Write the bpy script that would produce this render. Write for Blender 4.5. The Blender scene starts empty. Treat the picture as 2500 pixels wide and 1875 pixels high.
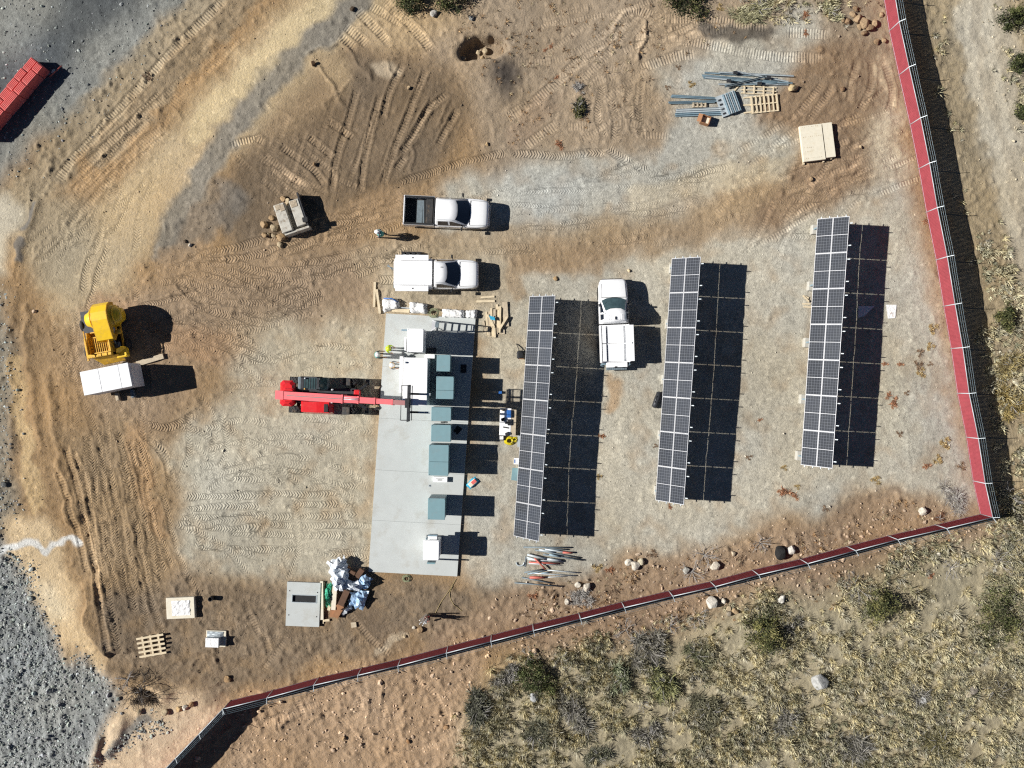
import bpy, bmesh, math, random
import numpy as np
from mathutils import Vector, Matrix
random.seed(7)
RNG = np.random.default_rng(11)
R = math.radians
SC = bpy.context.scene
COL = SC.collection

# ------------------------------------------------------------------ camera, world, sun, exposure
S = 35.7            # photo pixels per metre on the ground
HC = 61.0           # height of the camera over the yard
CX, CY = 1250.0, 937.5
cam_d = bpy.data.cameras.new('camera'); cam = bpy.data.objects.new('camera', cam_d); COL.objects.link(cam)
cam.location = (0, 0, HC); cam.rotation_euler = (0, 0, 0)
cam_d.sensor_width = 36.0; cam_d.lens = 18.0 / ((1250.0 / S) / HC)
cam_d.clip_start = 0.5; cam_d.clip_end = 3000
SC.camera = cam
SC.cycles.use_denoising = False; SC.cycles.filter_width = 1.25 if hasattr(SC.cycles, "filter_width") else 1.5
SUN_EL = R(36.2); SUN_AZ_DOWN = R(2.5)      # light travels towards +x, a hair towards -y
W = bpy.data.worlds.new('World'); SC.world = W; W.use_nodes = True
wn = W.node_tree.nodes; wl = W.node_tree.links
sky = wn.new('ShaderNodeTexSky'); sky.sky_type = 'NISHITA'; sky.sun_disc = False
sky.sun_elevation = SUN_EL
sd = Vector((math.cos(SUN_AZ_DOWN), -math.sin(SUN_AZ_DOWN), -math.tan(SUN_EL))).normalized()
to_sun = -sd
sky.sun_rotation = math.atan2(to_sun.x, to_sun.y)
sky.altitude = 2600; sky.air_density = 0.45; sky.dust_density = 0.0
wn['Background'].inputs['Strength'].default_value = 0.05
wl.new(sky.outputs['Color'], wn['Background'].inputs['Color'])
sun_d = bpy.data.lights.new('sun', 'SUN'); sun_d.energy = 5.0; sun_d.angle = R(0.5); sun_d.color = (1.0, 0.965, 0.91)
sun = bpy.data.objects.new('sun', sun_d); COL.objects.link(sun)
sun.rotation_euler = sd.to_track_quat('-Z', 'Y').to_euler()
sun.location = (-40, 0, 60)
vs = SC.view_settings
SC.display_settings.display_device = 'sRGB'
vs.view_transform = 'Standard'; vs.look = 'None'; vs.gamma = 1.0; vs.use_curve_mapping = False
vs.exposure = 0.48
KLIT = 1.40         # picture brightness of a flat white sheet in this light (used to turn seen tones into base colours)

def lin(c):
    c = np.asarray(c, float) / 255.0
    return np.where(c <= .04045, c / 12.92, ((c + .055) / 1.055) ** 2.4)
def alb(*rgb):
    a = lin(rgb) / KLIT
    return tuple(float(v) for v in np.clip(a, 0.004, 0.85))

def P(px, py, z=0.0):
    k = (1 - z / HC) / S
    return ((px - CX) * k, (CY - py) * k)
def P3(px, py, z=0.0):
    x, y = P(px, py, z); return Vector((x, y, z))

# ------------------------------------------------------------------ materials
def new_mat(name):
    m = bpy.data.materials.new(name); m.use_nodes = True
    return m, m.node_tree.nodes, m.node_tree.links, m.node_tree.nodes['Principled BSDF']
def mat(name, col, rough=0.6, metal=0.0, var=0.12, scale=6.0, bump=0.0, bscale=30.0, spec=0.4, dirt=None, dirt_amt=0.0, coat=0.0):
    m, n, l, b = new_mat(name)
    b.inputs['Roughness'].default_value = rough; b.inputs['Metallic'].default_value = metal
    b.inputs['Specular IOR Level'].default_value = spec
    if coat: b.inputs['Coat Weight'].default_value = coat; b.inputs['Coat Roughness'].default_value = 0.08
    tc = n.new('ShaderNodeTexCoord')
    nz = n.new('ShaderNodeTexNoise'); nz.inputs['Scale'].default_value = scale; nz.inputs['Detail'].default_value = 5
    l.new(tc.outputs['Object'], nz.inputs['Vector'])
    mr = n.new('ShaderNodeMapRange'); mr.inputs['From Min'].default_value = .3; mr.inputs['From Max'].default_value = .7
    mr.inputs['To Min'].default_value = 1 - var; mr.inputs['To Max'].default_value = 1 + var
    l.new(nz.outputs['Fac'], mr.inputs['Value'])
    mx = n.new('ShaderNodeVectorMath'); mx.operation = 'SCALE'
    mx.inputs[0].default_value = col[:3]; l.new(mr.outputs['Result'], mx.inputs['Scale'])
    out = mx.outputs['Vector']
    if dirt is not None:
        n2 = n.new('ShaderNodeTexNoise'); n2.inputs['Scale'].default_value = scale * .6; n2.inputs['Detail'].default_value = 8
        n2.inputs['Roughness'].default_value = .7
        l.new(tc.outputs['Object'], n2.inputs['Vector'])
        m2 = n.new('ShaderNodeMapRange'); m2.inputs['From Min'].default_value = .52; m2.inputs['From Max'].default_value = .68
        m2.inputs['To Max'].default_value = dirt_amt; l.new(n2.outputs['Fac'], m2.inputs['Value'])
        mm = n.new('ShaderNodeMix'); mm.data_type = 'RGBA'
        l.new(m2.outputs['Result'], mm.inputs['Factor']); l.new(out, mm.inputs['A']); mm.inputs['B'].default_value = (*dirt[:3], 1)
        out = mm.outputs['Result']
    l.new(out, b.inputs['Base Color'])
    if bump:
        nb = n.new('ShaderNodeTexNoise'); nb.inputs['Scale'].default_value = bscale; nb.inputs['Detail'].default_value = 4
        l.new(tc.outputs['Object'], nb.inputs['Vector'])
        bp = n.new('ShaderNodeBump'); bp.inputs['Strength'].default_value = 1.0; bp.inputs['Distance'].default_value = bump
        l.new(nb.outputs['Fac'], bp.inputs['Height']); l.new(bp.outputs['Normal'], b.inputs['Normal'])
    return m
def attr_mat(name, rough=0.85, var=0.15, scale=25.0, bump=0.0, translucent=0.0):
    m, n, l, b = new_mat(name)
    b.inputs['Roughness'].default_value = rough; b.inputs['Specular IOR Level'].default_value = 0.2
    at = n.new('ShaderNodeAttribute'); at.attribute_name = 'Col'
    tc = n.new('ShaderNodeTexCoord'); nz = n.new('ShaderNodeTexNoise'); nz.inputs['Scale'].default_value = scale
    l.new(tc.outputs['Object'], nz.inputs['Vector'])
    mr = n.new('ShaderNodeMapRange'); mr.inputs['From Min'].default_value = .3; mr.inputs['From Max'].default_value = .7
    mr.inputs['To Min'].default_value = 1 - var; mr.inputs['To Max'].default_value = 1 + var
    l.new(nz.outputs['Fac'], mr.inputs['Value'])
    mx = n.new('ShaderNodeVectorMath'); mx.operation = 'SCALE'
    l.new(at.outputs['Color'], mx.inputs[0]); l.new(mr.outputs['Result'], mx.inputs['Scale'])
    l.new(mx.outputs['Vector'], b.inputs['Base Color'])
    if bump:
        bp = n.new('ShaderNodeBump'); bp.inputs['Distance'].default_value = bump
        l.new(nz.outputs['Fac'], bp.inputs['Height']); l.new(bp.outputs['Normal'], b.inputs['Normal'])
    if translucent:
        b.inputs['Transmission Weight'].default_value = 0
        b.inputs['Subsurface Weight'].default_value = 0
    return m

DIRT = alb(165, 138, 104)
M = {}
M['white_paint'] = mat('white_paint', (.86, .87, .88), .3, var=.02, spec=.5, coat=.5, dirt=(.62, .58, .5), dirt_amt=.08)
M['white_metal'] = mat('white_metal', (.85, .86, .86), .45, var=.03, dirt=(.6, .57, .5), dirt_amt=.10)
M['grey_side'] = mat('grey_side', (.60, .62, .65), .5, var=.08, scale=12)
M['glass'] = mat('dark_glass', (.012, .018, .03), .06, var=.05, spec=.6)
M['glass_clear'] = mat('cab_glass', (.05, .085, .09), .08, var=.25, scale=4, spec=.6)
M['black'] = mat('black_plastic', (.018, .019, .021), .5, var=.2)
M['rubber'] = mat('tyre_rubber', (.03, .03, .031), .85, var=.3, bump=.01, bscale=18, dirt=DIRT, dirt_amt=.35)
M['steel_dark'] = mat('dark_steel', (.05, .052, .058), .45, .4, var=.25)
M['galv'] = mat('galvanised_steel', alb(152, 178, 192), .45, .15, var=.12, scale=3, spec=.5)
M['galv_light'] = mat('galvanised_pale', alb(205, 215, 220), .4, .1, var=.10, scale=3)
M['galv_dull'] = mat('galvanised_dull', alb(128, 142, 150), .55, .1, var=.18, scale=5)
M['alu'] = mat('aluminium_frame', (.52, .53, .55), .4, .1, var=.05)
M['teal'] = mat('teal_grey_enamel', alb(140, 176, 184), .45, var=.04, scale=4, dirt=alb(150, 160, 160), dirt_amt=.3)
M['concrete'] = mat('pad_concrete', alb(212, 217, 215), .85, var=.04, scale=1.2, bump=.002, bscale=60, dirt=alb(188, 184, 172), dirt_amt=.55)
M['concrete_old'] = mat('old_concrete', alb(214, 210, 198), .9, var=.15, scale=5, bump=.01, bscale=20, dirt=alb(140, 118, 90), dirt_amt=.75)
M['ballast'] = mat('ballast_concrete', alb(208, 205, 194), .85, var=.08, scale=6)
M['red'] = mat('red_paint', (.62, .012, .018), .35, var=.06, spec=.5, coat=.4, dirt=(.45, .1, .08), dirt_amt=.3)
M['red_pink'] = mat('pinkish_red_paint', (.58, .075, .09), .55, var=.08, spec=.22, dirt=(.55, .14, .14), dirt_amt=.35)  # pinker red for the boom than the body panels
M['red_dark'] = mat('dark_red_paint', (.16, .01, .015), .5, var=.1)
M['slat'] = mat('red_fence_slat', (.31, .060, .074), .7, var=.10, scale=2.0, spec=.15)
M['red_plastic'] = mat('red_plastic', (.66, .13, .12), .6, var=.10, scale=3, spec=.3, dirt=(.62, .3, .27), dirt_amt=.6)
M['red_pipe'] = mat('red_pipe', (.52, .13, .10), .6, var=.12)
M['yellow'] = mat('yellow_paint', (.85, .54, .02), .38, var=.06, scale=5, spec=.5, coat=.3, dirt=(.5, .36, .1), dirt_amt=.4)
M['yellow_old'] = mat('worn_yellow_paint', (.74, .43, .04), .6, var=.25, scale=9, dirt=(.30, .20, .09), dirt_amt=.8)
M['grout'] = mat('dried_grout', (.40, .33, .24), .9, var=.3, scale=10, bump=.02)
M['wood'] = mat('pale_lumber', alb(240, 222, 188), .8, var=.12, scale=7)
M['wood_pale'] = mat('plywood', alb(252, 244, 222), .75, var=.05, scale=5, dirt=alb(226, 208, 168), dirt_amt=.4)
M['wood_grey'] = mat('weathered_wood', alb(212, 196, 170), .85, var=.16, scale=8)
M['card'] = mat('cardboard', alb(176, 128, 92), .85, var=.12, scale=4)
M['card_dark'] = mat('dark_cardboard', alb(112, 84, 66), .85, var=.15, scale=4)
M['bag'] = mat('white_woven_bag', (.78, .78, .77), .6, var=.05, bump=.05, bscale=6)
M['film'] = mat('plastic_film', (.72, .77, .82), .3, var=.12, scale=4, bump=.05, bscale=7, spec=.6)
M['film_shade_blue'] = mat('shade_blue_plastic_film', (.36, .52, .72), .3, var=.4, scale=4, bump=.05, bscale=7, spec=.6)  # blue of the film's shadowed part put into the base colour
M['green_net'] = mat('green_netting', alb(70, 190, 150), .5, var=.35, scale=9, bump=.05, bscale=9)
M['blue'] = mat('blue_plastic', alb(60, 120, 200), .4, var=.1)
M['sky_blue'] = mat('pale_blue_plastic', alb(70, 190, 230), .4, var=.2)
M['hose_yellow'] = mat('yellow_hose', alb(235, 215, 40), .5, var=.1)
M['rope'] = mat('tan_rope', alb(190, 170, 120), .8, var=.2)
M['cable_green'] = mat('olive_cable', alb(160, 165, 130), .7, var=.2)
M['hivis'] = mat('hi_vis_yellow', alb(205, 235, 40), .7, var=.08)
M['hivis_orange'] = mat('orange_vest', alb(245, 190, 90), .7, var=.1)
M['teal_vest'] = mat('teal_vest', alb(90, 185, 175), .7, var=.1)
M['jeans'] = mat('dark_jeans', (.03, .035, .05), .8, var=.2)
M['shirt'] = mat('grey_shirt', (.12, .13, .15), .8, var=.2)
M['red_shirt'] = mat('red_brown_trousers', alb(130, 70, 60), .8, var=.2)
M['skin'] = mat('skin', (.45, .27, .19), .6, var=.05)
M['boot'] = mat('boot_leather', (.06, .04, .025), .7, var=.2)
M['helmet'] = mat('white_helmet', (.8, .8, .79), .3, var=.02, spec=.5)
M['helmet_yellow'] = mat('yellow_helmet', alb(225, 240, 60), .3, var=.03, spec=.5)
M['lamp_red'] = mat('tail_lamp', (.35, .01, .01), .2, var=.05)
M['lamp_clear'] = mat('head_lamp', (.6, .62, .65), .1, var=.05)
M['stripe'] = mat('reflective_stripe', (.7, .72, .7), .3, var=.05)
M['twig'] = mat('grey_twig', alb(176, 172, 168), .8, var=.25, scale=3)
M['twig_dark'] = mat('dark_twig', (.09, .075, .06), .85, var=.3)
M['leaf'] = attr_mat('shrub_leaf', .7, .2, 8)
M['grass'] = attr_mat('dry_grass_blade', .8, .12, 3)
M['rock'] = attr_mat('rock_surface', .9, .22, 9, bump=.03)

def panel_material():
    m, n, l, b = new_mat('solar_cells')
    b.inputs['Roughness'].default_value = .13; b.inputs['Specular IOR Level'].default_value = .45
    tc = n.new('ShaderNodeTexCoord'); sp = n.new('ShaderNodeSeparateXYZ'); l.new(tc.outputs['Object'], sp.inputs[0])
    def lines(axis, pitch, width, off=0.0):
        a = n.new('ShaderNodeMath'); a.operation = 'ADD'; a.inputs[1].default_value = off + 50 * pitch; l.new(sp.outputs[axis], a.inputs[0])
        d = n.new('ShaderNodeMath'); d.operation = 'DIVIDE'; d.inputs[1].default_value = pitch; l.new(a.outputs[0], d.inputs[0])
        f = n.new('ShaderNodeMath'); f.operation = 'FRACT'; l.new(d.outputs[0], f.inputs[0])
        c = n.new('ShaderNodeMath'); c.operation = 'LESS_THAN'; c.inputs[1].default_value = width / pitch; l.new(f.outputs[0], c.inputs[0])
        return c.outputs[0]
    h1 = lines('X', .186, .017); h2 = lines('Y', .189, .017); h3 = lines('X', .0465, .004)
    mxm = n.new('ShaderNodeMath'); mxm.operation = 'MAXIMUM'; l.new(h1, mxm.inputs[0]); l.new(h2, mxm.inputs[1])
    h3s = n.new('ShaderNodeMath'); h3s.operation = 'MULTIPLY'; h3s.inputs[1].default_value = .35; l.new(h3, h3s.inputs[0])
    mx2 = n.new('ShaderNodeMath'); mx2.operation = 'MAXIMUM'; l.new(mxm.outputs[0], mx2.inputs[0]); l.new(h3s.outputs[0], mx2.inputs[1])
    oi = n.new('ShaderNodeObjectInfo')
    vr = n.new('ShaderNodeMapRange'); vr.inputs['To Min'].default_value = .8; vr.inputs['To Max'].default_value = 1.25; l.new(oi.outputs['Random'], vr.inputs['Value'])
    nz = n.new('ShaderNodeTexNoise'); nz.inputs['Scale'].default_value = 2.2; l.new(tc.outputs['Object'], nz.inputs['Vector'])
    cr = n.new('ShaderNodeMix'); cr.data_type = 'RGBA'; l.new(nz.outputs['Fac'], cr.inputs['Factor'])
    cr.inputs['A'].default_value = (.032, .036, .046, 1); cr.inputs['B'].default_value = (.054, .057, .060, 1)
    sc = n.new('ShaderNodeVectorMath'); sc.operation = 'SCALE'; l.new(cr.outputs['Result'], sc.inputs[0]); l.new(vr.outputs['Result'], sc.inputs['Scale'])
    mm = n.new('ShaderNodeMix'); mm.data_type = 'RGBA'; l.new(mx2.outputs[0], mm.inputs['Factor'])
    l.new(sc.outputs['Vector'], mm.inputs['A']); mm.inputs['B'].default_value = (.15, .16, .18, 1)
    l.new(mm.outputs['Result'], b.inputs['Base Color'])
    return m
M['cells'] = panel_material()

# ------------------------------------------------------------------ mesh helpers
def np_mesh(name, v, f, col=None, smooth=False):
    me = bpy.data.meshes.new(name)
    v = np.asarray(v, np.float32); f = np.asarray(f, np.int32); k = f.shape[1]
    me.vertices.add(len(v)); me.vertices.foreach_set('co', v.ravel())
    me.loops.add(f.size); me.loops.foreach_set('vertex_index', f.ravel())
    me.polygons.add(len(f))
    me.polygons.foreach_set('loop_start', np.arange(0, f.size, k, dtype=np.int32))
    me.polygons.foreach_set('use_smooth', np.full(len(f), smooth))
    if col is not None:
        a = me.attributes.new('Col', 'FLOAT_COLOR', 'POINT')
        c = np.ones((len(v), 4), np.float32); c[:, :3] = col
        a.data.foreach_set('color', c.ravel())
    me.update(calc_edges=True); me.validate()
    return me
def link(name, me, m=None, parent=None, loc=None, rz=0.0):
    if m is not None:
        for x in (m if isinstance(m, (list, tuple)) else [m]): me.materials.append(x)
    o = bpy.data.objects.new(name, me); COL.objects.link(o)
    if parent is not None: o.parent = parent
    if loc is not None: o.location = loc
    if rz: o.rotation_euler = (0, 0, rz)
    return o
def tag(o, label=None, cat=None, group=None, kind=None):
    if label: o['label'] = label
    if cat: o['category'] = cat
    if group: o['group'] = group
    if kind: o['kind'] = kind
    elif label and 'kind' not in o: o['kind'] = 'thing'
    return o
def empty(name, loc, rz=0.0):
    o = bpy.data.objects.new(name, None); COL.objects.link(o); o.location = loc; o.rotation_euler = (0, 0, rz)
    o.empty_display_size = .2
    return o
def dup(root, loc=None, rz=None, label=None):
    r = root.copy(); COL.objects.link(r)
    if loc is not None: r.location = loc
    if rz is not None: r.rotation_euler = (0, 0, rz)
    if label: r['label'] = label
    for ch in list(root.children):
        c = ch.copy(); COL.objects.link(c); c.parent = r
        for g in list(ch.children):
            d = g.copy(); COL.objects.link(d); d.parent = c
    return r

class MB:
    """collects shapes; build() links them as one mesh object"""
    def __init__(s): s.v = []; s.f = []; s.mi = []; s.sm = []; s.cur = 0; s.smooth = False
    def add(s, vs, fs, M4=None):
        b = len(s.v)
        for p in vs:
            p = Vector(p)
            if M4 is not None: p = M4 @ p
            s.v.append(tuple(p))
        for f in fs:
            s.f.append(tuple(b + i for i in f)); s.mi.append(s.cur); s.sm.append(s.smooth)
        return s
    def box(s, x0, y0, z0, x1, y1, z1, M4=None, bev=0.0):
        if bev <= 0:
            vs = [(x, y, z) for z in (z0, z1) for y in (y0, y1) for x in (x0, x1)]
            fs = [(0, 2, 3, 1), (4, 5, 7, 6), (0, 1, 5, 4), (2, 6, 7, 3), (0, 4, 6, 2), (1, 3, 7, 5)]
            return s.add(vs, fs, M4)
        b = min(bev, (x1 - x0) * .45, (y1 - y0) * .45, (z1 - z0) * .45)
        def ring(i, z):   # octagon-like plan ring
            return [(x0 + i + b, y0 + i, z), (x1 - i - b, y0 + i, z), (x1 - i, y0 + i + b, z), (x1 - i, y1 - i - b, z),
                    (x1 - i - b, y1 - i, z), (x0 + i + b, y1 - i, z), (x0 + i, y1 - i - b, z), (x0 + i, y0 + i + b, z)]
        rings = [ring(0, z0), ring(0, z1 - b), ring(b, z1)] if b < min(x1 - x0, y1 - y0) * .3 else [ring(0, z0), ring(0, z1)]
        vs = [p for r in rings for p in r]; n = 8; fs = [tuple(range(n))[::-1]]
        for k in range(len(rings) - 1):
            for i in range(n): fs.append((k * n + i, k * n + (i + 1) % n, (k + 1) * n + (i + 1) % n, (k + 1) * n + i))
        fs.append(tuple(range((len(rings) - 1) * n, len(rings) * n)))
        return s.add(vs, fs, M4)
    def prism(s, pts, z0, z1, M4=None):
        n = len(pts)
        a = sum(pts[i][0] * pts[(i + 1) % n][1] - pts[(i + 1) % n][0] * pts[i][1] for i in range(n))
        if a < 0: pts = pts[::-1]
        vs = [(x, y, z0) for x, y in pts] + [(x, y, z1) for x, y in pts]
        fs = [tuple(range(n))[::-1], tuple(range(n, 2 * n))] + [(i, (i + 1) % n, n + (i + 1) % n, n + i) for i in range(n)]
        return s.add(vs, fs, M4)
    def loft(s, rings, M4=None, caps=True):
        n = len(rings[0]); vs = [p for r in rings for p in r]; fs = []
        for k in range(len(rings) - 1):
            for i in range(n): fs.append((k * n + i, k * n + (i + 1) % n, (k + 1) * n + (i + 1) % n, (k + 1) * n + i))
        if caps: fs += [tuple(range(n))[::-1], tuple(range((len(rings) - 1) * n, len(rings) * n))]
        return s.add(vs, fs, M4)
    def tube(s, pts, r, n=6, M4=None, r2=None):
        pts = [Vector(p) for p in pts]; rings = []
        for i, p in enumerate(pts):
            t = (pts[min(i + 1, len(pts) - 1)] - pts[max(i - 1, 0)])
            if t.length < 1e-9: t = Vector((0, 0, 1))
            t.normalize()
            u = t.cross(Vector((0, 0, 1)) if abs(t.z) < .9 else Vector((1, 0, 0))).normalized(); w = u.cross(t)
            rr = r if r2 is None else r + (r2 - r) * i / max(1, len(pts) - 1)
            rings.append([tuple(p + (u * math.cos(2 * math.pi * k / n) - w * math.sin(2 * math.pi * k / n)) * rr) for k in range(n)])
        old = s.smooth; s.smooth = n > 5; s.loft(rings, M4); s.smooth = old
        return s
    def bar(s, a, b, w, h, M4=None, up=Vector((0, 0, 1))):
        a, b = Vector(a), Vector(b); t = (b - a).normalized()
        if abs(t.dot(up)) > .97: up = Vector((1, 0, 0))
        u = t.cross(up).normalized(); v = u.cross(t)
        c = [(-w / 2, -h / 2), (w / 2, -h / 2), (w / 2, h / 2), (-w / 2, h / 2)]
        r0 = [tuple(a + u * x + v * y) for x, y in c]; r1 = [tuple(b + u * x + v * y) for x, y in c]
        return s.loft([r0, r1], M4)
    def lathe(s, prof, n=24, M4=None, axis='Z'):
        rings = []
        for r, z in prof:
            ring = []
            for k in range(n):
                a = 2 * math.pi * k / n; x, y = r * math.cos(a), r * math.sin(a)
                ring.append((x, y, z) if axis == 'Z' else ((z, x, y) if axis == 'X' else (y, z, x)))
            rings.append(ring)
        old = s.smooth; s.smooth = True; s.loft(rings, M4); s.smooth = old
        return s
    def build(s, name, m, parent=None, loc=None, rz=0.0, fix=True):
        me = bpy.data.meshes.new(name); me.from_pydata(s.v, [], s.f)
        me.polygons.foreach_set('material_index', s.mi); me.polygons.foreach_set('use_smooth', s.sm)
        if fix:
            bm = bmesh.new(); bm.from_mesh(me); bmesh.ops.recalc_face_normals(bm, faces=bm.faces); bm.to_mesh(me); bm.free()
        me.update()
        return link(name, me, m, parent, loc, rz)
T = Matrix.Translation
def Rz(a): return Matrix.Rotation(a, 4, 'Z')

# ------------------------------------------------------------------ ground: one sheet, painted zones and relief
STEP = 3.2; X0, X1, Y0, Y1 = -260.0, 2760.0, -260.0, 2140.0
gx = np.arange(X0, X1, STEP); gy = np.arange(Y0, Y1, STEP)
NX, NY = len(gx), len(gy)
GX, GY = np.meshgrid(gx, gy)          # [row=y, col=x] photo pixels on the ground
fx = np.fft.rfftfreq(NX)[None, :]; fy = np.fft.fftfreq(NY)[:, None]
def blur(a, sig_px):
    s_ = sig_px / STEP
    return np.fft.irfft2(np.fft.rfft2(a) * np.exp(-2 * (math.pi * s_) ** 2 * (fx ** 2 + fy ** 2)), s=a.shape)
def noise(sig_px, seed):
    a = blur(np.random.default_rng(seed).standard_normal((NY, NX)), sig_px)
    return (a - a.mean()) / a.std()
n200, n60, n25, n10, n5 = noise(110, 1), noise(40, 2), noise(16, 3), noise(8, 4), noise(4, 5)
n60b, n25b, n10b = noise(40, 6), noise(14, 7), noise(7, 8)
def poly_mask(pts, soft=10.0, warp=1.0):
    x = GX + warp * (n60 * 12 + n25 * 7 + n10 * 4); y = GY + warp * (n60b * 12 + n25b * 7 + n10b * 4)
    ins = np.zeros((NY, NX), bool); n = len(pts)
    for i in range(n):
        (xa, ya), (xb, yb) = pts[i], pts[(i + 1) % n]
        if ya == yb: continue
        c = (ya > y) != (yb > y)
        ins ^= c & (x < (xb - xa) * (y - ya) / (yb - ya) + xa)
    m = ins.astype(float)
    return np.clip(blur(m, soft), 0, 1) if soft > 0 else m
def line_field(pts, reach, warp=0.0):
    """distance, signed side and arc length (photo px) to a polyline, inside a box round it"""
    xs = [p[0] for p in pts]; ys = [p[1] for p in pts]
    i0 = max(0, int((min(ys) - reach - Y0) / STEP)); i1 = min(NY, int((max(ys) + reach - Y0) / STEP) + 2)
    j0 = max(0, int((min(xs) - reach - X0) / STEP)); j1 = min(NX, int((max(xs) + reach - X0) / STEP) + 2)
    if i1 <= i0 or j1 <= j0: return None
    sl = (slice(i0, i1), slice(j0, j1))
    x, y = GX[sl], GY[sl]
    if warp: x = x + warp * (n25[sl] * 6 + n10[sl] * 3); y = y + warp * (n25b[sl] * 6 + n10b[sl] * 3)
    D = np.full(x.shape, 1e9); U = np.zeros(x.shape); V = np.zeros(x.shape); acc = 0.0
    for (xa, ya), (xb, yb) in zip(pts[:-1], pts[1:]):
        dx, dy = xb - xa, yb - ya; L = math.hypot(dx, dy)
        t = np.clip(((x - xa) * dx + (y - ya) * dy) / L ** 2, 0, 1)
        ex, ey = x - xa - t * dx, y - ya - t * dy
        d = np.hypot(ex, ey); side = (ex * -dy + ey * dx) / L
        u = acc + t * L
        k = d < D; D[k] = d[k]; U[k] = u[k]; V[k] = side[k]; acc += L
    return sl, D, U, V, acc
def curve(pts, n=8):
    """Catmull-Rom through the points"""
    if len(pts) < 3: return pts
    p = [pts[0]] + list(pts) + [pts[-1]]; out = []
    for i in range(1, len(p) - 2):
        for k in range(n):
            t = k / n; q = []
            for c in (0, 1):
                a, b, cc, d = p[i - 1][c], p[i][c], p[i + 1][c], p[i + 2][c]
                q.append(.5 * (2 * b + (cc - a) * t + (2 * a - 5 * b + 4 * cc - d) * t * t + (3 * b - a - 3 * cc + d) * t ** 3))
            out.append(tuple(q))
    out.append(tuple(pts[-1])); return out

COLR = np.empty((NY, NX, 3)); COLR[:] = alb(160, 134, 102)
GRAV = np.zeros((NY, NX)); HGT = np.zeros((NY, NX)); RUF = np.full((NY, NX), .5)
def put(mask, rgb, grav=None, ruf=None):
    global COLR, GRAV, RUF
    lum = .3 * rgb[0] + .59 * rgb[1] + .11 * rgb[2]; rgb = [lum + (c - lum) * .80 for c in rgb]
    COLR = COLR * (1 - mask[..., None]) + np.array(alb(*rgb)) * mask[..., None]
    if grav is not None: GRAV = GRAV * (1 - mask) + grav * mask
    if ruf is not None: RUF = RUF * (1 - mask) + ruf * mask
def zone(pts, rgb, soft=12, a=1.0, grav=None, ruf=None, warp=1.0, breakup=0.0):
    m = poly_mask(pts, soft, warp) * a
    if breakup: m = np.clip(m * (1 + breakup * (n25 * .6 + n10 * .5)), 0, 1) * (m > .01)
    put(m, rgb, grav, ruf)
def streak(pts, w, rgb, a=1.0, grav=None, ruf=None, warp=1.0, soft=.6):
    r = line_field(curve(pts), w * 1.8, warp)
    if r is None: return
    sl, D, U, V, L = r
    m = np.zeros((NY, NX)); m[sl] = np.clip((w - D) / (w * soft), 0, 1) ; m = m * m * (3 - 2 * m) * a
    put(m, rgb, grav, ruf)

BR, BRD, TAN, GRV = (160, 134, 102), (138, 116, 90), (196, 170, 126), (186, 180, 162)
# broad zones (photo px on the ground)
zone([(880, -300), (2200, -300), (2200, 20), (2240, 400), (1980, 200), (1640, 300), (1500, 375), (1180, 400), (1100, 250), (1050, 130)], (166, 145, 118), 25, ruf=.5)
zone([(700, -60), (1060, -60), (1130, 60), (1000, 130), (820, 90)], (184, 158, 120), 20, ruf=.7)
zone([(560, 390), (600, 270), (840, 100), (900, 110), (1060, 150), (1140, 290), (1100, 350), (1000, 440), (900, 500), (760, 600), (640, 640), (540, 560)], (124, 105, 82), 18, ruf=.4)
zone([(560, 390), (640, 250), (790, 100), (880, 160), (830, 240), (700, 330)], (164, 138, 104), 14, a=.8, ruf=.15)
zone([(870, 180), (960, 190), (970, 300), (900, 420), (840, 440), (840, 300)], (128, 109, 86), 20, a=.7)
zone([(905, 155), (960, 147), (985, 180), (950, 195), (915, 180)], (188, 168, 138), 4, a=.8, ruf=.1, warp=.3)
zone([(770, 150), (830, 110), (870, 150), (850, 200), (790, 210)], (186, 158, 116), 10, a=.7, ruf=.1)
zone([(700, 340), (800, 330), (820, 480), (700, 470), (560, 400)], (134, 114, 90), 20, a=.6)
# top-left quarry surface, road, verge
zone([(-300, -300), (500, -300), (500, 0), (330, 150), (150, 330), (0, 470), (-300, 600)], (136, 137, 130), 20, grav=1, ruf=.5)
zone([(-300, -300), (330, -300), (330, 20), (250, 90), (130, 190), (20, 340), (-100, 340), (-300, 400)], (90, 95, 97), 22, grav=.8, ruf=.3)
zone([(-300, -300), (140, -300), (120, 30), (40, 110), (-300, 260)], (150, 150, 140), 25, a=.8, grav=.6)
streak([(560, -60), (430, 80), (330, 190), (200, 320), (90, 440), (-40, 560)], 62, (164, 146, 116), .9, grav=.2, ruf=1.0)
streak([(960, -120), (760, 60), (560, 270), (420, 420), (330, 520), (250, 620), (190, 700)], 118, (194, 170, 130), 1, grav=.05, ruf=.15)
streak([(880, -80), (700, 90), (560, 230), (480, 330)], 40, (216, 194, 148), .8, ruf=.1)
streak([(600, 300), (470, 420), (400, 500)], 46, (200, 172, 130), .55, ruf=.1)
streak([(620, -20), (500, 110), (390, 230), (250, 370)], 38, (150, 132, 104), .75, ruf=.8)
streak([(870, 0), (780, 90), (650, 210), (570, 320), (500, 430), (430, 530), (400, 610)], 44, (134, 130, 120), .85, grav=.5, ruf=.6)
streak([(560, 480), (480, 560), (450, 610)], 55, (120, 116, 108), .7, grav=.4)
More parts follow.
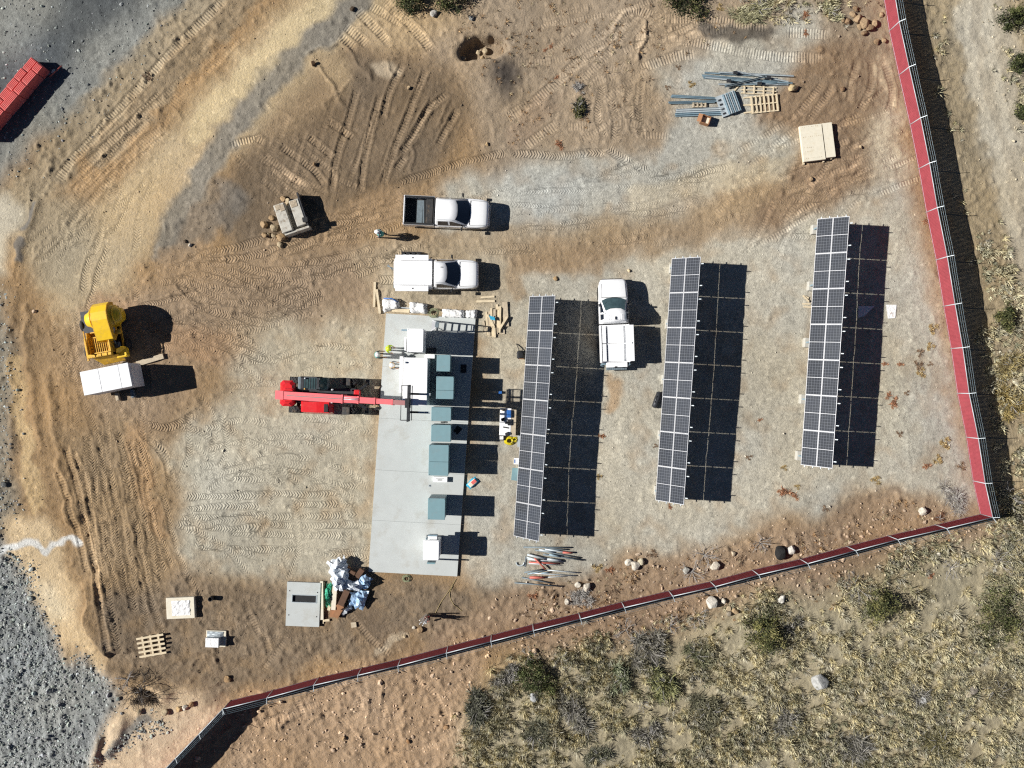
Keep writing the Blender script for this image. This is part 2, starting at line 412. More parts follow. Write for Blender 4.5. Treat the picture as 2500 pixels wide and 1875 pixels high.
# left pale pads and rubble verge
zone([(-300, 480), (30, 480), (70, 540), (50, 600), (45, 660), (30, 690), (-300, 690)], (208, 198, 174), 10, ruf=.1)
zone([(-300, 690), (20, 700), (45, 900), (60, 1000), (30, 1130), (50, 1250), (20, 1330), (-300, 1330)], (134, 124, 106), 14, grav=.8, ruf=1.0)
streak([(40, 880), (52, 1000), (70, 1120), (95, 1230)], 26, (204, 172, 122), .9, ruf=.4)
zone([(60, 480), (160, 470), (240, 520), (170, 700), (90, 720), (60, 600)], (168, 154, 126), 20, a=.8)
streak([(80, 500), (64, 550)], 14, (104, 104, 104), .8, grav=.5)
streak([(62, 585), (48, 640)], 11, (100, 100, 100), .8, grav=.5)
# brown mud swept through the middle
zone([(200, 740), (330, 700), (560, 650), (800, 600), (930, 590), (930, 700), (930, 770), (760, 790), (600, 830), (520, 900), (430, 1000), (350, 1080), (250, 1050), (180, 900)], (160, 135, 106), 25, ruf=.5)
streak([(420, 640), (620, 640), (820, 560), (960, 500)], 60, (164, 136, 103), .8)
streak([(250, 760), (420, 820), (560, 860)], 60, (176, 140, 104), .7)
# yard gravel, west of the pad
zone([(340, 1110), (400, 1080), (470, 1000), (560, 960), (570, 880), (660, 800), (800, 790), (950, 780), (940, 900), (900, 1420), (780, 1420), (640, 1420), (500, 1410), (430, 1330), (410, 1240), (420, 1160)], (186, 177, 154), 22, grav=.5, ruf=.3, breakup=.25)
zone([(560, 800), (900, 770), (920, 860), (700, 900), (560, 960)], (184, 168, 138), 30, a=.5, grav=.4)
zone([(430, 1130), (560, 1080), (640, 1130), (600, 1230), (440, 1260)], (196, 192, 174), 30, a=.6, grav=.6)
# yard gravel, east and north
zone([(1030, 470), (1110, 435), (1250, 398), (1350, 385), (1500, 375), (1600, 340), (1650, 280), (1560, 180), (1690, 120), (1830, 90), (1900, 20), (2010, 10), (2030, 150), (1960, 190), (1880, 290), (1960, 330), (1960, 420), (1760, 500), (1500, 540), (1300, 560), (1180, 600), (1060, 560)], (182, 178, 163), 18, grav=1, ruf=.22, breakup=.3)
zone([(1180, 430), (1350, 395), (1480, 400), (1490, 470), (1300, 530), (1200, 530)], (190, 191, 181), 25, a=.6, grav=1)
zone([(1920, 540), (2040, 500), (2090, 440), (2215, 430), (2300, 760), (2350, 1000), (2400, 1230), (2260, 1200), (2130, 1230), (1960, 1240), (1760, 1320), (1600, 1370), (1440, 1400), (1280, 1440), (1180, 1440), (1120, 1300), (1180, 1000), (1160, 800), (1230, 680), (1440, 640), (1640, 590)], (184, 178, 160), 22, grav=1, ruf=.22, breakup=.2)
zone([(940, 590), (1260, 580), (1270, 720), (1200, 790), (930, 790)], (178, 164, 138), 25, grav=.5)
streak([(2100, 640), (2150, 900), (2200, 1060)], 70, (196, 190, 168), .6, grav=1)
streak([(1500, 1000), (1470, 1250)], 60, (190, 182, 160), .5, grav=1)
streak([(1500, 930), (1500, 990)], 26, (182, 150, 112), .8)
# brown road through the gravel, north of the tables
streak([(900, 640), (1080, 610), (1300, 580), (1500, 560), (1700, 520), (1850, 490), (1980, 440)], 58, (174, 152, 120), .62, grav=.15)
streak([(1250, 620), (1400, 620), (1560, 590), (1760, 560), (1880, 560)], 45, (164, 138, 106), .5, grav=.2)
streak([(1560, 490), (1700, 450), (1850, 420), (2000, 390)], 45, (202, 186, 154), .6, grav=.3)
zone([(1940, 180), (2040, 90), (2150, 120), (2190, 230), (2160, 290), (2180, 380), (2120, 470), (2030, 520), (1900, 560), (1830, 540), (1930, 440), (1960, 340), (1860, 300)], (150, 124, 96), 16, ruf=.6, breakup=.2)
zone([(2120, 300), (2220, 260), (2235, 420), (2160, 440)], (202, 190, 164), 18, a=.85)
streak([(2150, 130), (2165, 200), (2175, 260)], 18, (190, 166, 132), .8)
streak([(1260, 700), (1270, 650), (1450, 640)], 36, (168, 140, 106), .6)
# dark ash patches
zone([(1205, 140), (1240, 130), (1250, 200), (1235, 250), (1205, 240), (1190, 190)], (72, 66, 62), 12, a=.9, grav=.7, ruf=.8)
streak([(1720, 70), (1800, 82), (1870, 66)], 22, (92, 86, 78), .85, grav=.6)
streak([(2050, 1260), (2110, 1230), (2200, 1200)], 16, (110, 100, 88), .7, grav=.6)
streak([(1330, 250), (1260, 330)], 40, (164, 138, 112), .5)
# south of the yard
zone([(440, 1400), (640, 1420), (900, 1415), (1120, 1425), (1290, 1440), (1180, 1500), (1060, 1570), (820, 1620), (640, 1680), (470, 1720), (330, 1700), (260, 1600), (240, 1440), (380, 1390)], (134, 115, 92), 18, ruf=.8, breakup=.2)
zone([(150, 1060), (280, 1000), (360, 1060), (410, 1220), (430, 1400), (330, 1440), (230, 1420), (170, 1240)], (158, 132, 98), 18, ruf=.6)
streak([(330, 1060), (350, 1180), (390, 1300)], 30, (180, 142, 100), .6)
zone([(860, 1500), (930, 1470), (960, 1530), (900, 1570)], (120, 102, 82), 10, a=.8, ruf=.2)
streak([(920, 1585), (970, 1550)], 14, (178, 160, 132), .8, ruf=.1)
zone([(1250, 1430), (1500, 1380), (1800, 1320), (2080, 1230), (2230, 1200), (2330, 1230), (2400, 1255), (2200, 1310), (1850, 1400), (1500, 1475), (1200, 1555), (1000, 1600), (1040, 1530)], (160, 134, 106), 14, ruf=.8)
# outside the south fence
zone([(400, 2200), (420, 1860), (570, 1722), (900, 1630), (1180, 1560), (1160, 1640), (1130, 1730), (1180, 1860), (1220, 2200)], (172, 142, 110), 14, ruf=.8)
zone([(1150, 1575), (1600, 1460), (2050, 1350), (2400, 1270), (2800, 1240), (2800, 1300), (2300, 1400), (1950, 1450), (1600, 1570), (1300, 1640)], (160, 132, 104), 18, ruf=.7)
zone([(1150, 2200), (1130, 1760), (1200, 1660), (1350, 1610), (1650, 1550), (1950, 1440), (2130, 1400), (2300, 1330), (2800, 1260), (2800, 2200)], (166, 154, 124), 25, ruf=.7)
# west rubble field and cream banks
zone([(-300, 1290), (30, 1300), (80, 1420), (130, 1560), (160, 1610), (280, 1650), (320, 1720), (240, 1790), (225, 1880), (240, 2200), (-300, 2200)], (140, 143, 140), 14, grav=1, ruf=1.0)
zone([(30, 1270), (100, 1250), (150, 1350), (190, 1440), (210, 1520), (260, 1610), (290, 1650), (200, 1620), (130, 1560), (90, 1480), (60, 1410)], (214, 186, 142), 10, ruf=.3)
zone([(90, 1420), (150, 1450), (180, 1540), (130, 1540)], (226, 212, 180), 14, a=.8)
zone([(330, 1720), (440, 1700), (560, 1715), (400, 1880), (380, 2200), (210, 2200), (220, 1830), (260, 1770)], (212, 186, 150), 12, ruf=.4)
streak([(270, 1840), (310, 1790), (360, 1750)], 20, (128, 124, 116), .9, grav=1)
streak([(0, 1350), (40, 1330), (90, 1325), (105, 1342), (130, 1328), (180, 1322)], 15, (222, 222, 216), .95, ruf=.1)
# east road outside the fence
zone([(2215, -300), (2800, -300), (2800, 1260), (2420, 1260), (2350, 900), (2280, 400)], (164, 146, 114), 16, ruf=.7)
streak([(2390, -200), (2430, 100), (2480, 350), (2560, 640), (2640, 900)], 92, (186, 174, 150), .95, grav=.6, ruf=.35)
streak([(2350, -100), (2385, 150), (2420, 300), (2490, 560)], 22, (202, 192, 168), .6)
streak([(2410, -100), (2440, 150), (2480, 330)], 20, (204, 194, 170), .6)
# overall unevenness of the soil itself
COLR *= (1 + .045 * n200 + .035 * n60 + .03 * n25b)[..., None].clip(.75, 1.25)
COLR *= np.stack([1 + .012 * n60b, np.ones_like(n60b), 1 - .02 * n60b], -1)
COLR = (COLR * 1.2).clip(.01, .8)

# relief (metres)
HGT += (RUF * (.018 * n10 + .024 * n5 + .014 * n25) + .03 * n60 * RUF + .04 * n200)
CLOD = (np.clip(n5 * .6 + n10 * .4 - .8, 0, 2) * .07 + np.clip(noise(3.4, 9) - 1.1, 0, 2) * .05) * RUF
HGT += CLOD
def ridge(pts, w, h, warp=.6, asym=0.0):
    r = line_field(curve(pts), w * 2.6, warp)
    if r is None: return
    sl, D, U, V, L = r
    HGT[sl] += h * np.exp(-(D / w) ** 2) * (1 + asym * np.sign(V))
def step(pts, w_face, run, h):
    """ground left of the line (seen along it) stands h higher, falling back to level over run px"""
    r = line_field(curve(pts), run, .5)
    if r is None: return
    sl, D, U, V, L = r
    ends = np.clip(np.minimum(U, L - U) / 18.0, 0, 1)
    sgn = V  # positive on one side
    HGT[sl] += h * np.clip(sgn / w_face + .5, 0, 1) * np.clip(1 - D / run, 0, 1) * ends
# low spoil ridges and cut edges seen by their shade
ridge([(60, 760), (75, 900), (85, 1000), (100, 1080)], 9, .10); ridge([(110, 920), (130, 1010), (150, 1120), (160, 1200)], 8, .10)
ridge([(30, 730), (20, 850), (30, 980), (20, 1100)], 14, .12)
ridge([(45, 640), (70, 560), (90, 500)], 10, .15)
step([(265, 1610), (250, 1570), (222, 1545), (210, 1520), (218, 1480), (208, 1440), (196, 1420)], 6, 110, .55)
step([(170, 1290), (158, 1260), (148, 1225)], 6, 70, .4)
ridge([(270, 1640), (330, 1660), (400, 1700)], 18, .35); ridge([(240, 1800), (225, 1860)], 14, .4)
ridge([(300, 1760), (270, 1830)], 16, .3)
ridge([(1508, 70), (1520, 40), (1555, 22)], 5, .12); ridge([(1578, 60), (1565, 110), (1555, 150)], 5, .16)
ridge([(790, 250), (860, 200)], 4, .08); ridge([(655, 250), (705, 290)], 3, .07); ridge([(770, 160), (800, 190), (840, 260)], 4, .10)
ridge([(830, 110), (870, 150), (900, 190)], 4, .10); ridge([(760, 130), (825, 100)], 5, .14)
ridge([(890, 160), (905, 195)], 4, .09); ridge([(945, 150), (960, 180)], 4, .09)
ridge([(1010, 350), (1000, 420)], 4, .08); ridge([(1090, 250), (1070, 310)], 4, .10)
for k in range(46):   # chopped, lumpy soil south of the yard and outside the fence
    x, y = (random.uniform(300, 1050), random.uniform(1540, 1680)) if k % 2 else (random.uniform(600, 1150), random.uniform(1720, 1870))
    a = random.uniform(0, 3.14); l_ = random.uniform(12, 45)
    ridge([(x, y), (x + l_ * math.cos(a), y + l_ * math.sin(a))], random.uniform(2.5, 5), random.uniform(.04, .12))
hole = poly_mask([(1119, 133), (1124, 119), (1160, 100), (1200, 88), (1228, 93), (1237, 113), (1208, 142), (1170, 150), (1141, 158), (1124, 152)], 4, .3)
HGT -= hole * 1.0
ridge([(1140, 165), (1190, 160), (1235, 130)], 16, .12)
# the ground falls away east of the fence
FENCE_E = [(2158, 0), (2171, 76), (2194, 184), (2221, 305), (2243, 412), (2262, 518), (2284, 635), (2302, 748), (2321, 851), (2337, 960), (2358, 1067), (2376, 1174), (2393, 1255)]
fex = np.interp(GY, [p[1] for p in FENCE_E], [p[0] for p in FENCE_E])
HGT -= np.clip((GX - fex - 6) / S, 0, 3.0) * .215 * np.clip((1330 - GY) / 80, 0, 1)
fsx = [396, 564, 1301, 2393, 2700]; fsy = np.interp(GX, fsx, [1884, 1709, 1523, 1255, 1180])
HGT -= np.clip((GY - fsy - 8) / S, 0, 3.0) * .15 * np.clip((GX - 380) / 100, 0, 1)
# flat, compacted under the concrete pad
padm = poly_mask([(925, 745), (1180, 760), (1135, 1425), (885, 1412)], 8, 0)
HGT *= 1 - padm; RUF *= 1 - .5 * padm

# vehicle tracks: u along, v across, strength; the material turns them into tread marks
TU = np.zeros((NY, NX)); TV = np.zeros((NY, NX)); TS = np.zeros((NY, NX)); TT = np.zeros((NY, NX))
def track(pts, w=18, kind=0, s=1.0, depth=.035, patchy=.35):
    r = line_field(curve(pts), w * 1.6, .08 if kind else .25)
    if r is None: return
    sl, D, U, V, L = r
    hw = w / 2
    core = np.clip((hw - D) / 2.5 + .5, 0, 1) * np.clip(np.minimum(U, L - U) / 12.0, 0, 1)
    core = core * np.clip(1 - patchy * (n25[sl] * .5 + n60b[sl] * .5 + .1), .15, 1)
    k = core > .12
    TU[sl][k] = U[k] / S; TV[sl][k] = V[k] / hw; TT[sl][k] = kind
    TS[sl] = np.where(k, np.maximum(core * s, TS[sl] * (1 - core)), TS[sl])
    HGT[sl] = HGT[sl] - core * depth * .8 * s + s * depth * 1.1 * np.exp(-((D - hw - 1.6) / 2.3) ** 2) * np.clip(np.minimum(U, L - U) / 14.0, 0, 1)
    if kind == 1: COLR[sl] *= (1 + .26 * core * s)[..., None]
for t in ([(986, 154), (951, 227), (934, 292)], [(1041, 167), (993, 292), (965, 362), (934, 453)], [(871, 218), (846, 312), (823, 382), (809, 470)],
          [(929, 229), (911, 297), (891, 382), (880, 470)], [(1092, 227), (1044, 272), (1016, 326), (979, 377)], [(1061, 241), (1020, 310), (993, 354)],
          [(1118, 266), (1095, 310), (1067, 357)], [(795, 292), (830, 315), (866, 340)], [(747, 331), (785, 360), (818, 388)],
          [(684, 357), (761, 411), (795, 453)], [(653, 419), (720, 440), (784, 465)], [(993, 380), (965, 420)], [(560, 355), (640, 335)], [(625, 338), (650, 350)]):
    track(t, 17, 1, 1.0, .06, .1)
for t in ([(547, 0), (382, 167), (312, 246), (170, 397), (136, 442)], [(397, 227), (326, 297), (198, 411)], [(360, 300), (260, 390), (180, 470)]):
    track(t, 24, 1, .9, .05, .3)
for t in ([(993, 51), (1027, 85), (1056, 127)], [(823, 85), (869, 119)], [(866, 17), (951, 105)], [(900, 10), (985, 60)], [(840, 60), (900, 112)], [(935, 0), (1010, 70), (1050, 120)]):
    track(t, 22, 1, .8, .04, .3)
for t in ([(1250, 295), (1329, 227), (1426, 142), (1485, 125)], [(1505, 76), (1522, 37), (1556, 25), (1604, 42), (1703, 48), (1875, 65)],
          [(1615, 90), (1660, 72), (1705, 76), (1780, 70)], [(1621, 108), (1675, 99), (1760, 115), (1875, 136), (2014, 142)], [(1560, 170), (1640, 140), (1700, 130)],
          [(1917, 78), (2025, 85)], [(1278, 360), (1320, 330), (1363, 300)], [(1600, 50), (1560, 100), (1575, 140)], [(1235, 290), (1300, 245)]):
    track(t, 26, 1, .75, .035, .35)
for t in ([(1471, 198), (1460, 283), (1477, 340)], [(1490, 240), (1505, 290), (1500, 345)], [(1539, 193), (1536, 269), (1550, 326)], [(1565, 200), (1560, 280), (1570, 340)],
          [(1250, 374), (1360, 380), (1477, 372)], [(1590, 419), (1661, 433), (1788, 408)], [(1450, 440), (1500, 415), (1560, 400)], [(970, 450), (1120, 400), (1240, 372)],
          [(1480, 360), (1530, 395), (1590, 420)]):
    track(t, 20, 0, .8, .03, .4)
for t in ([(2036, 210), (2000, 260), (1974, 297)], [(2034, 312), (2102, 280)], [(2062, 365), (2127, 337)], [(1974, 453), (2060, 440), (2144, 419)], [(1930, 300), (1980, 240), (2010, 200)],
          [(2095, 150), (2080, 200), (2075, 250)], [(2125, 140), (2130, 200), (2100, 270)], [(2160, 150), (2180, 220), (2170, 270)], [(1890, 440), (1950, 410), (1990, 390)], [(1910, 470), (1990, 440), (2110, 400)]):
    track(t, 18, 1, .8, .045, .3)
for t in ([(160, 520), (156, 570), (170, 612)], [(185, 500), (175, 560), (178, 600)], [(348, 739), (368, 796), (411, 824), (510, 852), (600, 850)], [(330, 700), (335, 740)],
          [(425, 668), (482, 725), (625, 739), (760, 700)], [(453, 629), (540, 610), (625, 592), (800, 540), (940, 490)], [(440, 690), (520, 760), (650, 770), (800, 720)],
          [(400, 760), (520, 800), (640, 790), (760, 760)], [(560, 660), (700, 660), (840, 620)], [(620, 700), (760, 680), (900, 640)], [(250, 560), (220, 640), (200, 720)],
          [(270, 600), (240, 680), (215, 760)], [(640, 640), (760, 590), (880, 540), (980, 490)], [(500, 640), (640, 620), (780, 570)]):
    track(t, 20, 0, .8, .03, .4)
for t in ([(142, 1152), (176, 1252), (215, 1399)], [(176, 1099), (212, 1195), (244, 1399)], [(160, 1090), (190, 1200), (225, 1330), (250, 1480), (275, 1600)], [(200, 1250), (226, 1360), (260, 1500)]):
    track(t, 15, 1, 1.0, .045, .2)
for t in ([(210, 1059), (227, 1152), (263, 1294), (283, 1407)], [(286, 1048), (312, 1138), (334, 1252), (348, 1410), (380, 1490)], [(240, 1050), (262, 1140), (290, 1240), (310, 1400), (330, 1500)],
          [(325, 1080), (350, 1190), (380, 1330), (400, 1400)], [(300, 1120), (325, 1240), (345, 1340)], [(258, 1110), (285, 1230), (300, 1330)], [(370, 1240), (395, 1370)],
          [(330, 1035), (420, 1040), (480, 1010)], [(350, 1060), (400, 1110), (420, 1180)]):
    track(t, 20, 0, 1.0, .025, .25)
for x0, x1, y in ((760, 880, 1184), (560, 865, 1206), (700, 872, 1232), (620, 876, 1257), (640, 865, 1280), (560, 868, 1308), (480, 750, 1337), (470, 700, 1172), (540, 760, 1150), (450, 640, 1240), (440, 640, 1262), (430, 660, 1285), (450, 640, 1210), (620, 760, 1120)):
    track([(x0, y - random.uniform(-6, 10)), ((x0 + x1) / 2, y + random.uniform(-6, 6)), (x1, y)], 17, 0, .8, .02, .35)
for k in range(46):
    x, y = random.uniform(430, 880), random.uniform(880, 1370); a = random.uniform(-.5, .5) + (1.4 if random.random() < .25 else 0); l_ = random.uniform(50, 130)
    track([(x, y), (x + l_ * math.cos(a), y + l_ * math.sin(a) + 6), (x + 1.8 * l_ * math.cos(a + .25), y + 1.8 * l_ * math.sin(a + .25))], 16, 0, random.uniform(.35, .7), .012, .5)
for k in range(40):
    x, y = random.uniform(1240, 2000), random.uniform(430, 600); a = random.uniform(-.35, .1); l_ = random.uniform(60, 160)
    track([(x, y), (x + l_ * math.cos(a), y + l_ * math.sin(a)), (x + 1.8 * l_ * math.cos(a - .1), y + 1.8 * l_ * math.sin(a - .1))], 14, 0, random.uniform(.2, .4), .008, .6)
def sweep(n, poly_pts, lo, hi, w, kind, s0, s1, depth, wob=.25):
    xs = [p[0] for p in poly_pts]; ys = [p[1] for p in poly_pts]; c = 0
    while c < n:
        x, y = random.uniform(min(xs), max(xs)), random.uniform(min(ys), max(ys)); ins = False
        for (xa, ya), (xb, yb) in zip(poly_pts, poly_pts[1:] + poly_pts[:1]):
            if (ya > y) != (yb > y) and x < (xb - xa) * (y - ya) / (yb - ya) + xa: ins = not ins
        if not ins: continue
        c += 1; a = random.uniform(lo, hi); b = a + random.uniform(-wob, wob); l_ = random.uniform(35, 110)
        track([(x, y), (x + l_ * math.cos(a), y + l_ * math.sin(a)), (x + l_ * (math.cos(a) + math.cos(b)), y + l_ * (math.sin(a) + math.sin(b)))], w * random.uniform(.7, 1.15), kind, random.uniform(s0, s1), depth, .5)
sweep(46, [(420, 640), (930, 480), (930, 700), (560, 840), (330, 900), (330, 720)], -.45, -.05, 18, 0, .4, .85, .02)
sweep(16, [(420, 640), (600, 640), (560, 840), (420, 800)], .2, .8, 18, 0, .4, .7, .02)
sweep(22, [(100, 700), (330, 700), (380, 1000), (200, 1060), (120, 1000)], 1.2, 1.7, 18, 0, .3, .7, .02)
sweep(30, [(170, 1060), (400, 1060), (430, 1380), (240, 1430)], 1.15, 1.5, 17, 0, .5, 1.0, .025, .12)
sweep(22, [(180, 440), (420, 380), (300, 600), (130, 640)], 1.6, 2.4, 18, 0, .3, .6, .018)
sweep(24, [(1240, 40), (1640, 40), (1600, 330), (1240, 360)], -.8, .1, 20, 1, .25, .55, .02)
sweep(16, [(1890, 200), (2180, 120), (2180, 480), (1850, 540)], 2.0, 2.8, 16, 1, .4, .8, .03)
sweep(14, [(1960, 280), (2170, 280), (2160, 480), (1900, 520)], -.5, -.1, 16, 1, .4, .8, .03)
sweep(30, [(420, 1440), (1050, 1440), (1000, 1600), (420, 1680)], 0, 3.1, 13, 1, .2, .5, .03, .8)
sweep(26, [(600, 1740), (1150, 1640), (1150, 1870), (500, 1870)], .7, 1.4, 20, 1, .15, .4, .035, .1)
sweep(14, [(600, 1740), (1150, 1640), (1150, 1870), (500, 1870)], -.7, -.3, 20, 1, .15, .4, .035, .1)
sweep(20, [(200, 380), (560, 40), (640, 60), (280, 460)], 2.2, 2.45, 22, 1, .2, .6, .03, .06)
sweep(14, [(560, 300), (900, 130), (1060, 160), (1000, 420), (700, 480)], 1.7, 2.1, 16, 1, .35, .7, .03, .08)
sweep(10, [(560, 380), (700, 330), (820, 430), (700, 500)], .4, .75, 16, 1, .4, .8, .03, .08)
sweep(20, [(1000, 480), (1900, 380), (1960, 480), (1100, 640)], -.3, .05, 16, 0, .25, .5, .012)
for t in ([(640, 1520), (660, 1600)], [(850, 1490), (905, 1560), (960, 1600)], [(700, 1560), (640, 1640)], [(600, 1480), (640, 1560)], [(1010, 1660), (1060, 1700), (1090, 1760)], [(870, 1690), (880, 1740)], [(930, 1720), (945, 1770)], [(720, 1690), (740, 1760)], [(800, 1700), (850, 1660)]):
    track(t, 16, 1, .7, .04, .5)
for t in ([(1465, 930), (1480, 960)], [(2215, 1000), (2235, 1200)], [(2290, 980), (2300, 1060)], [(2200, 500), (2260, 760)]):
    track(t, 6, 0, .2, .03, .2)

def gz(px, py):
    j = (px - X0) / STEP; i = (py - Y0) / STEP
    j = min(max(j, 0), NX - 1.001); i = min(max(i, 0), NY - 1.001)
    a, b = int(i), int(j); fi, fj = i - a, j - b
    h = HGT
    return float((h[a, b] * (1 - fj) + h[a, b + 1] * fj) * (1 - fi) + (h[a + 1, b] * (1 - fj) + h[a + 1, b + 1] * fj) * fi)
def G(px, py, dz=0.0):
    """point on the ground under a ground pixel"""
    z = gz(px, py) ; x, y = P(px, py, 0); return Vector((x, y, z + dz))

def build_ground():
    pad = 18
    ex = np.array([(1.33 ** k) * 2.0 for k in range(1, pad + 1)]).cumsum() * S / 2
    fx_ = np.concatenate([gx[0] - ex[::-1], gx, gx[-1] + ex]); fy_ = np.concatenate([gy[0] - ex[::-1], gy, gy[-1] + ex])
    pw = ((pad, pad), (pad, pad))
    h = np.pad(HGT, pw, mode='edge'); c = np.pad(COLR, pw + ((0, 0),), mode='edge')
    g = np.pad(GRAV, pw, mode='edge'); tr = [np.pad(a, pw, mode='constant') for a in (TU, TV, TS, TT)]
    FX, FY = np.meshgrid(fx_, fy_)
    off = np.maximum(np.maximum(gx[0] - FX, FX - gx[-1]), np.maximum(gy[0] - FY, FY - gy[-1])).clip(0) / S
    fade = np.clip(off / 25, 0, 1)[..., None]
    c = c * (1 - fade) + np.array(alb(158, 140, 110)) * fade
    h = h * (1 - fade[..., 0])
    ny, nx = FX.shape
    v = np.stack([(FX - CX) / S, (CY - FY) / S, h], -1).reshape(-1, 3)
    idx = np.arange(ny * nx, dtype=np.int32).reshape(ny, nx)
    f = np.stack([idx[:-1, :-1], idx[1:, :-1], idx[1:, 1:], idx[:-1, 1:]], -1).reshape(-1, 4)
    me = np_mesh('ground', v, f, c.reshape(-1, 3), True)
    a = me.attributes.new('grav', 'FLOAT', 'POINT'); a.data.foreach_set('value', g.astype(np.float32).ravel())
    a = me.attributes.new('trk', 'FLOAT_VECTOR', 'POINT'); a.data.foreach_set('vector', np.stack(tr[:3], -1).astype(np.float32).ravel())
    a = me.attributes.new('trk_kind', 'FLOAT', 'POINT'); a.data.foreach_set('value', tr[3].astype(np.float32).ravel())
    m, n, l, b = new_mat('soil_and_gravel')
    b.inputs['Roughness'].default_value = .95; b.inputs['Specular IOR Level'].default_value = .12
    def attr(nm):
        q = n.new('ShaderNodeAttribute'); q.attribute_name = nm; return q
    def math_(op, x, y=None, z=None):
        q = n.new('ShaderNodeMath'); q.operation = op
        for k, val in enumerate((x, y, z)):
            if val is None: continue
            if isinstance(val, (int, float)): q.inputs[k].default_value = val
            else: l.new(val, q.inputs[k])
        return q.outputs[0]
    tc = n.new('ShaderNodeTexCoord').outputs['Object']
    def nz(scale, det=3, ro=.55):
        q = n.new('ShaderNodeTexNoise'); q.inputs['Scale'].default_value = scale; q.inputs['Detail'].default_value = det; q.inputs['Roughness'].default_value = ro
        l.new(tc, q.inputs['Vector']); return q.outputs['Fac']
    def vor(scale, out='Color'):
        q = n.new('ShaderNodeTexVoronoi'); q.inputs['Scale'].default_value = scale; l.new(tc, q.inputs['Vector']); return q.outputs[out]
    colr = attr('Col').outputs['Color']; grav = attr('grav').outputs['Fac']
    a1, a2, a3 = nz(1.6, 5), nz(9, 4, .65), nz(28, 2)
    sep = n.new('ShaderNodeSeparateColor'); l.new(vor(10.5), sep.inputs[0]); spk = sep.outputs[0]
    sep2 = n.new('ShaderNodeSeparateColor'); l.new(vor(5.0), sep2.inputs[0]); spk2 = sep2.outputs[1]
    k = math_('ADD', math_('MULTIPLY_ADD', a1, .34, .83), math_('MULTIPLY_ADD', a2, .44, -.22))
    k = math_('ADD', k, math_('MULTIPLY_ADD', a3, .50, -.25))
    k = math_('ADD', k, math_('MULTIPLY_ADD', nz(60, 2), .40, -.20))
    g1 = math_('MULTIPLY', math_('MULTIPLY_ADD', spk, .30, -.15), grav)
    k = math_('ADD', k, g1)
    # scattered pale grit and dark clods everywhere
    grit = math_('MULTIPLY', math_('GREATER_THAN', spk2, .955), .22); clod = math_('MULTIPLY', math_('LESS_THAN', spk2, .06), -.16)
    k = math_('ADD', k, math_('ADD', grit, clod))
    sc = n.new('ShaderNodeVectorMath'); sc.operation = 'SCALE'; l.new(colr, sc.inputs[0]); l.new(k, sc.inputs['Scale'])
    hue = n.new('ShaderNodeHueSaturation'); l.new(sc.outputs['Vector'], hue.inputs['Color'])
    l.new(math_('MULTIPLY_ADD', a2, .5, .78), hue.inputs['Saturation'])
    l.new(hue.outputs['Color'], b.inputs['Base Color'])
    tk = n.new('ShaderNodeSeparateXYZ'); l.new(attr('trk').outputs['Vector'], tk.inputs[0])
    u, vv, st = tk.outputs; kind = attr('trk_kind').outputs['Fac']
    av = math_('ABSOLUTE', vv)
    wob = math_('MULTIPLY_ADD', nz(5, 2), .12, -.06)
    ph_c = math_('ADD', math_('ADD', u, math_('MULTIPLY', av, .16)), wob)
    tr_c = math_('SINE', math_('MULTIPLY', ph_c, 2 * math.pi / .185))
    ph_l = math_('ADD', u, math_('MULTIPLY', wob, .5))
    tr_l = math_('SINE', math_('MULTIPLY', ph_l, 2 * math.pi / .195))
    groove = math_('MULTIPLY', math_('LESS_THAN', av, .12), -1.6)
    tr_l = math_('ADD', math_('MULTIPLY', tr_l, .8), groove)
    mixk = math_('ADD', math_('MULTIPLY', tr_c, math_('SUBTRACT', 1.0, kind)), math_('MULTIPLY', tr_l, kind))
    trk = math_('MULTIPLY', math_('MULTIPLY', mixk, st), .028)
    ht = math_('ADD', math_('MULTIPLY', math_('MULTIPLY', nz(7, 5, .7), .085), math_('SUBTRACT', 1.0, math_('MULTIPLY', grav, .6))), math_('MULTIPLY', nz(24, 3, .7), .03))
    ht = math_('ADD', ht, math_('MULTIPLY', math_('MULTIPLY', math_('SUBTRACT', 1.0, vor(13, 'Distance')), grav), .014))
    ht = math_('ADD', math_('MULTIPLY', ht, math_('SUBTRACT', 1.0, math_('MULTIPLY', st, .45))), trk)
    bp = n.new('ShaderNodeBump'); bp.inputs['Strength'].default_value = .85; bp.inputs['Distance'].default_value = 1.0
    l.new(ht, bp.inputs['Height']); l.new(bp.outputs['Normal'], b.inputs['Normal'])
    tag(link('ground', me, m), kind='structure')
build_ground()
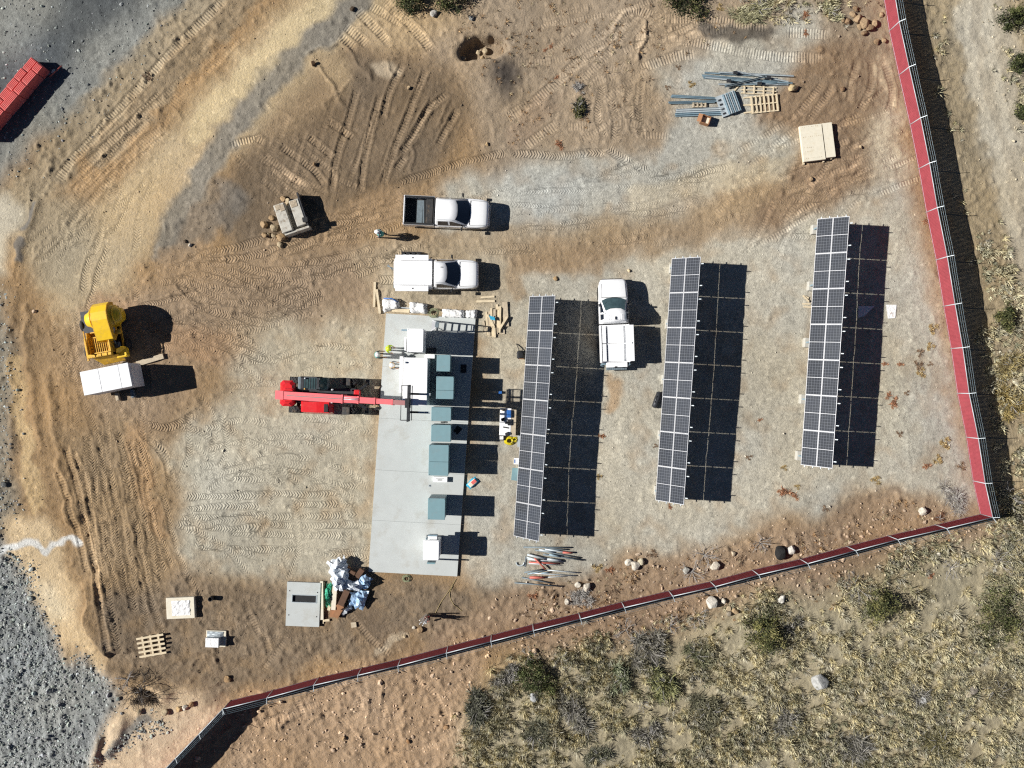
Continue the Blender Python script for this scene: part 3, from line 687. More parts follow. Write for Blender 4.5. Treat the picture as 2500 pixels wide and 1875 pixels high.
# ------------------------------------------------------------------ fences
def fence(name, label, posts, height, arm_out, lean_side=1, twist=0.0, backing=False):
    """posts: ground pixels; the wire arms lean out to the right-hand side of the walk (lean_side=1)"""
    base = [G(*p) for p in posts]
    org = base[0].copy(); root = empty(name, org); tag(root, label, 'fence')
    wires = [MB() for _ in range(3)]; rail = MB(); low = MB(); tip_prev = None
    slat_v, slat_f = [], []
    for i, p in enumerate(base):
        a = base[max(i - 1, 0)]; b = base[min(i + 1, len(base) - 1)]
        t = (b - a); t.z = 0; t.normalize(); out = Vector((t.y, -t.x, 0)) * lean_side
        pm = MB(); pm.tube([p - org + Vector((0, 0, -.3)), p - org + Vector((0, 0, height + .06))], .032, 8); po = pm.build('fence_post', M['galv_light'], root)
        am = MB(); top = p - org + Vector((0, 0, height + .05)); tip = top + out * arm_out + Vector((0, 0, .30))
        am.bar(top, tip, .035, .035); am.build('wire_arm', M['galv_light'], po)
        tips = [top + (tip - top) * k for k in (.38, .68, .97)]
        if tip_prev:
            for w_, q0, q1 in zip(wires, tip_prev, tips):
                mid = (q0 + q1) / 2 - Vector((0, 0, .02)); w_.tube([q0, mid, q1], .0045, 4)
            rail.tube([prev_top, top - Vector((0, 0, .03))], .028, 6)
            low.tube([prev_base + Vector((0, 0, .12)), p - org + Vector((0, 0, .12))], .008, 4)
            d = (p - base[i - 1]); L = Vector((d.x, d.y, 0)).length; n = int(L / .088)
            for k in range(n):
                f0 = (k + .035) / n; f1 = (k + .965) / n
                q0 = base[i - 1] + d * f0 - org; q1 = base[i - 1] + d * f1 - org
                jit = random.uniform(-.003, .003)
                nb = len(slat_v); o2 = out * (.006 + jit)
                tw = out * twist  # turns slats off the sun so the run reads darker
                for q in (q0 + tw, q1 - tw):
                    slat_v += [tuple(q + o2 + Vector((0, 0, .02))), tuple(q + o2 + Vector((0, 0, height - .02))), tuple(q + o2 - out * .005 + Vector((0, 0, .02))), tuple(q + o2 - out * .005 + Vector((0, 0, height - .02)))]
                slat_f += [(nb, nb + 4, nb + 5, nb + 1), (nb + 2, nb + 3, nb + 7, nb + 6), (nb, nb + 1, nb + 3, nb + 2), (nb + 4, nb + 6, nb + 7, nb + 5), (nb + 1, nb + 5, nb + 7, nb + 3)]
        tip_prev = tips; prev_top = top - Vector((0, 0, .03)); prev_base = p - org
    if backing:  # added sheet that stops sun leaking through the slat gaps
        bk_ = MB()
        for b0, b1 in zip(base[:-1], base[1:]):
            d = b1 - b0; d.z = 0; d.normalize(); o_ = Vector((d.y, -d.x, 0)) * lean_side * .03
            bk_.bar(b0 - org + o_ + Vector((0, 0, height * .5)), b1 - org + o_ + Vector((0, 0, height * .5)), .006, height - .06)
        bk_.build('sun_block_sheet', M['slat'], root)
    so = link('slats', np_mesh('slats', slat_v, slat_f), M['slat'], root); so['kind'] = 'stuff'
    for w_ in wires: w_.build('barbed_wire', M['galv'], root)
    rail.build('top_rail', M['galv_light'], root); low.build('tension_wire', M['galv'], root)
    return root
def post_line(pts, n_between=0): return pts
FENCE_S = [(2393, 1255), (2283, 1281), (2168, 1308), (2067.6, 1334), (1952, 1364), (1836, 1391), (1733, 1418.6), (1632.4, 1442), (1517.7, 1469.6), (1413, 1496), (1301, 1523.4), (1200, 1549.5), (1094, 1577), (979, 1607.5), (884, 1629), (779, 1653), (667.5, 1684), (564, 1709.5)]
FENCE_W = [(564, 1709.5), (508, 1768), (452, 1826), (396, 1884), (340, 1942), (284, 2000)]
fence('slatted_fence', 'bright red slatted fence along the dirt road at the right edge, in full sun', [(2118, -220), (2135, -110)] + FENCE_E, 1.64, .30, -1)
fence('slatted_fence', 'long dark maroon slatted fence in shade between the yard and the brush', FENCE_S, 1.62, .30, -1, .0095, True)
fence('slatted_fence', 'short fence run seen edge on at the bottom left, casting a wide black shadow', FENCE_W, 1.72, .30, -1, 0, True)

# ------------------------------------------------------------------ concrete pad and the enclosures on it
PAD_Z = .16
padc = [(942.5, 765), (1161, 777.5), (1116, 1407.5), (899.5, 1396)]
def padpt(u, v, z=0):
    a = Vector(P(*padc[0], PAD_Z)); b = Vector(P(*padc[1], PAD_Z)); c = Vector(P(*padc[2], PAD_Z)); d = Vector(P(*padc[3], PAD_Z))
    p = a.lerp(b, u).lerp(d.lerp(c, u), v); return Vector((p.x, p.y, z))
pad_root = empty('concrete_pad', padpt(.5, .5)); tag(pad_root, kind='structure')
po_ = padpt(.5, .5)
joints = [0, .205, .405, .605, .80, 1.0]
for j in range(5):
    m_ = MB(); g = .00025
    q = [padpt(0, joints[j] + g) - po_, padpt(1, joints[j] + g) - po_, padpt(1, joints[j + 1] - g) - po_, padpt(0, joints[j + 1] - g) - po_]
    m_.prism([(p.x, p.y) for p in q], -.1, PAD_Z); m_.build('slab', M['concrete'], pad_root)
def cab_dims(x0, y0, x1, y1, z):
    a = P3(x0, y0, z); b = P3(x1, y1, z); return (a + b) / 2, abs(b.x - a.x), abs(b.y - a.y)
CAB_TILT = R(-1.2)
def cabinet(x0, y0, x1, y1, top, m, label, cat, group, split=None, name='electrical_cabinet', extras=True):
    c, w, d = cab_dims(x0, y0, x1, y1, top)
    root = empty(name, (c.x, c.y, PAD_Z), CAB_TILT); tag(root, label, cat, group)
    h = top - PAD_Z
    pl = MB(); pl.box(-w / 2 + .03, -d / 2 + .03, 0, w / 2 - .03, d / 2 - .03, .09); pl.build('plinth', M['steel_dark'], root)
    spl = [-d / 2, d / 2] if split is None else [-d / 2, d / 2 - split * d, d / 2]
    for i in range(len(spl) - 1):
        b = MB(); b.box(-w / 2 + .03, spl[i] + .012, .09, w / 2 - .03, spl[i + 1] - .012, h - .05, bev=.01); bo = b.build('housing', m, root)
        t = MB(); t.box(-w / 2, spl[i] + .006, h - .05, w / 2, spl[i + 1] - .006, h, bev=.012); t.build('roof', m, root)
        dr = MB(); dr.box(-w / 2 + .005, spl[i] + .06, .2, -w / 2 + .028, spl[i + 1] - .06, h - .12, bev=.004); do = dr.build('door', m, root)
        hd = MB(); hd.box(-w / 2 - .02, spl[i] + .12, h * .5, -w / 2 + .004, spl[i] + .15, h * .5 + .22); hd.build('handle', M['black'], do)
        lv = MB()
        for k in range(7): lv.bar((w / 2 - .02, spl[i] + .12, .35 + k * .06), (w / 2 - .02, spl[i + 1] - .12, .35 + k * .06), .03, .02)
        lv.build('louvre', m, root)
    if extras:
        for sx in (-1, 1):
            for sy in (-1, 1):
                e = MB(); e.tube([(sx * (w / 2 - .06), sy * (d / 2 - .06), h), (sx * (w / 2 - .06), sy * (d / 2 - .06), h + .03)], .015, 6); e.build('lifting_eye', M['galv'], root)
    return root
gT = 'teal grey switchgear cabinets along the pad'
wA = cabinet(994, 802, 1033.5, 860, 2.55, M['white_metal'], 'smaller white equipment cabinet nearest the ladder at the top of the pad', 'cabinet', 'white cabinets on the pad')
wB = cabinet(984, 873, 1043, 990, 2.6, M['white_metal'], 'largest white equipment cabinet, under the tip of the red boom', 'cabinet', 'white cabinets on the pad')
c1 = cabinet(1066, 866, 1099.3, 907, 2.36, M['teal'], 'topmost small teal cabinet, close behind the largest white cabinet', 'cabinet', gT)
c2 = cabinet(1065, 919, 1107.5, 974.5, 2.36, M['teal'], 'split teal cabinet beside the largest white cabinet, above the boom', 'cabinet', gT, .61)
c3 = cabinet(1053, 994, 1101, 1028, 2.36, M['teal'], 'teal cabinet just below the fork carriage with four stubs at its foot', 'cabinet', gT)
c4 = cabinet(1052.5, 1037, 1100.5, 1078.5, 2.36, M['teal'], 'teal cabinet with a tilted black mat lying in its shadow', 'cabinet', gT)
c5 = cabinet(1046.5, 1086, 1095, 1161.5, 2.36, M['teal'], 'long split teal cabinet above the flat white carton', 'cabinet', gT, .55)
c6 = cabinet(1044.5, 1216.5, 1086.5, 1269, 2.36, M['teal'], 'lone teal cabinet standing apart toward the lower end of the pad', 'cabinet', gT)
# fittings of the white cabinets
def local(root, px, py, z):
    p = P3(px, py, z) - root.location; p.rotate(Matrix.Rotation(-root.rotation_euler.z, 3, 'Z')); return p
m_ = MB(); q = local(wA, 992, 840, 1.6); m_.box(q.x - .05, q.y - .45, .3, q.x + .05, q.y + .45, 2.0, bev=.01); m_.build('side_duct', M['white_metal'], wA)
m_ = MB(); q = local(wA, 986, 806, .9); m_.box(q.x - .15, q.y - .05, .7, q.x + .22, q.y + .05, .85); m_.build('bracket', M['galv'], wA)
m_ = MB(); q = local(wB, 984, 915, 1.3); m_.box(q.x - .10, q.y - 1.2, .12, q.x + .12, q.y + 1.2, 2.3, bev=.01); m_.build('side_duct', M['white_metal'], wB)
m_ = MB(); q = local(wB, 990, 885, 2.6); m_.tube([(q.x, q.y, 2.40), (q.x, q.y, 2.56)], .06, 12); m_.build('vent_stub', M['galv_light'], wB)
m_ = MB(); q = local(wB, 1050, 870, .5); m_.box(q.x - .35, q.y - .14, .05, q.x + .32, q.y + .14, .42, bev=.01); m_.build('cable_box', M['white_metal'], wB)
def slab_thing(name, label, cat, quad, z0, z1, m, group=None, bev=None):
    """box whose top corners sit at these photo pixels"""
    pts = [P3(x, y, z1) for x, y in quad]; c = sum(pts, Vector()) / 4
    mb = MB(); mb.prism([(p.x - c.x, p.y - c.y) for p in pts], 0, z1 - z0)
    o = mb.build(name, m, None, (c.x, c.y, z0)); tag(o, label, cat, group); return o
# generator-like white unit at the south end
cgen, gw, gd = cab_dims(1033, 1319, 1073, 1368.5, 2.3)
gen = empty('generator', (cgen.x, cgen.y, PAD_Z), R(-1)); tag(gen, 'white rounded generator housing at the lower end of the concrete pad', 'generator')
m_ = MB(); m_.box(-gw / 2 + .04, -gd / 2 + .04, .12, gw / 2 - .04, gd / 2 - .04, 2.02, bev=.08); m_.build('housing', M['white_metal'], gen)
m_ = MB(); m_.box(-gw / 2, -gd / 2, 2.02, gw / 2, gd / 2, 2.14, bev=.14); m_.build('roof', M['white_metal'], gen)
m_ = MB(); m_.box(-gw / 2 + .02, -gd / 2 + .02, 0, gw / 2 - .02, gd / 2 - .02, .12); m_.build('base_frame', M['steel_dark'], gen)
m_ = MB(); q = local(gen, 1057, 1312.5, 1.9); m_.box(q.x - .3, q.y - .14, 1.2, q.x + .3, q.y + .16, 1.8, bev=.03); m_.build('intake_box', M['white_metal'], gen)
m_ = MB(); m_.box(q.x - .33, q.y + .10, 1.70, q.x + .28, q.y + .2, 1.86); m_.tube([(q.x - .45, q.y - .1, 1.0), (q.x - .45, q.y - .1, 1.75)], .04, 8); m_.tube([(q.x + .3, q.y + .05, 1.5), (q.x + .6, q.y + .05, 1.5)], .025, 6); m_.build('exhaust_pipe', M['galv'], gen)
m_ = MB(); q = local(gen, 1055, 1370, 1.0); m_.box(q.x - .28, q.y - .06, .3, q.x + .25, q.y + .04, 1.5); m_.build('side_panel', M['teal'], gen)
# small things on the pad
o = slab_thing('carton', 'flat white carton with a printed lid against the long teal cabinet', 'carton', [(1058, 1163.5), (1092, 1165), (1091.5, 1177.5), (1057.5, 1177)], PAD_Z, PAD_Z + .28, M['white_metal'])
m_ = MB(); m_.box(-.18, -.06, .281, .14, .0, .284); m_.box(-.3, .06, .281, .25, .08, .284); m_.build('printed_mark', M['black'], o)
slab_thing('rubber_mat', 'black rectangular mat lying flat in the cabinets shade, upright one', 'mat', [(1125, 890), (1139, 890), (1138.5, 910.5), (1124, 910)], PAD_Z + .004, PAD_Z + .03, M['black'])
slab_thing('rubber_mat', 'tilted black mat lying in the shade beside the teal cabinet', 'mat', [(1117, 1039), (1129, 1047), (1117, 1061), (1106.5, 1052)], PAD_Z + .004, PAD_Z + .03, M['black'])
slab_thing('control_box', 'dark grey box tucked against the shaded side of the smaller white cabinet', 'box', [(1041, 849), (1064, 849), (1064, 862.5), (1041, 862.5)], PAD_Z, PAD_Z + .5, M['steel_dark'])
slab_thing('blue_box', 'small blue box on the gravel in the shadow right of the pad', 'box', [(1217, 955.5), (1225, 955), (1225, 961), (1217, 961.5)], 0.02, .2, M['blue'])
o = empty('conduit_stubs', P3(1080.5, 1033, PAD_Z)); tag(o, 'four black conduit stubs rising from the pad between two teal cabinets', 'conduit')
for dx, dy in ((-.08, .07), (.08, .08), (-.07, -.06), (.08, -.08)):
    m_ = MB(); m_.tube([(dx, dy, 0), (dx, dy, .18)], .045, 8); m_.build('conduit', M['black'], o)
o = empty('step_marker', P3(1048, 1186, PAD_Z)); tag(o, 'tiny steel anchor plate with a dark bolt on the bare pad', 'plate')
m_ = MB(); m_.box(-.05, -.09, 0, .1, .09, .02); m_.build('plate', M['galv_light'], o); m_ = MB(); m_.tube([(0, 0, .02), (0, 0, .08)], .03, 8); m_.build('bolt', M['black'], o)
# stepladder: frame faces the sun so that its shadow shows the rungs
lad = empty('stepladder', P3(1074, 798, PAD_Z), R(-8)); tag(lad, 'open aluminium stepladder standing on the pad beside the smaller white cabinet', 'ladder')
for s_ in (-1, 1):
    m_ = MB(); m_.bar((-.55, s_ * .36, 0), (0, s_ * .17, 2.35), .07, .035); m_.build('front_rail', M['alu'], lad)
    m_ = MB(); m_.bar((.62, s_ * .34, 0), (.03, s_ * .17, 2.3), .05, .03); m_.build('rear_rail', M['alu'], lad)
for k in range(7):
    f = (k + .8) / 7.6; m_ = MB(); m_.box(-.55 + .55 * f - .05, -(.36 - .19 * f), 2.35 * f - .012, -.55 + .55 * f + .05, (.36 - .19 * f), 2.35 * f + .012); m_.build('step', M['alu'], lad)
m_ = MB(); m_.box(-.12, -.2, 2.35, .13, .2, 2.41, bev=.02); m_.build('top_cap', M['galv_dull'], lad)
for f in (.25, .6):
    m_ = MB(); m_.bar((.62 - .59 * f, -.34 + .17 * f, 2.3 * f), (.62 - .59 * f, .34 - .17 * f, 2.3 * f), .03, .03); m_.build('brace', M['alu'], lad)

# ------------------------------------------------------------------ solar tables
def solar_table(label, ext, low_tl, low_bl, high_tr, high_br, z0, z1):
    a = P3(*low_tl, z0); b = P3(*low_bl, z0); c = P3(*high_tr, z1); d = P3(*high_br, z1)
    axis = ((b - a) + (d - c)); axis.z = 0; L = axis.length / 2; axis.normalize()        # runs down the picture
    ctr = (a + b + c + d) / 4; across = Vector((-axis.y, axis.x, 0))
    rise = z1 - z0; wid = ((c + d) / 2 - (a + b) / 2).dot(across); slope = math.hypot(wid, rise)
    root = empty('solar_table', (ctr.x, ctr.y, 0)); tag(root, label, 'solar array', 'solar panel tables in the yard')
    root.rotation_euler = (0, 0, math.atan2(axis.y, axis.x))   # local x runs along the table
    tilt = math.atan2(rise, wid)
    # local frame: x along, y across (towards the high edge), z up
    zc = (z0 + z1) / 2
    n = 7; gap = .016; pl = (L - gap * (n - 1)) / n; ph = (slope - .018) / 2
    F = Matrix.Translation((0, 0, zc)) @ Matrix.Rotation(tilt, 4, 'X')
    gm = MB(); gm.box(-pl / 2 + .03, -ph / 2 + .03, -.03, pl / 2 - .03, ph / 2 - .03, -.004)
    fm = MB()
    for x0, y0, x1, y1 in ((-pl / 2, -ph / 2, pl / 2, -ph / 2 + .027), (-pl / 2, ph / 2 - .027, pl / 2, ph / 2), (-pl / 2, -ph / 2 + .027, -pl / 2 + .027, ph / 2 - .027), (pl / 2 - .027, -ph / 2 + .027, pl / 2, ph / 2 - .027)):
        fm.box(x0, y0, -.035, x1, y1, .004)
    fm.box(-.013, -ph / 2 + .027, -.004, .013, ph / 2 - .027, .001)
    first = None
    for r_ in range(2):
        for i in range(n):
            x = -L / 2 + pl / 2 + i * (pl + gap); y = (-1 if r_ == 0 else 1) * (ph / 2 + .009)
            if first is None:
                go = gm.build('panel', M['cells'], root); fo = fm.build('frame', M['alu'], go); first = go; g_me, f_me = go.data, fo.data
            else:
                go = link('panel', g_me, None, root); fo = link('frame', f_me, None, go)
            go.matrix_local = F @ T((x, y, 0))
    # rails along the table, rafters across it, legs and ballast blocks
    for y in (-ph * .78, -ph * .25, ph * .25, ph * .78):
        m_ = MB(); m_.box(-L / 2 - .12, y - .025, -.09, L / 2 + .12, y + .025, -.037, F); m_.build('purlin', M['galv_light'], root)
    for i in range(n):
        for s_ in (-1, 1):
            x = -L / 2 + pl / 2 + i * (pl + gap) + s_ * pl * .31
            m_ = MB(); m_.box(x - .03, -slope / 2 + .1, -.15, x + .03, slope / 2 + .20, -.092, F); m_.build('rafter', M['galv_light'], root)
    nb = 5
    for i in range(nb):
        x = -L / 2 + .55 + i * (L - 1.1) / (nb - 1)
        m_ = MB(); m_.box(x - .32, -wid / 2 - ext, -.1, x + .32, -wid / 2 + .45, .42, bev=.03); m_.build('ballast_block', M['ballast'], root)
        m_ = MB(); m_.box(x - .32, wid / 2 - .75, -.1, x + .32, wid / 2 - .05, .42, bev=.03); m_.build('ballast_block', M['ballast'], root)
        m_ = MB(); m_.box(x - .05, -wid / 2 + .05, .42, x + .05, -wid / 2 + .15, z0 + .02, bev=0); m_.build('leg', M['galv'], root)
        m_ = MB(); m_.box(x - .05, wid / 2 - .45, .42, x + .05, wid / 2 - .35, z1 - .48, bev=0); m_.build('leg', M['galv'], root)
        m_ = MB(); m_.bar((x + .07, -wid / 2 + .2, z0 - .2), (x + .07, wid / 2 - .4, .6), .05, .05); m_.build('brace', M['galv'], root)
    return root
z0, z1 = 1.22, 2.78
solar_table('left solar table of the three, next to the concrete pad', -.02, (1292.5, 723), (1254.5, 1310), (1356, 722), (1315, 1320), z0, z1)
solar_table('middle solar table of the three, right of the white service truck pointing up', -.04, (1639.5, 630.5), (1601, 1222.5), (1711.5, 627.5), (1668.5, 1231), z0, z1)
solar_table('right solar table of the three, closest to the red fence', .04, (1996, 533), (1955, 1135.5), (2074, 529), (2032, 1143), z0, z1)

# ------------------------------------------------------------------ trucks
def wheel(parent, x, y, r=.4, w=.28):
    side = 1 if y > 0 else -1
    m_ = MB(); Mx = T((x, y, r)); pr = [(r * .62, -w / 2), (r * .9, -w / 2), (r, -w / 2 + .05), (r, w / 2 - .05), (r * .9, w / 2), (r * .62, w / 2)]
    m_.lathe(pr, 20, Mx, 'Y'); o = m_.build('wheel', M['rubber'], parent)
    m_ = MB(); m_.lathe([(.02, side * w * .36), (r * .25, side * w * .40), (r * .58, side * w * .47), (r * .6, side * w * .5), (r * .62, side * w * .45), (r * .62, -side * w * .3)], 16, Mx, 'Y'); m_.build('rim', M['galv_light'], o)
    return o
def truck(label, px, py, heading, kind, quad):
    root = empty('pickup_truck' if kind == 'pickup' else 'service_truck', G(px, py), heading)
    tag(root, label, 'pickup truck' if kind == 'pickup' else 'service truck')
    L = 5.75; xr, xf = -L / 2, L / 2; hw = .985
    cab0 = xr + (2.15 if kind == 'pickup' else 2.75)           # rear of the cab
    hood0 = xf - 1.38                                          # base of the windscreen
    roof0, roof1 = cab0 + .06, hood0 - .86
    body = MB(); body.smooth = True
    st = []
    def ring(x, w, top, crown=.03):
        zb = .42
        return [(x, -w, zb), (x, -w * 1.0, .75), (x, -w * .995, top - .14), (x, -w * .95, top - .03), (x, -w * .80, top), (x, -w * .4, top + crown), (x, 0, top + crown * 1.2), (x, w * .4, top + crown), (x, w * .80, top), (x, w * .95, top - .03), (x, w * .995, top - .14), (x, w, .75), (x, w, zb)]
    for x, w, top in ((cab0, hw, 1.20), (cab0 + .3, hw, 1.20), (hood0 - .5, hw, 1.20), (hood0 - .02, hw, 1.20), (hood0 + .25, hw * .995, 1.20), (xf - .75, hw * .985, 1.19), (xf - .42, hw * .955, 1.17), (xf - .2, hw * .90, 1.14), (xf - .08, hw * .82, 1.08), (xf - .02, hw * .72, .97), (xf, hw * .6, .62)):
        st.append(ring(x, w, top))
    body.loft(st); body.smooth = False
    bo = body.build('body', M['white_paint'], root)
    # greenhouse
    gh = MB(); gh.smooth = True
    zb, zt = 1.19, 1.94; wb, wt = hw * .955, hw * .735
    rows = []
    nlev = 6
    for k in range(nlev + 1):
        f = k / nlev; ff = f if f < .85 else .85 + (f - .85) * .999
        w = wb + (wt - wb) * min(1, f / .9); z = zb + (zt - zb) * (f if f < .9 else .9 + (f - .9))
        xr_ = cab0 + .02 + (roof0 - cab0) * f; xf_ = hood0 + (roof1 - hood0) * min(1, f * 1.0)
        bow = .16 * (1 - .3 * f)
        if k == nlev: w *= .94; xr_ += .05; xf_ -= .06
        r_ = [(xr_, -w * .93, z), (xr_ + .08, -w, z), (xf_ - .30, -w, z), (xf_ - .06, -w * .92, z), (xf_ + bow * .55, -w * .5, z), (xf_ + bow * .8, 0, z), (xf_ + bow * .55, w * .5, z), (xf_ - .06, w * .92, z), (xf_ - .30, w, z), (xr_ + .08, w, z), (xr_, w * .93, z)]
        rows.append(r_)
    top = rows[-1]; rows.append([(x * .6 + (roof0 + roof1) / 2 * .4, y * .6, zt + .035) for x, y, z in top])
    gh.loft(rows); gh.smooth = False; cabo = gh.build('cab', M['white_paint'], root)
    # windscreen and windows lie on the cab faces, a centimetre proud
    def face_pt(k, i, off):
        a = Vector(rows[k][i]); return a + off
    ws = MB(); ks = [.10, .4, .7, .97]
    def wrow(f):
        w = wb + (wt - wb) * min(1, f / .9); z = zb + (zt - zb) * f; xf_ = hood0 + (roof1 - hood0) * f; bow = .16 * (1 - .3 * f)
        return [(xf_ - .08 + .03, -w * .88, z + .012), (xf_ + bow * .55 + .02, -w * .5, z + .012), (xf_ + bow * .8 + .02, 0, z + .012), (xf_ + bow * .55 + .02, w * .5, z + .012), (xf_ - .08 + .03, w * .88, z + .012)]
    rws = [wrow(f) for f in (.04, .35, .65, .90)]
    vs = [p for r_ in rws for p in r_]; fs = [(k * 5 + i, k * 5 + i + 1, (k + 1) * 5 + i + 1, (k + 1) * 5 + i) for k in range(3) for i in range(4)]
    ws.smooth = True; ws.add(vs, fs); ws.build('windscreen', M['glass'] if kind != 'service2' else M['glass_clear'], root)
    wp = MB(); wp.bar((hood0 + .10, -.62, 1.235), (hood0 + .13, .55, 1.25), .03, .02); wp.bar((hood0 + .02, .1, 1.27), (hood0 - .30, .62, 1.50), .02, .02); wp.build('wiper', M['black'], root)
    def sidewin(x0b, x0t, x1b, x1t, name='window'):
        for s_ in (-1, 1):
            def pt(x, f):
                w = (wb + (wt - wb) * min(1, f / .9)) + .009; return (x, s_ * w, zb + (zt - zb) * f + .006)
            q = MB(); q.add([pt(x0b, .1), pt(x1b, .1), pt(x1t, .78), pt(x0t, .78)], [(0, 1, 2, 3)]); q.build(name, M['glass'], root, fix=False)
    mid = (cab0 + hood0) / 2 - (.15 if quad else .6)
    if quad: sidewin(cab0 + .22, cab0 + .25, mid - .05, mid - .07)
    sidewin((mid + .06) if quad else cab0 + .2, (mid + .06) if quad else cab0 + .24, hood0 - .12, roof1 - .18)
    for s_ in (-1, 1):
        cl = MB(); cl.bar((hood0 + .12, s_ * hw * .86, 1.213), (xf - .30, s_ * hw * .80, 1.175), .014, .012); cl.bar((mid, s_ * (hw + .001), 1.15), (mid, s_ * (hw + .001), .6), .012, .014); cl.bar((hood0 - .15, s_ * (hw + .001), 1.15), (hood0 - .15, s_ * (hw + .001), .6), .012, .014); cl.build('panel_gap', M['steel_dark'], bo)
        ra_ = MB(); ra_.bar((roof0 + .1, s_ * wt * .93, zt - .012), (roof1 - .1, s_ * wt * .93, zt - .012), .018, .03); ra_.build('roof_gutter', M['galv_dull'], cabo)
    cl = MB(); cl.bar((hood0 + .10, -hw * .82, 1.225), (hood0 + .13, hw * .82, 1.225), .03, .012); cl.build('cowl', M['black'], bo)
    for s_ in (-1, 1):
        mm = MB(); mm.bar((hood0 - .32, s_ * (hw - .06), 1.22), (hood0 - .38, s_ * (hw + .12), 1.27), .05, .05); mm.box(hood0 - .46, s_ * (hw + .16) - .10, 1.17, hood0 - .34, s_ * (hw + .16) + .12, 1.40, bev=.03); mm.build('mirror', M['black'], root)
        hl = MB(); hl.box(xf - .17, s_ * hw * .70 - .16, .80, xf - .06, s_ * hw * .70 + .16, .955, bev=.03); hl.build('headlight', M['lamp_clear'], root)
        dh = MB(); dh.box(mid - .3, s_ * (hw + .004) - .015, .98, mid - .12, s_ * (hw + .004) + .015, 1.02); dh.build('door_handle', M['black'], bo)
        ar = MB(); ar.prism([(.5 * math.cos(a), .5 * math.sin(a)) for a in [math.pi * k / 10 for k in range(11)]], 0, .03, T((xf - 1.0, s_ * (hw - .0), .42)) @ Matrix.Rotation(math.pi / 2, 4, 'X') @ T((0, 0, -.015))); ar.build('wheel_arch_shade', M['black'], root)  # flat black half disc stands in for shade of the unmodelled wheel recess
        wheel(root, xf - 1.0, s_ * (hw - .13)); wheel(root, xr + 1.15, s_ * (hw - .13))
    fb = MB(); fb.box(xf - .14, -hw * .72, .38, xf + .07, hw * .72, .60, bev=.06); fb.build('front_bumper', M['galv_light'] if kind == 'pickup' else M['black'], root)
    gr = MB(); gr.box(xf - .07, -.5, .62, xf + .02, .5, .84, bev=.02); gr.build('grille', M['black'], root)
    rb = MB(); rb.box(xr - .02, -hw * .9, .42, xr + .15, hw * .9, .58, bev=.03); rb.build('rear_bumper', M['galv'], root)
    ch = MB(); ch.box(xr + .1, -.5, .35, cab0 + .2, .5, .55); ch.build('chassis', M['steel_dark'], root)
    if kind == 'pickup':
        b0, b1 = xr + .02, cab0 - .05; th = .09; zt_ = 1.30
        for s_ in (-1, 1):
            m_ = MB(); m_.box(b0, s_ * (hw - th / 2) - th / 2, .5, b1, s_ * (hw - th / 2) + th / 2, zt_, bev=.02); m_.build('bed_side', M['white_paint'], root)
            m_ = MB(); m_.box(b0 + .05, s_ * (hw - .085) - .075, zt_, b1 - .02, s_ * (hw - .085) + .06, zt_ + .018); m_.build('bed_rail_cap', M['black'], root)
            m_ = MB(); m_.box(b0 - .012, s_ * (hw - .1) - .07, .75, b0 + .03, s_ * (hw - .1) + .07, 1.2); m_.build('tail_light', M['lamp_red'], root)
        m_ = MB(); m_.box(b0, -hw + th + .003, .55, b0 + .07, hw - th - .003, zt_ - .02, bev=.015); m_.box(b0 + .005, -hw + th + .03, zt_ - .018, b0 + .065, hw - th - .03, zt_ - .004); m_.build('tailgate', M['white_paint'], root)
        m_ = MB(); m_.box(b1 - .06, -hw + th + .003, .55, b1, hw - th - .003, zt_ - .01); m_.build('bed_front', M['black'], root)
        m_ = MB(); m_.box(b0 + .075, -hw + th + .003, .70, b1 - .065, hw - th - .003, .74)
        for k in range(13): m_.box(b0 + .09, -hw + .2 + k * .125, .74, b1 - .08, -hw + .25 + k * .125, .752)
        m_.build('bed_liner', M['black'], root)
        m_ = MB(); m_.box(b1 - .56, -hw + .16, .95, b1 - .08, hw - .16, 1.24, bev=.04); m_.build('tool_box', M['rubber'], root)
        m_ = MB(); m_.box(b1 - 1.22, -hw + .22, .753, b1 - .86, hw - .22, .80)
        for k in range(9): m_.box(b1 - 1.22, -hw + .25 + k * .165, .80, b1 - .86, -hw + .33 + k * .165, .815)
        m_.build('load_tray', M['galv_dull'], root)
        m_ = MB(); m_.bar((b1 - .74, -hw + .2, .9), (b1 - .80, hw - .25, .98), .1, .08); m_.build('load_bar', M['galv_dull'], root)
    else:
        b0, b1 = xr + .12, cab0 - .10; zt_ = 1.62 if kind == 'service' else 1.45
        m_ = MB(); m_.box(b0, -hw - .02, .62, b1, hw + .02, zt_ - .35, bev=.02); m_.build('utility_body', M['white_paint'], root)
        if kind == 'service':
            m_ = MB(); m_.box(b0, -.80, zt_ - .35, b1 + .02, .80, zt_, bev=.02); m_.build('bed_cover', M['white_paint'], root)
            for s_ in (-1, 1):
                m_ = MB(); m_.box(b0 + .10, s_ * 1.02 - .19, zt_ - .09, b1 - .22, s_ * 1.02 + .19, zt_ - .06, bev=.008); lo = m_.build('side_lid', M['white_paint'], root)
                m_ = MB(); m_.box(-.05 + (b0 + b1) / 2, s_ * 1.02 - .04, zt_ - .06, .05 + (b0 + b1) / 2, s_ * 1.02 + .03, zt_ - .045); m_.build('latch', M['black'], lo)
                m_ = MB(); m_.bar((b0 + .3, s_ * .9, zt_ - .3), (b0 + .3, s_ * 1.1, zt_ - .09), .02, .02); m_.bar((b1 - .5, s_ * .9, zt_ - .3), (b1 - .5, s_ * 1.1, zt_ - .09), .02, .02); m_.build('lid_stay', M['steel_dark'], root)
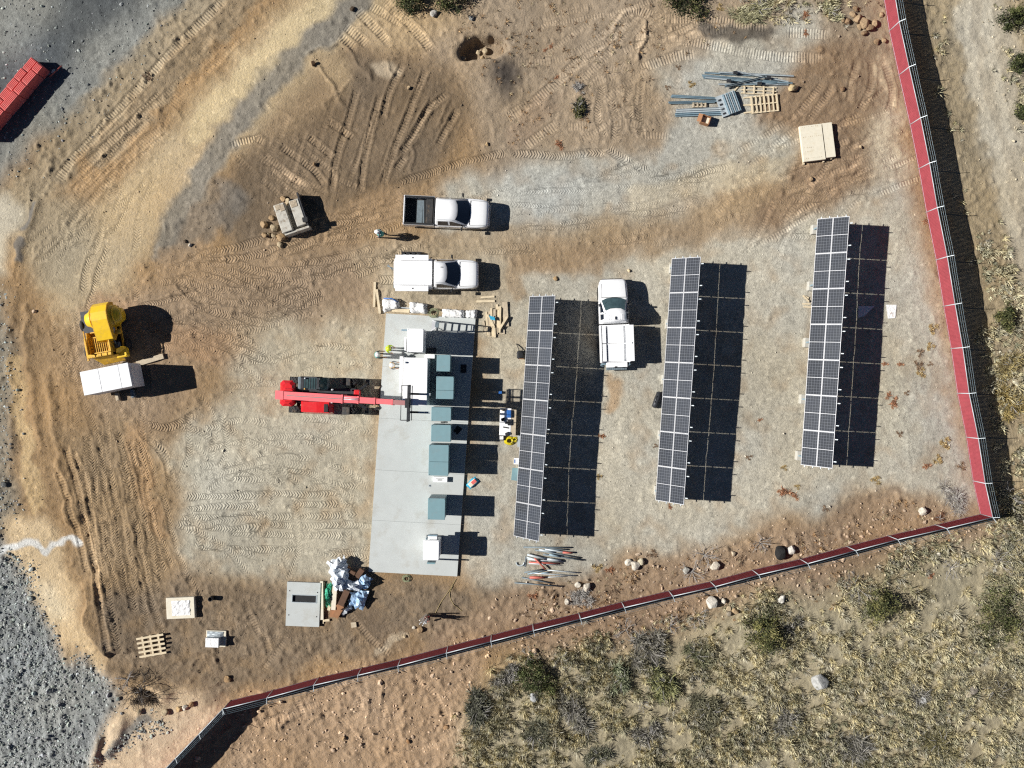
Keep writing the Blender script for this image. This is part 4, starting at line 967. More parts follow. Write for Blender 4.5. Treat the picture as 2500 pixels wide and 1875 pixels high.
            m_ = MB(); m_.tube([(xr + .1, .35, .5), (xr - .5, .62, .45)], .035, 6); m_.tube([(xr - .1, .3, .5), (xr - .42, .7, .5)], .03, 6); m_.build('hitch', M['galv_dull'], root)
            m_ = MB(); m_.tube([(roof1 - .25, .35, 1.96), (roof1 - .12, .35, 1.99)], .025, 6); m_.build('aerial', M['black'], root)
        else:
            for i in range(2):
                xm0 = b0 + .08 + i * (b1 - b0 - .1) / 2; xm1 = xm0 + (b1 - b0 - .16) / 2
                m_ = MB(); m_.box(xm0, -.58, zt_ - .33, xm1 - .015, .52, zt_ - .22, bev=.01); m_.build('bed_cover', M['white_paint'], root)
                m_ = MB(); m_.box(xm0, .60, zt_ - .35, xm1 - .015, .86, zt_ - .12, bev=.015); m_.build('locker', M['white_paint'], root)
            m_ = MB(); m_.box(b0 + .02, .90, zt_ - .35, b1 - .02, 1.0, zt_ - .08, bev=.02); m_.build('locker', M['white_paint'], root)
            m_ = MB(); m_.box(b0, -.98, zt_ - .35, b1, -.86, zt_, bev=.02); m_.build('locker', M['white_paint'], root)
            m_ = MB(); m_.box(b0 + .05, -1.24, zt_ + .0, b1 - .06, -.87, zt_ + .03, bev=.008); lo = m_.build('side_lid', M['white_paint'], root)
            m_ = MB(); m_.box((b0 + b1) / 2 - .05, -1.14, zt_ + .03, (b0 + b1) / 2 + .05, -1.09, zt_ + .045); m_.build('latch', M['galv_dull'], lo)
            m_ = MB(); m_.box(xr - .20, -.80, .95, b0 - .005, .62, 1.0, bev=.01); to = m_.build('tailgate', M['white_paint'], root)
            m_ = MB(); m_.box(xr - .22, -.1, 1.0, xr - .14, .06, 1.02); m_.build('latch', M['black'], to)
            m_ = MB(); m_.box(xr - .38, -.82, .45, xr - .12, .58, .56, bev=.02)
            for k in range(9): m_.box(xr - .37, -.80 + k * .15, .56, xr - .13, -.73 + k * .15, .57)
            m_.build('step_bumper', M['galv_dull'], root)
            m_ = MB(); m_.tube([(b0 + .02, -.95, .9), (xr - .06, -1.0, .9), (xr - .12, -.78, .9)], .03, 8); m_.tube([(b0 + .02, .92, .9), (xr - .06, .98, .9), (xr - .12, .7, .9)], .03, 8); m_.build('corner_rail', M['galv'], root)
            for k in range(7): 
                m_ = MB(); m_.bar((roof0 + .12, -.42 + k * .14, 1.978), (roof1 - .22, -.42 + k * .14, 1.978), .02, .012); m_.build('roof_rib', M['white_paint'], root)
            m_ = MB(); m_.box(roof0 + .12, -.04, 1.965, roof0 + .34, .04, 2.04, bev=.03); m_.build('aerial', M['black'], root)
        for s_ in (-1, 1):
            m_ = MB(); m_.box(b0 - .012, s_ * .92 - .05, .7, b0 + .02, s_ * .92 + .05, 1.0); m_.build('tail_light', M['lamp_red'], root)
    return root
truck('white crew cab pickup with an open black bed, parked highest of the three trucks', 1092, 525, R(-2.6), 'pickup', True)
truck('white service truck with both side lids open, parked just above the concrete pad', 1067, 673.5, R(-.4), 'service', False)
truck('white service truck pointing up between the left and middle solar tables', 1495, 787.5, R(92.0), 'service2', True)

# ------------------------------------------------------------------ telehandler
tele = empty('telehandler', G(793, 965, 0), R(-1.6)); tag(tele, 'red telehandler with its boom raised over the concrete pad', 'telehandler')
def tl(px, py, z):
    p = P3(px, py, z) - tele.location; p.rotate(Matrix.Rotation(-tele.rotation_euler.z, 3, 'Z')); return p
m_ = MB(); m_.box(-2.05, -.55, .55, 2.35, .55, 1.05, bev=.05); m_.build('chassis', M['steel_dark'], tele)
m_ = MB(); m_.box(-2.75, -.78, .75, -1.75, .95, 1.35, bev=.18); m_.build('counterweight', M['red'], tele)
m_ = MB(); m_.box(-2.4, -.5, 1.35, -1.7, .45, 1.75, bev=.08); m_.build('boom_mount', M['red'], tele)
# engine cover on the right-hand (south) side
m_ = MB(); m_.smooth = False
m_.loft([[(-1.28, -1.22, .62), (-1.28, -.42, .62), (-1.28, -.42, 1.35), (-1.28, -1.1, 1.30)], [(-1.15, -1.26, .6), (-1.15, -.42, .6), (-1.15, -.42, 1.52), (-1.15, -1.12, 1.44)], [(-.2, -1.28, .6), (-.2, -.42, .6), (-.2, -.42, 1.6), (-.2, -1.14, 1.5)], [(.62, -1.28, .6), (.62, -.42, .6), (.62, -.42, 1.6), (.62, -1.14, 1.5)], [(.80, -1.22, .65), (.80, -.42, .65), (.80, -.42, 1.45), (.80, -1.08, 1.35)]])
eo = m_.build('engine_cover', M['red'], tele)
m_ = MB(); m_.box(.30, -1.10, 1.51, .58, -.55, 1.60, bev=.02); m_.build('grille', M['black'], eo)
# cab on the left-hand side
m_ = MB()
cz0, cz1 = .75, 2.35; cx0, cx1, cy0, cy1 = -1.35, .45, .38, 1.22
for x, y in ((cx0 + .25, cy0), (cx0 + .25, cy1), (cx1 - .35, cy0), (cx1 - .35, cy1)): m_.bar((x, y, cz0 + .7), (x + (.12 if x < 0 else -.14), y, cz1), .07, .07)
m_.box(cx0 + .25, cy0 - .03, cz1, cx1 - .35, cy0 + .05, cz1 + .05); m_.box(cx0 + .25, cy1 - .05, cz1, cx1 - .35, cy1 + .03, cz1 + .05)
m_.box(cx0 + .25, cy0, cz1, cx0 + .45, cy1, cz1 + .05); m_.box(cx1 - .50, cy0, cz1, cx1 - .35, cy1, cz1 + .05)
cabf = m_.build('cab_frame', M['steel_dark'], tele)
m_ = MB(); m_.box(cx0 - .15, cy0, cz0, cx1, cy1, cz0 + .72, bev=.05); m_.build('cab_base', M['galv_dull'], tele)
m_ = MB(); m_.box(cx0 + .46, cy0 + .06, cz1 + .01, cx1 - .51, cy1 - .06, cz1 + .03); m_.build('roof_window', M['glass_clear'], cabf)
for k in range(5):
    m_ = MB(); m_.box(cx0 + .56 + k * .16, cy0 + .06, cz1 + .032, cx0 + .585 + k * .16, cy1 - .06, cz1 + .05); m_.build('guard_bar', M['steel_dark'], cabf)
m_ = MB(); m_.add([(cx1 - .33, cy0 + .03, cz1 - .02), (cx1 - .33, cy1 - .03, cz1 - .02), (cx1 + .02, cy1 - .03, cz0 + .74), (cx1 + .02, cy0 + .03, cz0 + .74)], [(0, 1, 2, 3)]); m_.build('windscreen', M['glass_clear'], tele, fix=False)
m_ = MB(); m_.add([(cx0 + .26, cy1 + .02, cz0 + .75), (cx1 - .1, cy1 + .02, cz0 + .75), (cx1 - .4, cy1 + .02, cz1 - .03), (cx0 + .36, cy1 + .02, cz1 - .03)], [(0, 1, 2, 3)]); m_.build('side_window', M['glass_clear'], tele, fix=False)
m_ = MB(); m_.box(cx0 + .45, .55, cz0 + .72, cx0 + .95, 1.05, cz0 + 1.0, bev=.05); m_.box(cx0 + .38, .55, cz0 + .9, cx0 + .5, 1.05, cz0 + 1.4, bev=.04); m_.build('seat', M['black'], tele)
m_ = MB(); m_.tube([(cx0 + .55, cy1 - .1, cz1 + .04), (cx0 + .55, cy1 - .1, cz1 + .17)], .05, 8); m_.build('work_light', M['lamp_clear'], tele)
m_ = MB(); m_.tube([(cx0 + .55, cy0 + .05, cz1 + .04), (cx0 + .55, cy0 + .05, cz1 + .17)], .05, 8); m_.build('beacon', M['hivis_orange'], tele)
def big_wheel(x, y):
    r, w = .62, .46; Mx = T((x, y, r)); m_ = MB()
    m_.lathe([(r * .55, -w / 2), (r * .88, -w / 2), (r * .97, -w / 2 + .07), (r * .97, w / 2 - .07), (r * .88, w / 2), (r * .55, w / 2)], 24, Mx, 'Y')
    for k in range(16):
        for s_ in (-1, 1):
            a = 2 * math.pi * (k + (.25 if s_ > 0 else -.25)) / 16; a2 = a + .22
            m_.bar((x + r * .98 * math.cos(a), y + s_ * .02, r + r * .98 * math.sin(a)), (x + r * .97 * math.cos(a2), y + s_ * w * .46, r + r * .97 * math.sin(a2)), .07, .06, up=Vector((math.cos(a), 0, math.sin(a))))
    o = m_.build('wheel', M['rubber'], tele); s_ = 1 if y > 0 else -1
    m_ = MB(); m_.lathe([(.03, s_ * .10), (.18, s_ * .12), (.3, s_ * .2), (.34, s_ * .23), (.35, -s_ * .1)], 16, Mx, 'Y'); m_.build('rim', M['galv_dull'], o)
for x in (-1.62, 2.02):
    for y in (-.98, .98): big_wheel(x, y)
for x in (-1.62, 2.02):
    m_ = MB(); m_.tube([(x, -.8, .62), (x, .8, .62)], .12, 8); m_.build('axle', M['steel_dark'], tele)
for y in (-.98, .98):
    m_ = MB(); pts = [(.66 * math.cos(a), .66 * math.sin(a)) for a in [R(70 + 8 * k) for k in range(12)]]
    m_.loft([[(1.55 + 0, y - .25, .62 + .75 * math.sin(a)) if False else (2.02 + .72 * math.cos(a), yy, .62 + .72 * math.sin(a)) for a in [R(95 + 7 * k) for k in range(9)]] + [(2.02 + .69 * math.cos(a), yy, .62 + .69 * math.sin(a)) for a in [R(95 + 7 * k) for k in range(9)]][::-1] for yy in (y - .25, y + .25)])
    m_.build('mudguard', M['rubber'], tele)
# raised stabiliser legs at the front
for s_ in (-1, 1):
    m_ = MB(); m_.bar((2.35, s_ * .35, .95), (2.95, s_ * .78, .75), .14, .14); so_ = m_.build('stabiliser_leg', M['steel_dark'], tele)
    m_ = MB(); m_.box(2.85, s_ * .95 - .2, .42, 3.12, s_ * .95 + .2, .50, bev=.03); m_.bar((2.95, s_ * .78, .75), (2.98, s_ * .95, .5), .1, .1); m_.build('foot_pad', M['steel_dark'], so_)
m_ = MB(); m_.box(2.2, -.45, .8, 2.6, .45, 1.25, bev=.05); m_.build('front_frame', M['red'], tele)
# boom, four telescoping sections rising towards the pad
bA = tl(688, 964.5, 2.15); bB = tl(1003, 984.5, 5.0); bd = (bB - bA); bl = bd.length; bd.normalize()
def along(t, dz=0): return bA + bd * (bl * t) + Vector((0, 0, dz))
secs = [(.0, .50, .52, .50, M['red_pink']), (.44, .62, .44, .42, M['red_pink']), (.60, .745, .38, .36, M['red_pink']), (.735, .875, .33, .31, M['red_pink'])]
for k, (t0, t1, w_, h_, mm) in enumerate(secs):
    m_ = MB(); m_.bar(along(t0), along(t1), w_, h_)
    if k: m_.bar(along(t0 + .003), along(t0 + .012), w_ + .03, h_ + .03)
    m_.bar(along(t1 - .012), along(t1), w_ + .05, h_ + .05); m_.build('boom_section', mm, tele)
m_ = MB(); m_.bar(along(-.035), along(.03), .58, .56); m_.build('boom_heel', M['red_pink'], tele)
m_ = MB(); m_.bar(along(.05, .30), along(.49, .30), .05, .05); m_.bar(along(.05, .29) + Vector((0, .10, 0)), along(.49, .29) + Vector((0, .10, 0)), .02, .03); m_.build('hose_run', M['black'], tele)
m_ = MB(); m_.tube([along(.50, .27), along(.61, .26)], .035, 8); m_.tube([along(.50, .25) + Vector((0, .1, 0)), along(.61, .25) + Vector((0, .1, 0))], .025, 6); m_.build('ram', M['galv_light'], tele)
for y in (-.42, .42):
    m_ = MB(); m_.box(.86, y - .05, 1.9, .98, y + .05, 2.15, bev=.02); m_.build('marker_lamp', M['lamp_clear'], tele)
m_ = MB(); m_.tube([tl(760, 965, 1.2), along(.40, -.22)], .09, 10); m_.build('lift_cylinder', M['galv_dull'], tele)
m_ = MB(); m_.bar(along(.87), along(.985), .30, .32); m_.build('boom_head', M['red_dark'], tele)
hc = along(.985); fz = hc.z
cg = MB()   # fork carriage
for y in (-.95, -.32, .32, .95): pass
for x, y0, y1, z in ((.02, -1.15, 1.15, -.35), (.02, -1.15, 1.15, .25)): cg.bar(hc + Vector((x, y0, z)), hc + Vector((x, y1, z)), .09, .10)
for y in (-1.12, 1.12): cg.bar(hc + Vector((.02, y, -.4)), hc + Vector((.02, y, .9)), .05, .05)
for y in (-.6, 0, .6): cg.bar(hc + Vector((.02, y, .25)), hc + Vector((.02, y, .9)), .03, .03)
cg.bar(hc + Vector((.02, -1.12, .9)), hc + Vector((.02, 1.12, .9)), .05, .05)
cg.bar(hc + Vector((.16, -1.1, -.3)), hc + Vector((.16, 1.1, -.3)), .05, .05)
cg.box(hc.x - .22, hc.y - .3, hc.z - .3, hc.x + .1, hc.y + .3, hc.z + .2)
for y in (-1.1, 1.1):
    cg.bar(hc + Vector((-.50, y, -.1)), hc + Vector((.02, y, -.1)), .04, .05)
cg.bar(hc + Vector((-.5, -1.1, -.1)), hc + Vector((-.5, 1.1, -.1)), .04, .05)
cg.build('fork_carriage', M['steel_dark'], tele)
for y in (-.58, .58):
    m_ = MB(); m_.bar(hc + Vector((.08, y, .1)), hc + Vector((.08, y, -.55)), .13, .06); m_.bar(hc + Vector((.08, y, -.55)), hc + Vector((.55, y, -.55)), .13, .055); fo_ = m_.build('fork', M['black'], tele)
    m_ = MB(); m_.bar(hc + Vector((.55, y, -.552)), hc + Vector((1.30, y, -.56)), .13, .045); m_.build('fork_tip', M['galv_light'], fo_)
slab_thing('timber_block', 'pale timber block on the gravel under the front of the telehandler', 'block', [(912, 994), (923, 993), (925, 1001), (913, 1002)], .02, .2, M['wood_grey'])
#PART3
# ------------------------------------------------------------------ concrete mixer and box trailer
mix = empty('concrete_mixer', G(262, 808), R(10)); tag(mix, 'yellow towable concrete mixer with a drum and a grated hopper', 'concrete mixer')
def ml(px, py, z):
    p = P3(px, py, z) - mix.location; p.rotate(Matrix.Rotation(-mix.rotation_euler.z, 3, 'Z')); return p
# local frame: x to the right of the picture, y up the picture; drum at +y, hopper at -y
dc = ml(257, 775, 1.5)
m_ = MB(); prof = [(.10, -1.22), (.42, -1.20), (.50, -1.02), (.86, -.42), (.90, -.28), (.90, .30), (.86, .44), (.50, 1.04), (.42, 1.22), (.10, 1.24)]
m_.lathe([(r, z) for r, z in prof], 28, T((dc.x, dc.y, 1.45)), 'X'); dro = m_.build('drum', M['yellow'], mix)
m_ = MB()
for sx in (-.74, .76): m_.lathe([(.70, sx - .03), (.73, sx - .03), (.73, sx + .03), (.70, sx + .03)], 24, T((dc.x, dc.y, 1.45)), 'X')
m_.build('drum_band', M['yellow'], dro)
m_ = MB(); a0, a1 = R(155), R(-5)   # hood: a curved band over the drum, running down to the hopper
ring_o, ring_i = [], []
path = [(dc.y + .98, 1.15), (dc.y + .93, 1.75), (dc.y + .72, 2.15), (dc.y + .30, 2.42), (dc.y - .25, 2.44), (dc.y - .9, 2.28), (dc.y - 1.55, 2.05), (dc.y - 1.62, 1.6)]
lo = [[(dc.x - .50, y, z), (dc.x + .52, y, z), (dc.x + .52, y - .05 if y > dc.y else y, z - .06), (dc.x - .50, y - .05 if y > dc.y else y, z - .06)] for y, z in path]
m_.loft(lo); m_.build('hood', M['yellow'], mix)
for sx in (-.51, .525):
    m_ = MB(); m_.prism([(y, z) for y, z in path] + [(dc.y - 1.2, 1.2), (dc.y + .6, 1.15)], -.02, .02, T((dc.x + sx, 0, 0)) @ Matrix(((0, 0, 1, 0), (1, 0, 0, 0), (0, 1, 0, 0), (0, 0, 0, 1)))); m_.build('hood_side', M['yellow_old'], mix)
m_ = MB(); q = dc; m_.box(q.x + .535, q.y - 1.15, 1.5, q.x + .55, q.y - .75, 1.75); m_.build('data_plate', M['alu'], mix)
m_ = MB(); m_.box(-1.25, -1.75, .62, 1.35, 1.45, .74); m_.build('deck', M['steel_dark'], mix)
for x in (-1.2, 1.3):
    m_ = MB(); m_.box(x - .06, -1.9, .74, x + .06, -.4 if x < 0 else 1.4, .86); m_.build('side_beam', M['yellow_old'], mix)
# hopper with an open top, bars across it
hc_ = ml(246, 832, 1.75); hx, hy = hc_.x - .12, hc_.y - .08; w2, d2 = .72, .72
for nm, b_ in (('hopper_wall', (hx - w2, hy - d2, 1.0, hx - w2 + .07, hy + d2, 1.85)), ('hopper_wall', (hx + w2 - .07, hy - d2, 1.0, hx + w2, hy + d2, 1.85)), ('hopper_wall', (hx - w2 + .072, hy + d2 - .07, 1.0, hx + w2 - .072, hy + d2, 1.80)), ('hopper_wall', (hx - w2 + .072, hy - d2, 1.0, hx + w2 - .072, hy - d2 + .07, 1.70))):
    m_ = MB(); m_.box(*b_); m_.build(nm, M['yellow_old'], mix)
m_ = MB(); m_.box(hx - w2 + .08, hy - d2 + .08, 1.05, hx + w2 - .08, hy + d2 - .08, 1.12); m_.box(hx - w2 + .1, hy + .1, 1.12, hx + .1, hy + d2 - .1, 1.3, bev=.08); m_.build('grout_residue', M['grout'], mix)
for k in range(9):
    m_ = MB(); x = hx - w2 + .17 + k * .133; m_.bar((x, hy - d2 + .07, 1.62), (x, hy + .34, 1.68), .035, .03); m_.build('grate_bar', M['yellow_old'], mix)
m_ = MB(); m_.bar((hx - w2, hy + .36, 1.69), (hx + w2, hy + .36, 1.69), .05, .05); m_.bar((hx - w2 + .07, hy - .18, 1.60), (hx + w2 - .07, hy - .18, 1.60), .04, .03); m_.build('grate_frame', M['yellow_old'], mix)
for sx in (-1, 1):
    m_ = MB(); m_.bar((hx + sx * (w2 + .05), hy - d2, 1.9), (hx + sx * (w2 + .05), hy + d2 + .12, 2.0), .05, .08); m_.build('skip_rail', M['yellow_old'], mix)
q = ml(246, 865, 1.7)
m_ = MB(); m_.box(q.x - .95, q.y - .14, 1.35, q.x + .72, q.y + .10, 1.62, bev=.03)
for x in (-.4, 0, .4): m_.box(q.x + x - .02, q.y - .12, 1.62, q.x + x + .02, q.y + .08, 1.66)
m_.build('end_beam', M['yellow_old'], mix)
m_ = MB(); m_.loft([[(q.x - .7, q.y - .15, 1.3), (q.x + 1.0, q.y - .15, 1.3), (q.x + 1.0, q.y - .17, 1.25), (q.x - .7, q.y - .17, 1.25)], [(q.x - .35, q.y - .62, .6), (q.x + 1.15, q.y - .55, .6), (q.x + 1.15, q.y - .57, .55), (q.x - .35, q.y - .64, .55)]]); m_.build('chute', M['yellow_old'], mix)
q = ml(298, 862, 1.0)
m_ = MB(); m_.box(q.x - .32, q.y - .30, .75, q.x + .42, q.y + .32, 1.12, bev=.06); m_.loft([[(q.x - .3, q.y - .05, 1.12), (q.x + .45, q.y + .35, 1.12), (q.x + .45, q.y + .3, 1.14), (q.x - .3, q.y - .1, 1.14)], [(q.x - .1, q.y + .3, 1.45), (q.x + .35, q.y + .42, 1.45), (q.x + .35, q.y + .4, 1.47), (q.x - .1, q.y + .28, 1.47)]]); m_.build('engine_cover', M['yellow'], mix)
q = ml(283, 842, 1.2); m_ = MB(); m_.box(q.x - .2, q.y - .2, .75, q.x + .2, q.y + .2, 1.1, bev=.05); m_.tube([(q.x, q.y, 1.1), (q.x + .05, q.y + .2, 1.3), (q.x - .1, q.y + .45, 1.35)], .06, 8); m_.build('engine', M['galv_dull'], mix)
q = ml(287, 810, 1.8); m_ = MB(); m_.tube([(q.x - .4, q.y, 1.5), (q.x + .15, q.y + .02, 1.55)], .16, 10); m_.build('gearbox', M['yellow_old'], mix)
for x, y in ((-1.28, .55), (1.42, .62), (1.42, -1.28), (-1.28, -1.28)):
    r = .42; m_ = MB(); Mx = T((x, y, r)); m_.lathe([(r * .6, -.12), (r * .9, -.12), (r, -.07), (r, .07), (r * .9, .12), (r * .6, .12)], 20, Mx, 'X'); o = m_.build('wheel', M['rubber'], mix)
    sg = 1 if x > 0 else -1; m_ = MB(); m_.lathe([(.04, sg * .06), (.15, sg * .08), (.25, sg * .12), (.26, -sg * .08)], 14, Mx, 'X'); m_.build('rim', M['galv_dull'], o)
m_ = MB(); m_.bar((-.5, -1.85, 1.05), (1.35, -1.85, 1.05), .16, .05); m_.bar((-.5, -1.93, .95), (1.35, -1.93, .95), .03, .2); m_.build('tail_board', M['steel_dark'], mix)
for s_ in (-1, 1):
    m_ = MB(); m_.tube([(s_ * .7, -1.6, .55), (s_ * .9, -2.0, .02)], .04, 6); m_.build('jack_leg', M['steel_dark'], mix)
# box trailer
tz = 2.42
tq = [P3(195.8, 909, tz), P3(314, 885.5, tz), P3(323.5, 942, tz), P3(206, 965.5, tz)]
tcn = sum(tq, Vector()) / 4; th = math.atan2((tq[1] - tq[0]).y, (tq[1] - tq[0]).x)
trl = empty('box_trailer', (tcn.x, tcn.y, gz(262, 925)), th); tag(trl, 'white enclosed box trailer parked just below the yellow concrete mixer', 'trailer')
tw = ((tq[1] - tq[0]).length + (tq[2] - tq[3]).length) / 2; td = ((tq[0] - tq[3]).length + (tq[1] - tq[2]).length) / 2
m_ = MB(); m_.box(-tw / 2, -td / 2, .45, tw / 2, td / 2, tz - .06, bev=.02); m_.build('body', M['grey_side'], trl)
for i in range(3):
    x0 = -tw / 2 + [0, .38, .79][i] * tw * 1.0; x1 = -tw / 2 + [.38, .79, 1.0][i] * tw
    m_ = MB(); m_.box(x0 + .008, -td / 2 - .015, tz - .05, x1 - .008, td / 2 + .015, tz, bev=.015); m_.build('roof_panel', M['white_paint'], trl)
m_ = MB(); m_.box(-tw / 2, -.45, .3, tw / 2, .45, .45); m_.build('frame', M['steel_dark'], trl)
m_ = MB(); m_.box(tw / 2 + .003, -td / 2 + .1, .55, tw / 2 + .02, td / 2 - .1, tz - .2); m_.build('rear_door', M['grey_side'], trl)
m_ = MB(); m_.box(tw / 2 + .021, .3, 1.7, tw / 2 + .04, .62, 2.1); m_.build('sticker', M['alu'], trl)
for x in (.15, .95):
    for s_ in (-1, 1):
        m_ = MB(); Mx = T((x, s_ * (td / 2 - .10), .34)); m_.lathe([(.2, -.1), (.31, -.1), (.34, -.05), (.34, .05), (.31, .1), (.2, .1)], 18, Mx, 'Y'); o = m_.build('wheel', M['rubber'], trl)
        m_ = MB(); m_.lathe([(.03, s_ * .05), (.2, s_ * .08), (.21, -s_ * .05)], 12, Mx, 'Y'); m_.build('rim', M['galv_light'], o)
for x in (-.45, .6):
    m_ = MB(); m_.box(x - .12, -td / 2 - .62, .05, x + .12, -td / 2 - .05, .30, bev=.04); m_.build('step', M['wood_grey'] if x < 0 else M['galv_dull'], trl)
m_ = MB(); m_.tube([(-tw / 2, .4, .38), (-tw / 2 - .9, 0, .38), (-tw / 2, -.4, .38)], .04, 6); m_.build('drawbar', M['steel_dark'], trl)
m_ = MB(); m_.bar((-.9, 0, .06), (1.0, .15, .10), .35, .12); o = m_.build('spoil_board', M['wood_grey'], None, G(367, 882, 0), R(12)); tag(o, 'muddy weathered board lying on the dirt right of the mixer', 'board')

# ------------------------------------------------------------------ concrete vault lying in the dirt
vq = [P3(661, 501, 1.05), P3(724, 487, 1.05), P3(753, 549, 1.05), P3(697, 575, 1.05)]
vc = sum(vq, Vector()) / 4; va = math.atan2((vq[1] - vq[0]).y + (vq[2] - vq[3]).y, (vq[1] - vq[0]).x + (vq[2] - vq[3]).x)
vw = ((vq[1] - vq[0]).length + (vq[2] - vq[3]).length) / 2; vd = ((vq[0] - vq[3]).length + (vq[1] - vq[2]).length) / 2
vault = empty('concrete_vault', (vc.x, vc.y, gz(700, 540)), va); tag(vault, 'dirty broken concrete vault with a deep slot, beside a heap of rocks', 'concrete block')
m_ = MB(); m_.box(-vw / 2, -vd / 2 + .12, -.1, -.14, vd / 2, 1.05, bev=.03); m_.build('side_block', M['concrete_old'], vault)
m_ = MB(); m_.box(.22, -vd / 2 + .22, -.1, vw / 2, vd / 2 - .05, 1.05, bev=.03); m_.build('side_block', M['concrete_old'], vault)
m_ = MB(); m_.box(-.138, -vd / 2 + .2, -.1, .218, vd / 2 - .1, .25); m_.build('floor', M['concrete_old'], vault)
m_ = MB(); m_.box(-vw / 2 + .1, -vd / 2 - .05, -.1, vw / 2 + .1, -vd / 2 + .10, .88, bev=.02); m_.build('end_wall', M['concrete_old'], vault)
m_ = MB(); m_.box(vw / 2 + .003, -vd / 2 + .1, -.1, vw / 2 + .10, vd / 2 + .35, 1.0); m_.build('steel_plate', M['steel_dark'], vault)
m_ = MB(); m_.box(-.5, vd / 2 - .55, 1.045, -.16, vd / 2 - .1, 1.09, bev=.1); m_.box(-vw / 2 + .1, vd / 2 - .4, 1.045, -.4, vd / 2 - .05, 1.10, bev=.12); m_.box(.25, vd / 2 - .55, 1.045, vw / 2 - .15, vd / 2 - .1, 1.08, bev=.12); m_.build('dirt_cake', M['grout'], vault)
o = slab_thing('rubber_boot', 'black crumpled bag sitting on the broken concrete vault', 'bag', [(737, 531), (750, 529), (751, 541), (739, 542)], gz(740, 535) + 1.05, gz(740, 535) + 1.2, M['black'])

# ------------------------------------------------------------------ timber, pallets, crates
def plank(x0, y0, x1, y1, w=.14, h=.04, z=.0, m='wood', label=None, group=None, name='plank', cat='plank'):
    a = P3(x0, y0, z); b = P3(x1, y1, z); c = (a + b) / 2; L = (b - a).length; an = math.atan2(b.y - a.y, b.x - a.x)
    mb = MB(); mb.box(-L / 2, -w / 2, 0, L / 2, w / 2, h); o = mb.build(name, M[m], None, (c.x, c.y, gz((x0 + x1) / 2, (y0 + y1) / 2) + .03 + z), an)
    tag(o, label, cat, group); return o
PG = 'loose planks in the heap right of the pad'
for k, (x0, y0, x1, y1, w, z) in enumerate([(1180, 783, 1186, 815, .12, 0), (1187, 761, 1191, 819, .13, 0), (1190, 768, 1203, 797, .11, .1), (1194, 760, 1195, 820, .13, .0), (1199, 752, 1200, 800, .15, .05), (1201, 790, 1203, 822, .14, .0), (1207, 755, 1206, 790, .14, .1), (1206, 790, 1208, 824, .15, .06), (1213, 743, 1214, 775, .16, .0), (1212, 776, 1213, 816, .13, .0), (1217, 757, 1215, 800, .12, .09), (1221, 752, 1219, 812, .15, .14), (1224, 755, 1223, 816, .14, .0), (1238, 773, 1220, 803, .14, .2), (1219, 748, 1221, 757, .2, .12), (1228, 800, 1229, 816, .2, 0), (1197, 775, 1207, 800, .1, .12)]):
    plank(x0, y0, x1, y1, w, .045, z, 'wood' if k % 3 else 'wood_grey', 'pale loose plank in the jumbled heap right of the pad', PG)
plank(1232, 737, 1236, 797, .36, .07, .02, 'wood_grey', 'widest weathered plank at the right side of the lumber heap')
plank(1163, 736, 1208, 735, .15, .05, 0, 'wood', 'longer of two short planks lying level below the service truck nose')
plank(1173, 726.5, 1207, 724, .13, .05, 0, 'wood', 'shorter of two short planks lying level below the service truck nose')
plank(916, 689, 914, 750, .15, .1, 0, 'wood', 'upper of two upright timbers left of the white bags')
plank(920, 707, 928, 766, .16, .1, 0, 'wood', 'lower of two upright timbers left of the white bags')
plank(957, 757, 1000, 760, .24, .08, 0, 'wood', 'wide pale plank between the two left white bags')
plank(948, 749, 1005, 753, .07, .04, .2, 'galv_light', 'thin grey strip resting on the left white bag', name='metal_strip', cat='strip')
o = slab_thing('glove_pile', 'small bright blue rag on top of the lumber heap', 'rag', [(1194, 770), (1207, 774), (1209, 782), (1197, 780)], .36, .42, M['sky_blue'])
def bag(quad, h, label, n=9, m='bag', name='white_bag', cat='bag', seed=0):
    rg = random.Random(seed); a, b, c, d = [P3(x, y, h * .6) for x, y in quad]; ctr = (a + b + c + d) / 4; vs = []; 
    for i in range(n + 1):
        for j in range(n + 1):
            u, v = i / n, j / n; p = a.lerp(b, u).lerp(d.lerp(c, u), v) - ctr
            e = min(u, 1 - u, v, 1 - v) * 2; z = h * min(1, (e * 4.5)) ** .5 if e > 0 else 0
            if e > 0: z *= .72 + .35 * rg.random()
            vs.append((p.x + rg.uniform(-.035, .035), p.y + rg.uniform(-.035, .035), z))
    fs = [(i * (n + 1) + j, (i + 1) * (n + 1) + j, (i + 1) * (n + 1) + j + 1, i * (n + 1) + j + 1) for i in range(n) for j in range(n)]
    mb = MB(); mb.smooth = True; mb.add(vs, fs); o = mb.build(name, M[m], None, (ctr.x, ctr.y, gz(ctr.x * S + CX, CY - ctr.y * S))); tag(o, label, cat); return o
o1 = bag([(931, 729), (972, 731), (976, 752), (934, 762)], .45, 'white crumpled bag with a blue edge, leftmost of the white bags above the pad', seed=1)
m_ = MB(); m_.tube([(-.45, .42, .3), (.1, .4, .42), (.55, .15, .38)], .04, 6); m_.build('blue_edge', M['blue'], o1)
bag([(998, 735), (1041, 740), (1044, 766), (999, 764)], .5, 'square white crumpled bag, middle of the white bags above the pad', seed=2)
bag([(1079, 753), (1134, 756), (1135, 777), (1078, 775)], .42, 'long white wrapped bundle at the upper right edge of the pad', n=11, seed=3)
bag([(1135, 756), (1166, 755), (1163, 778), (1135, 776)], .38, 'short white bundle at the upper right corner of the pad, with a dark end', n=8, seed=4)
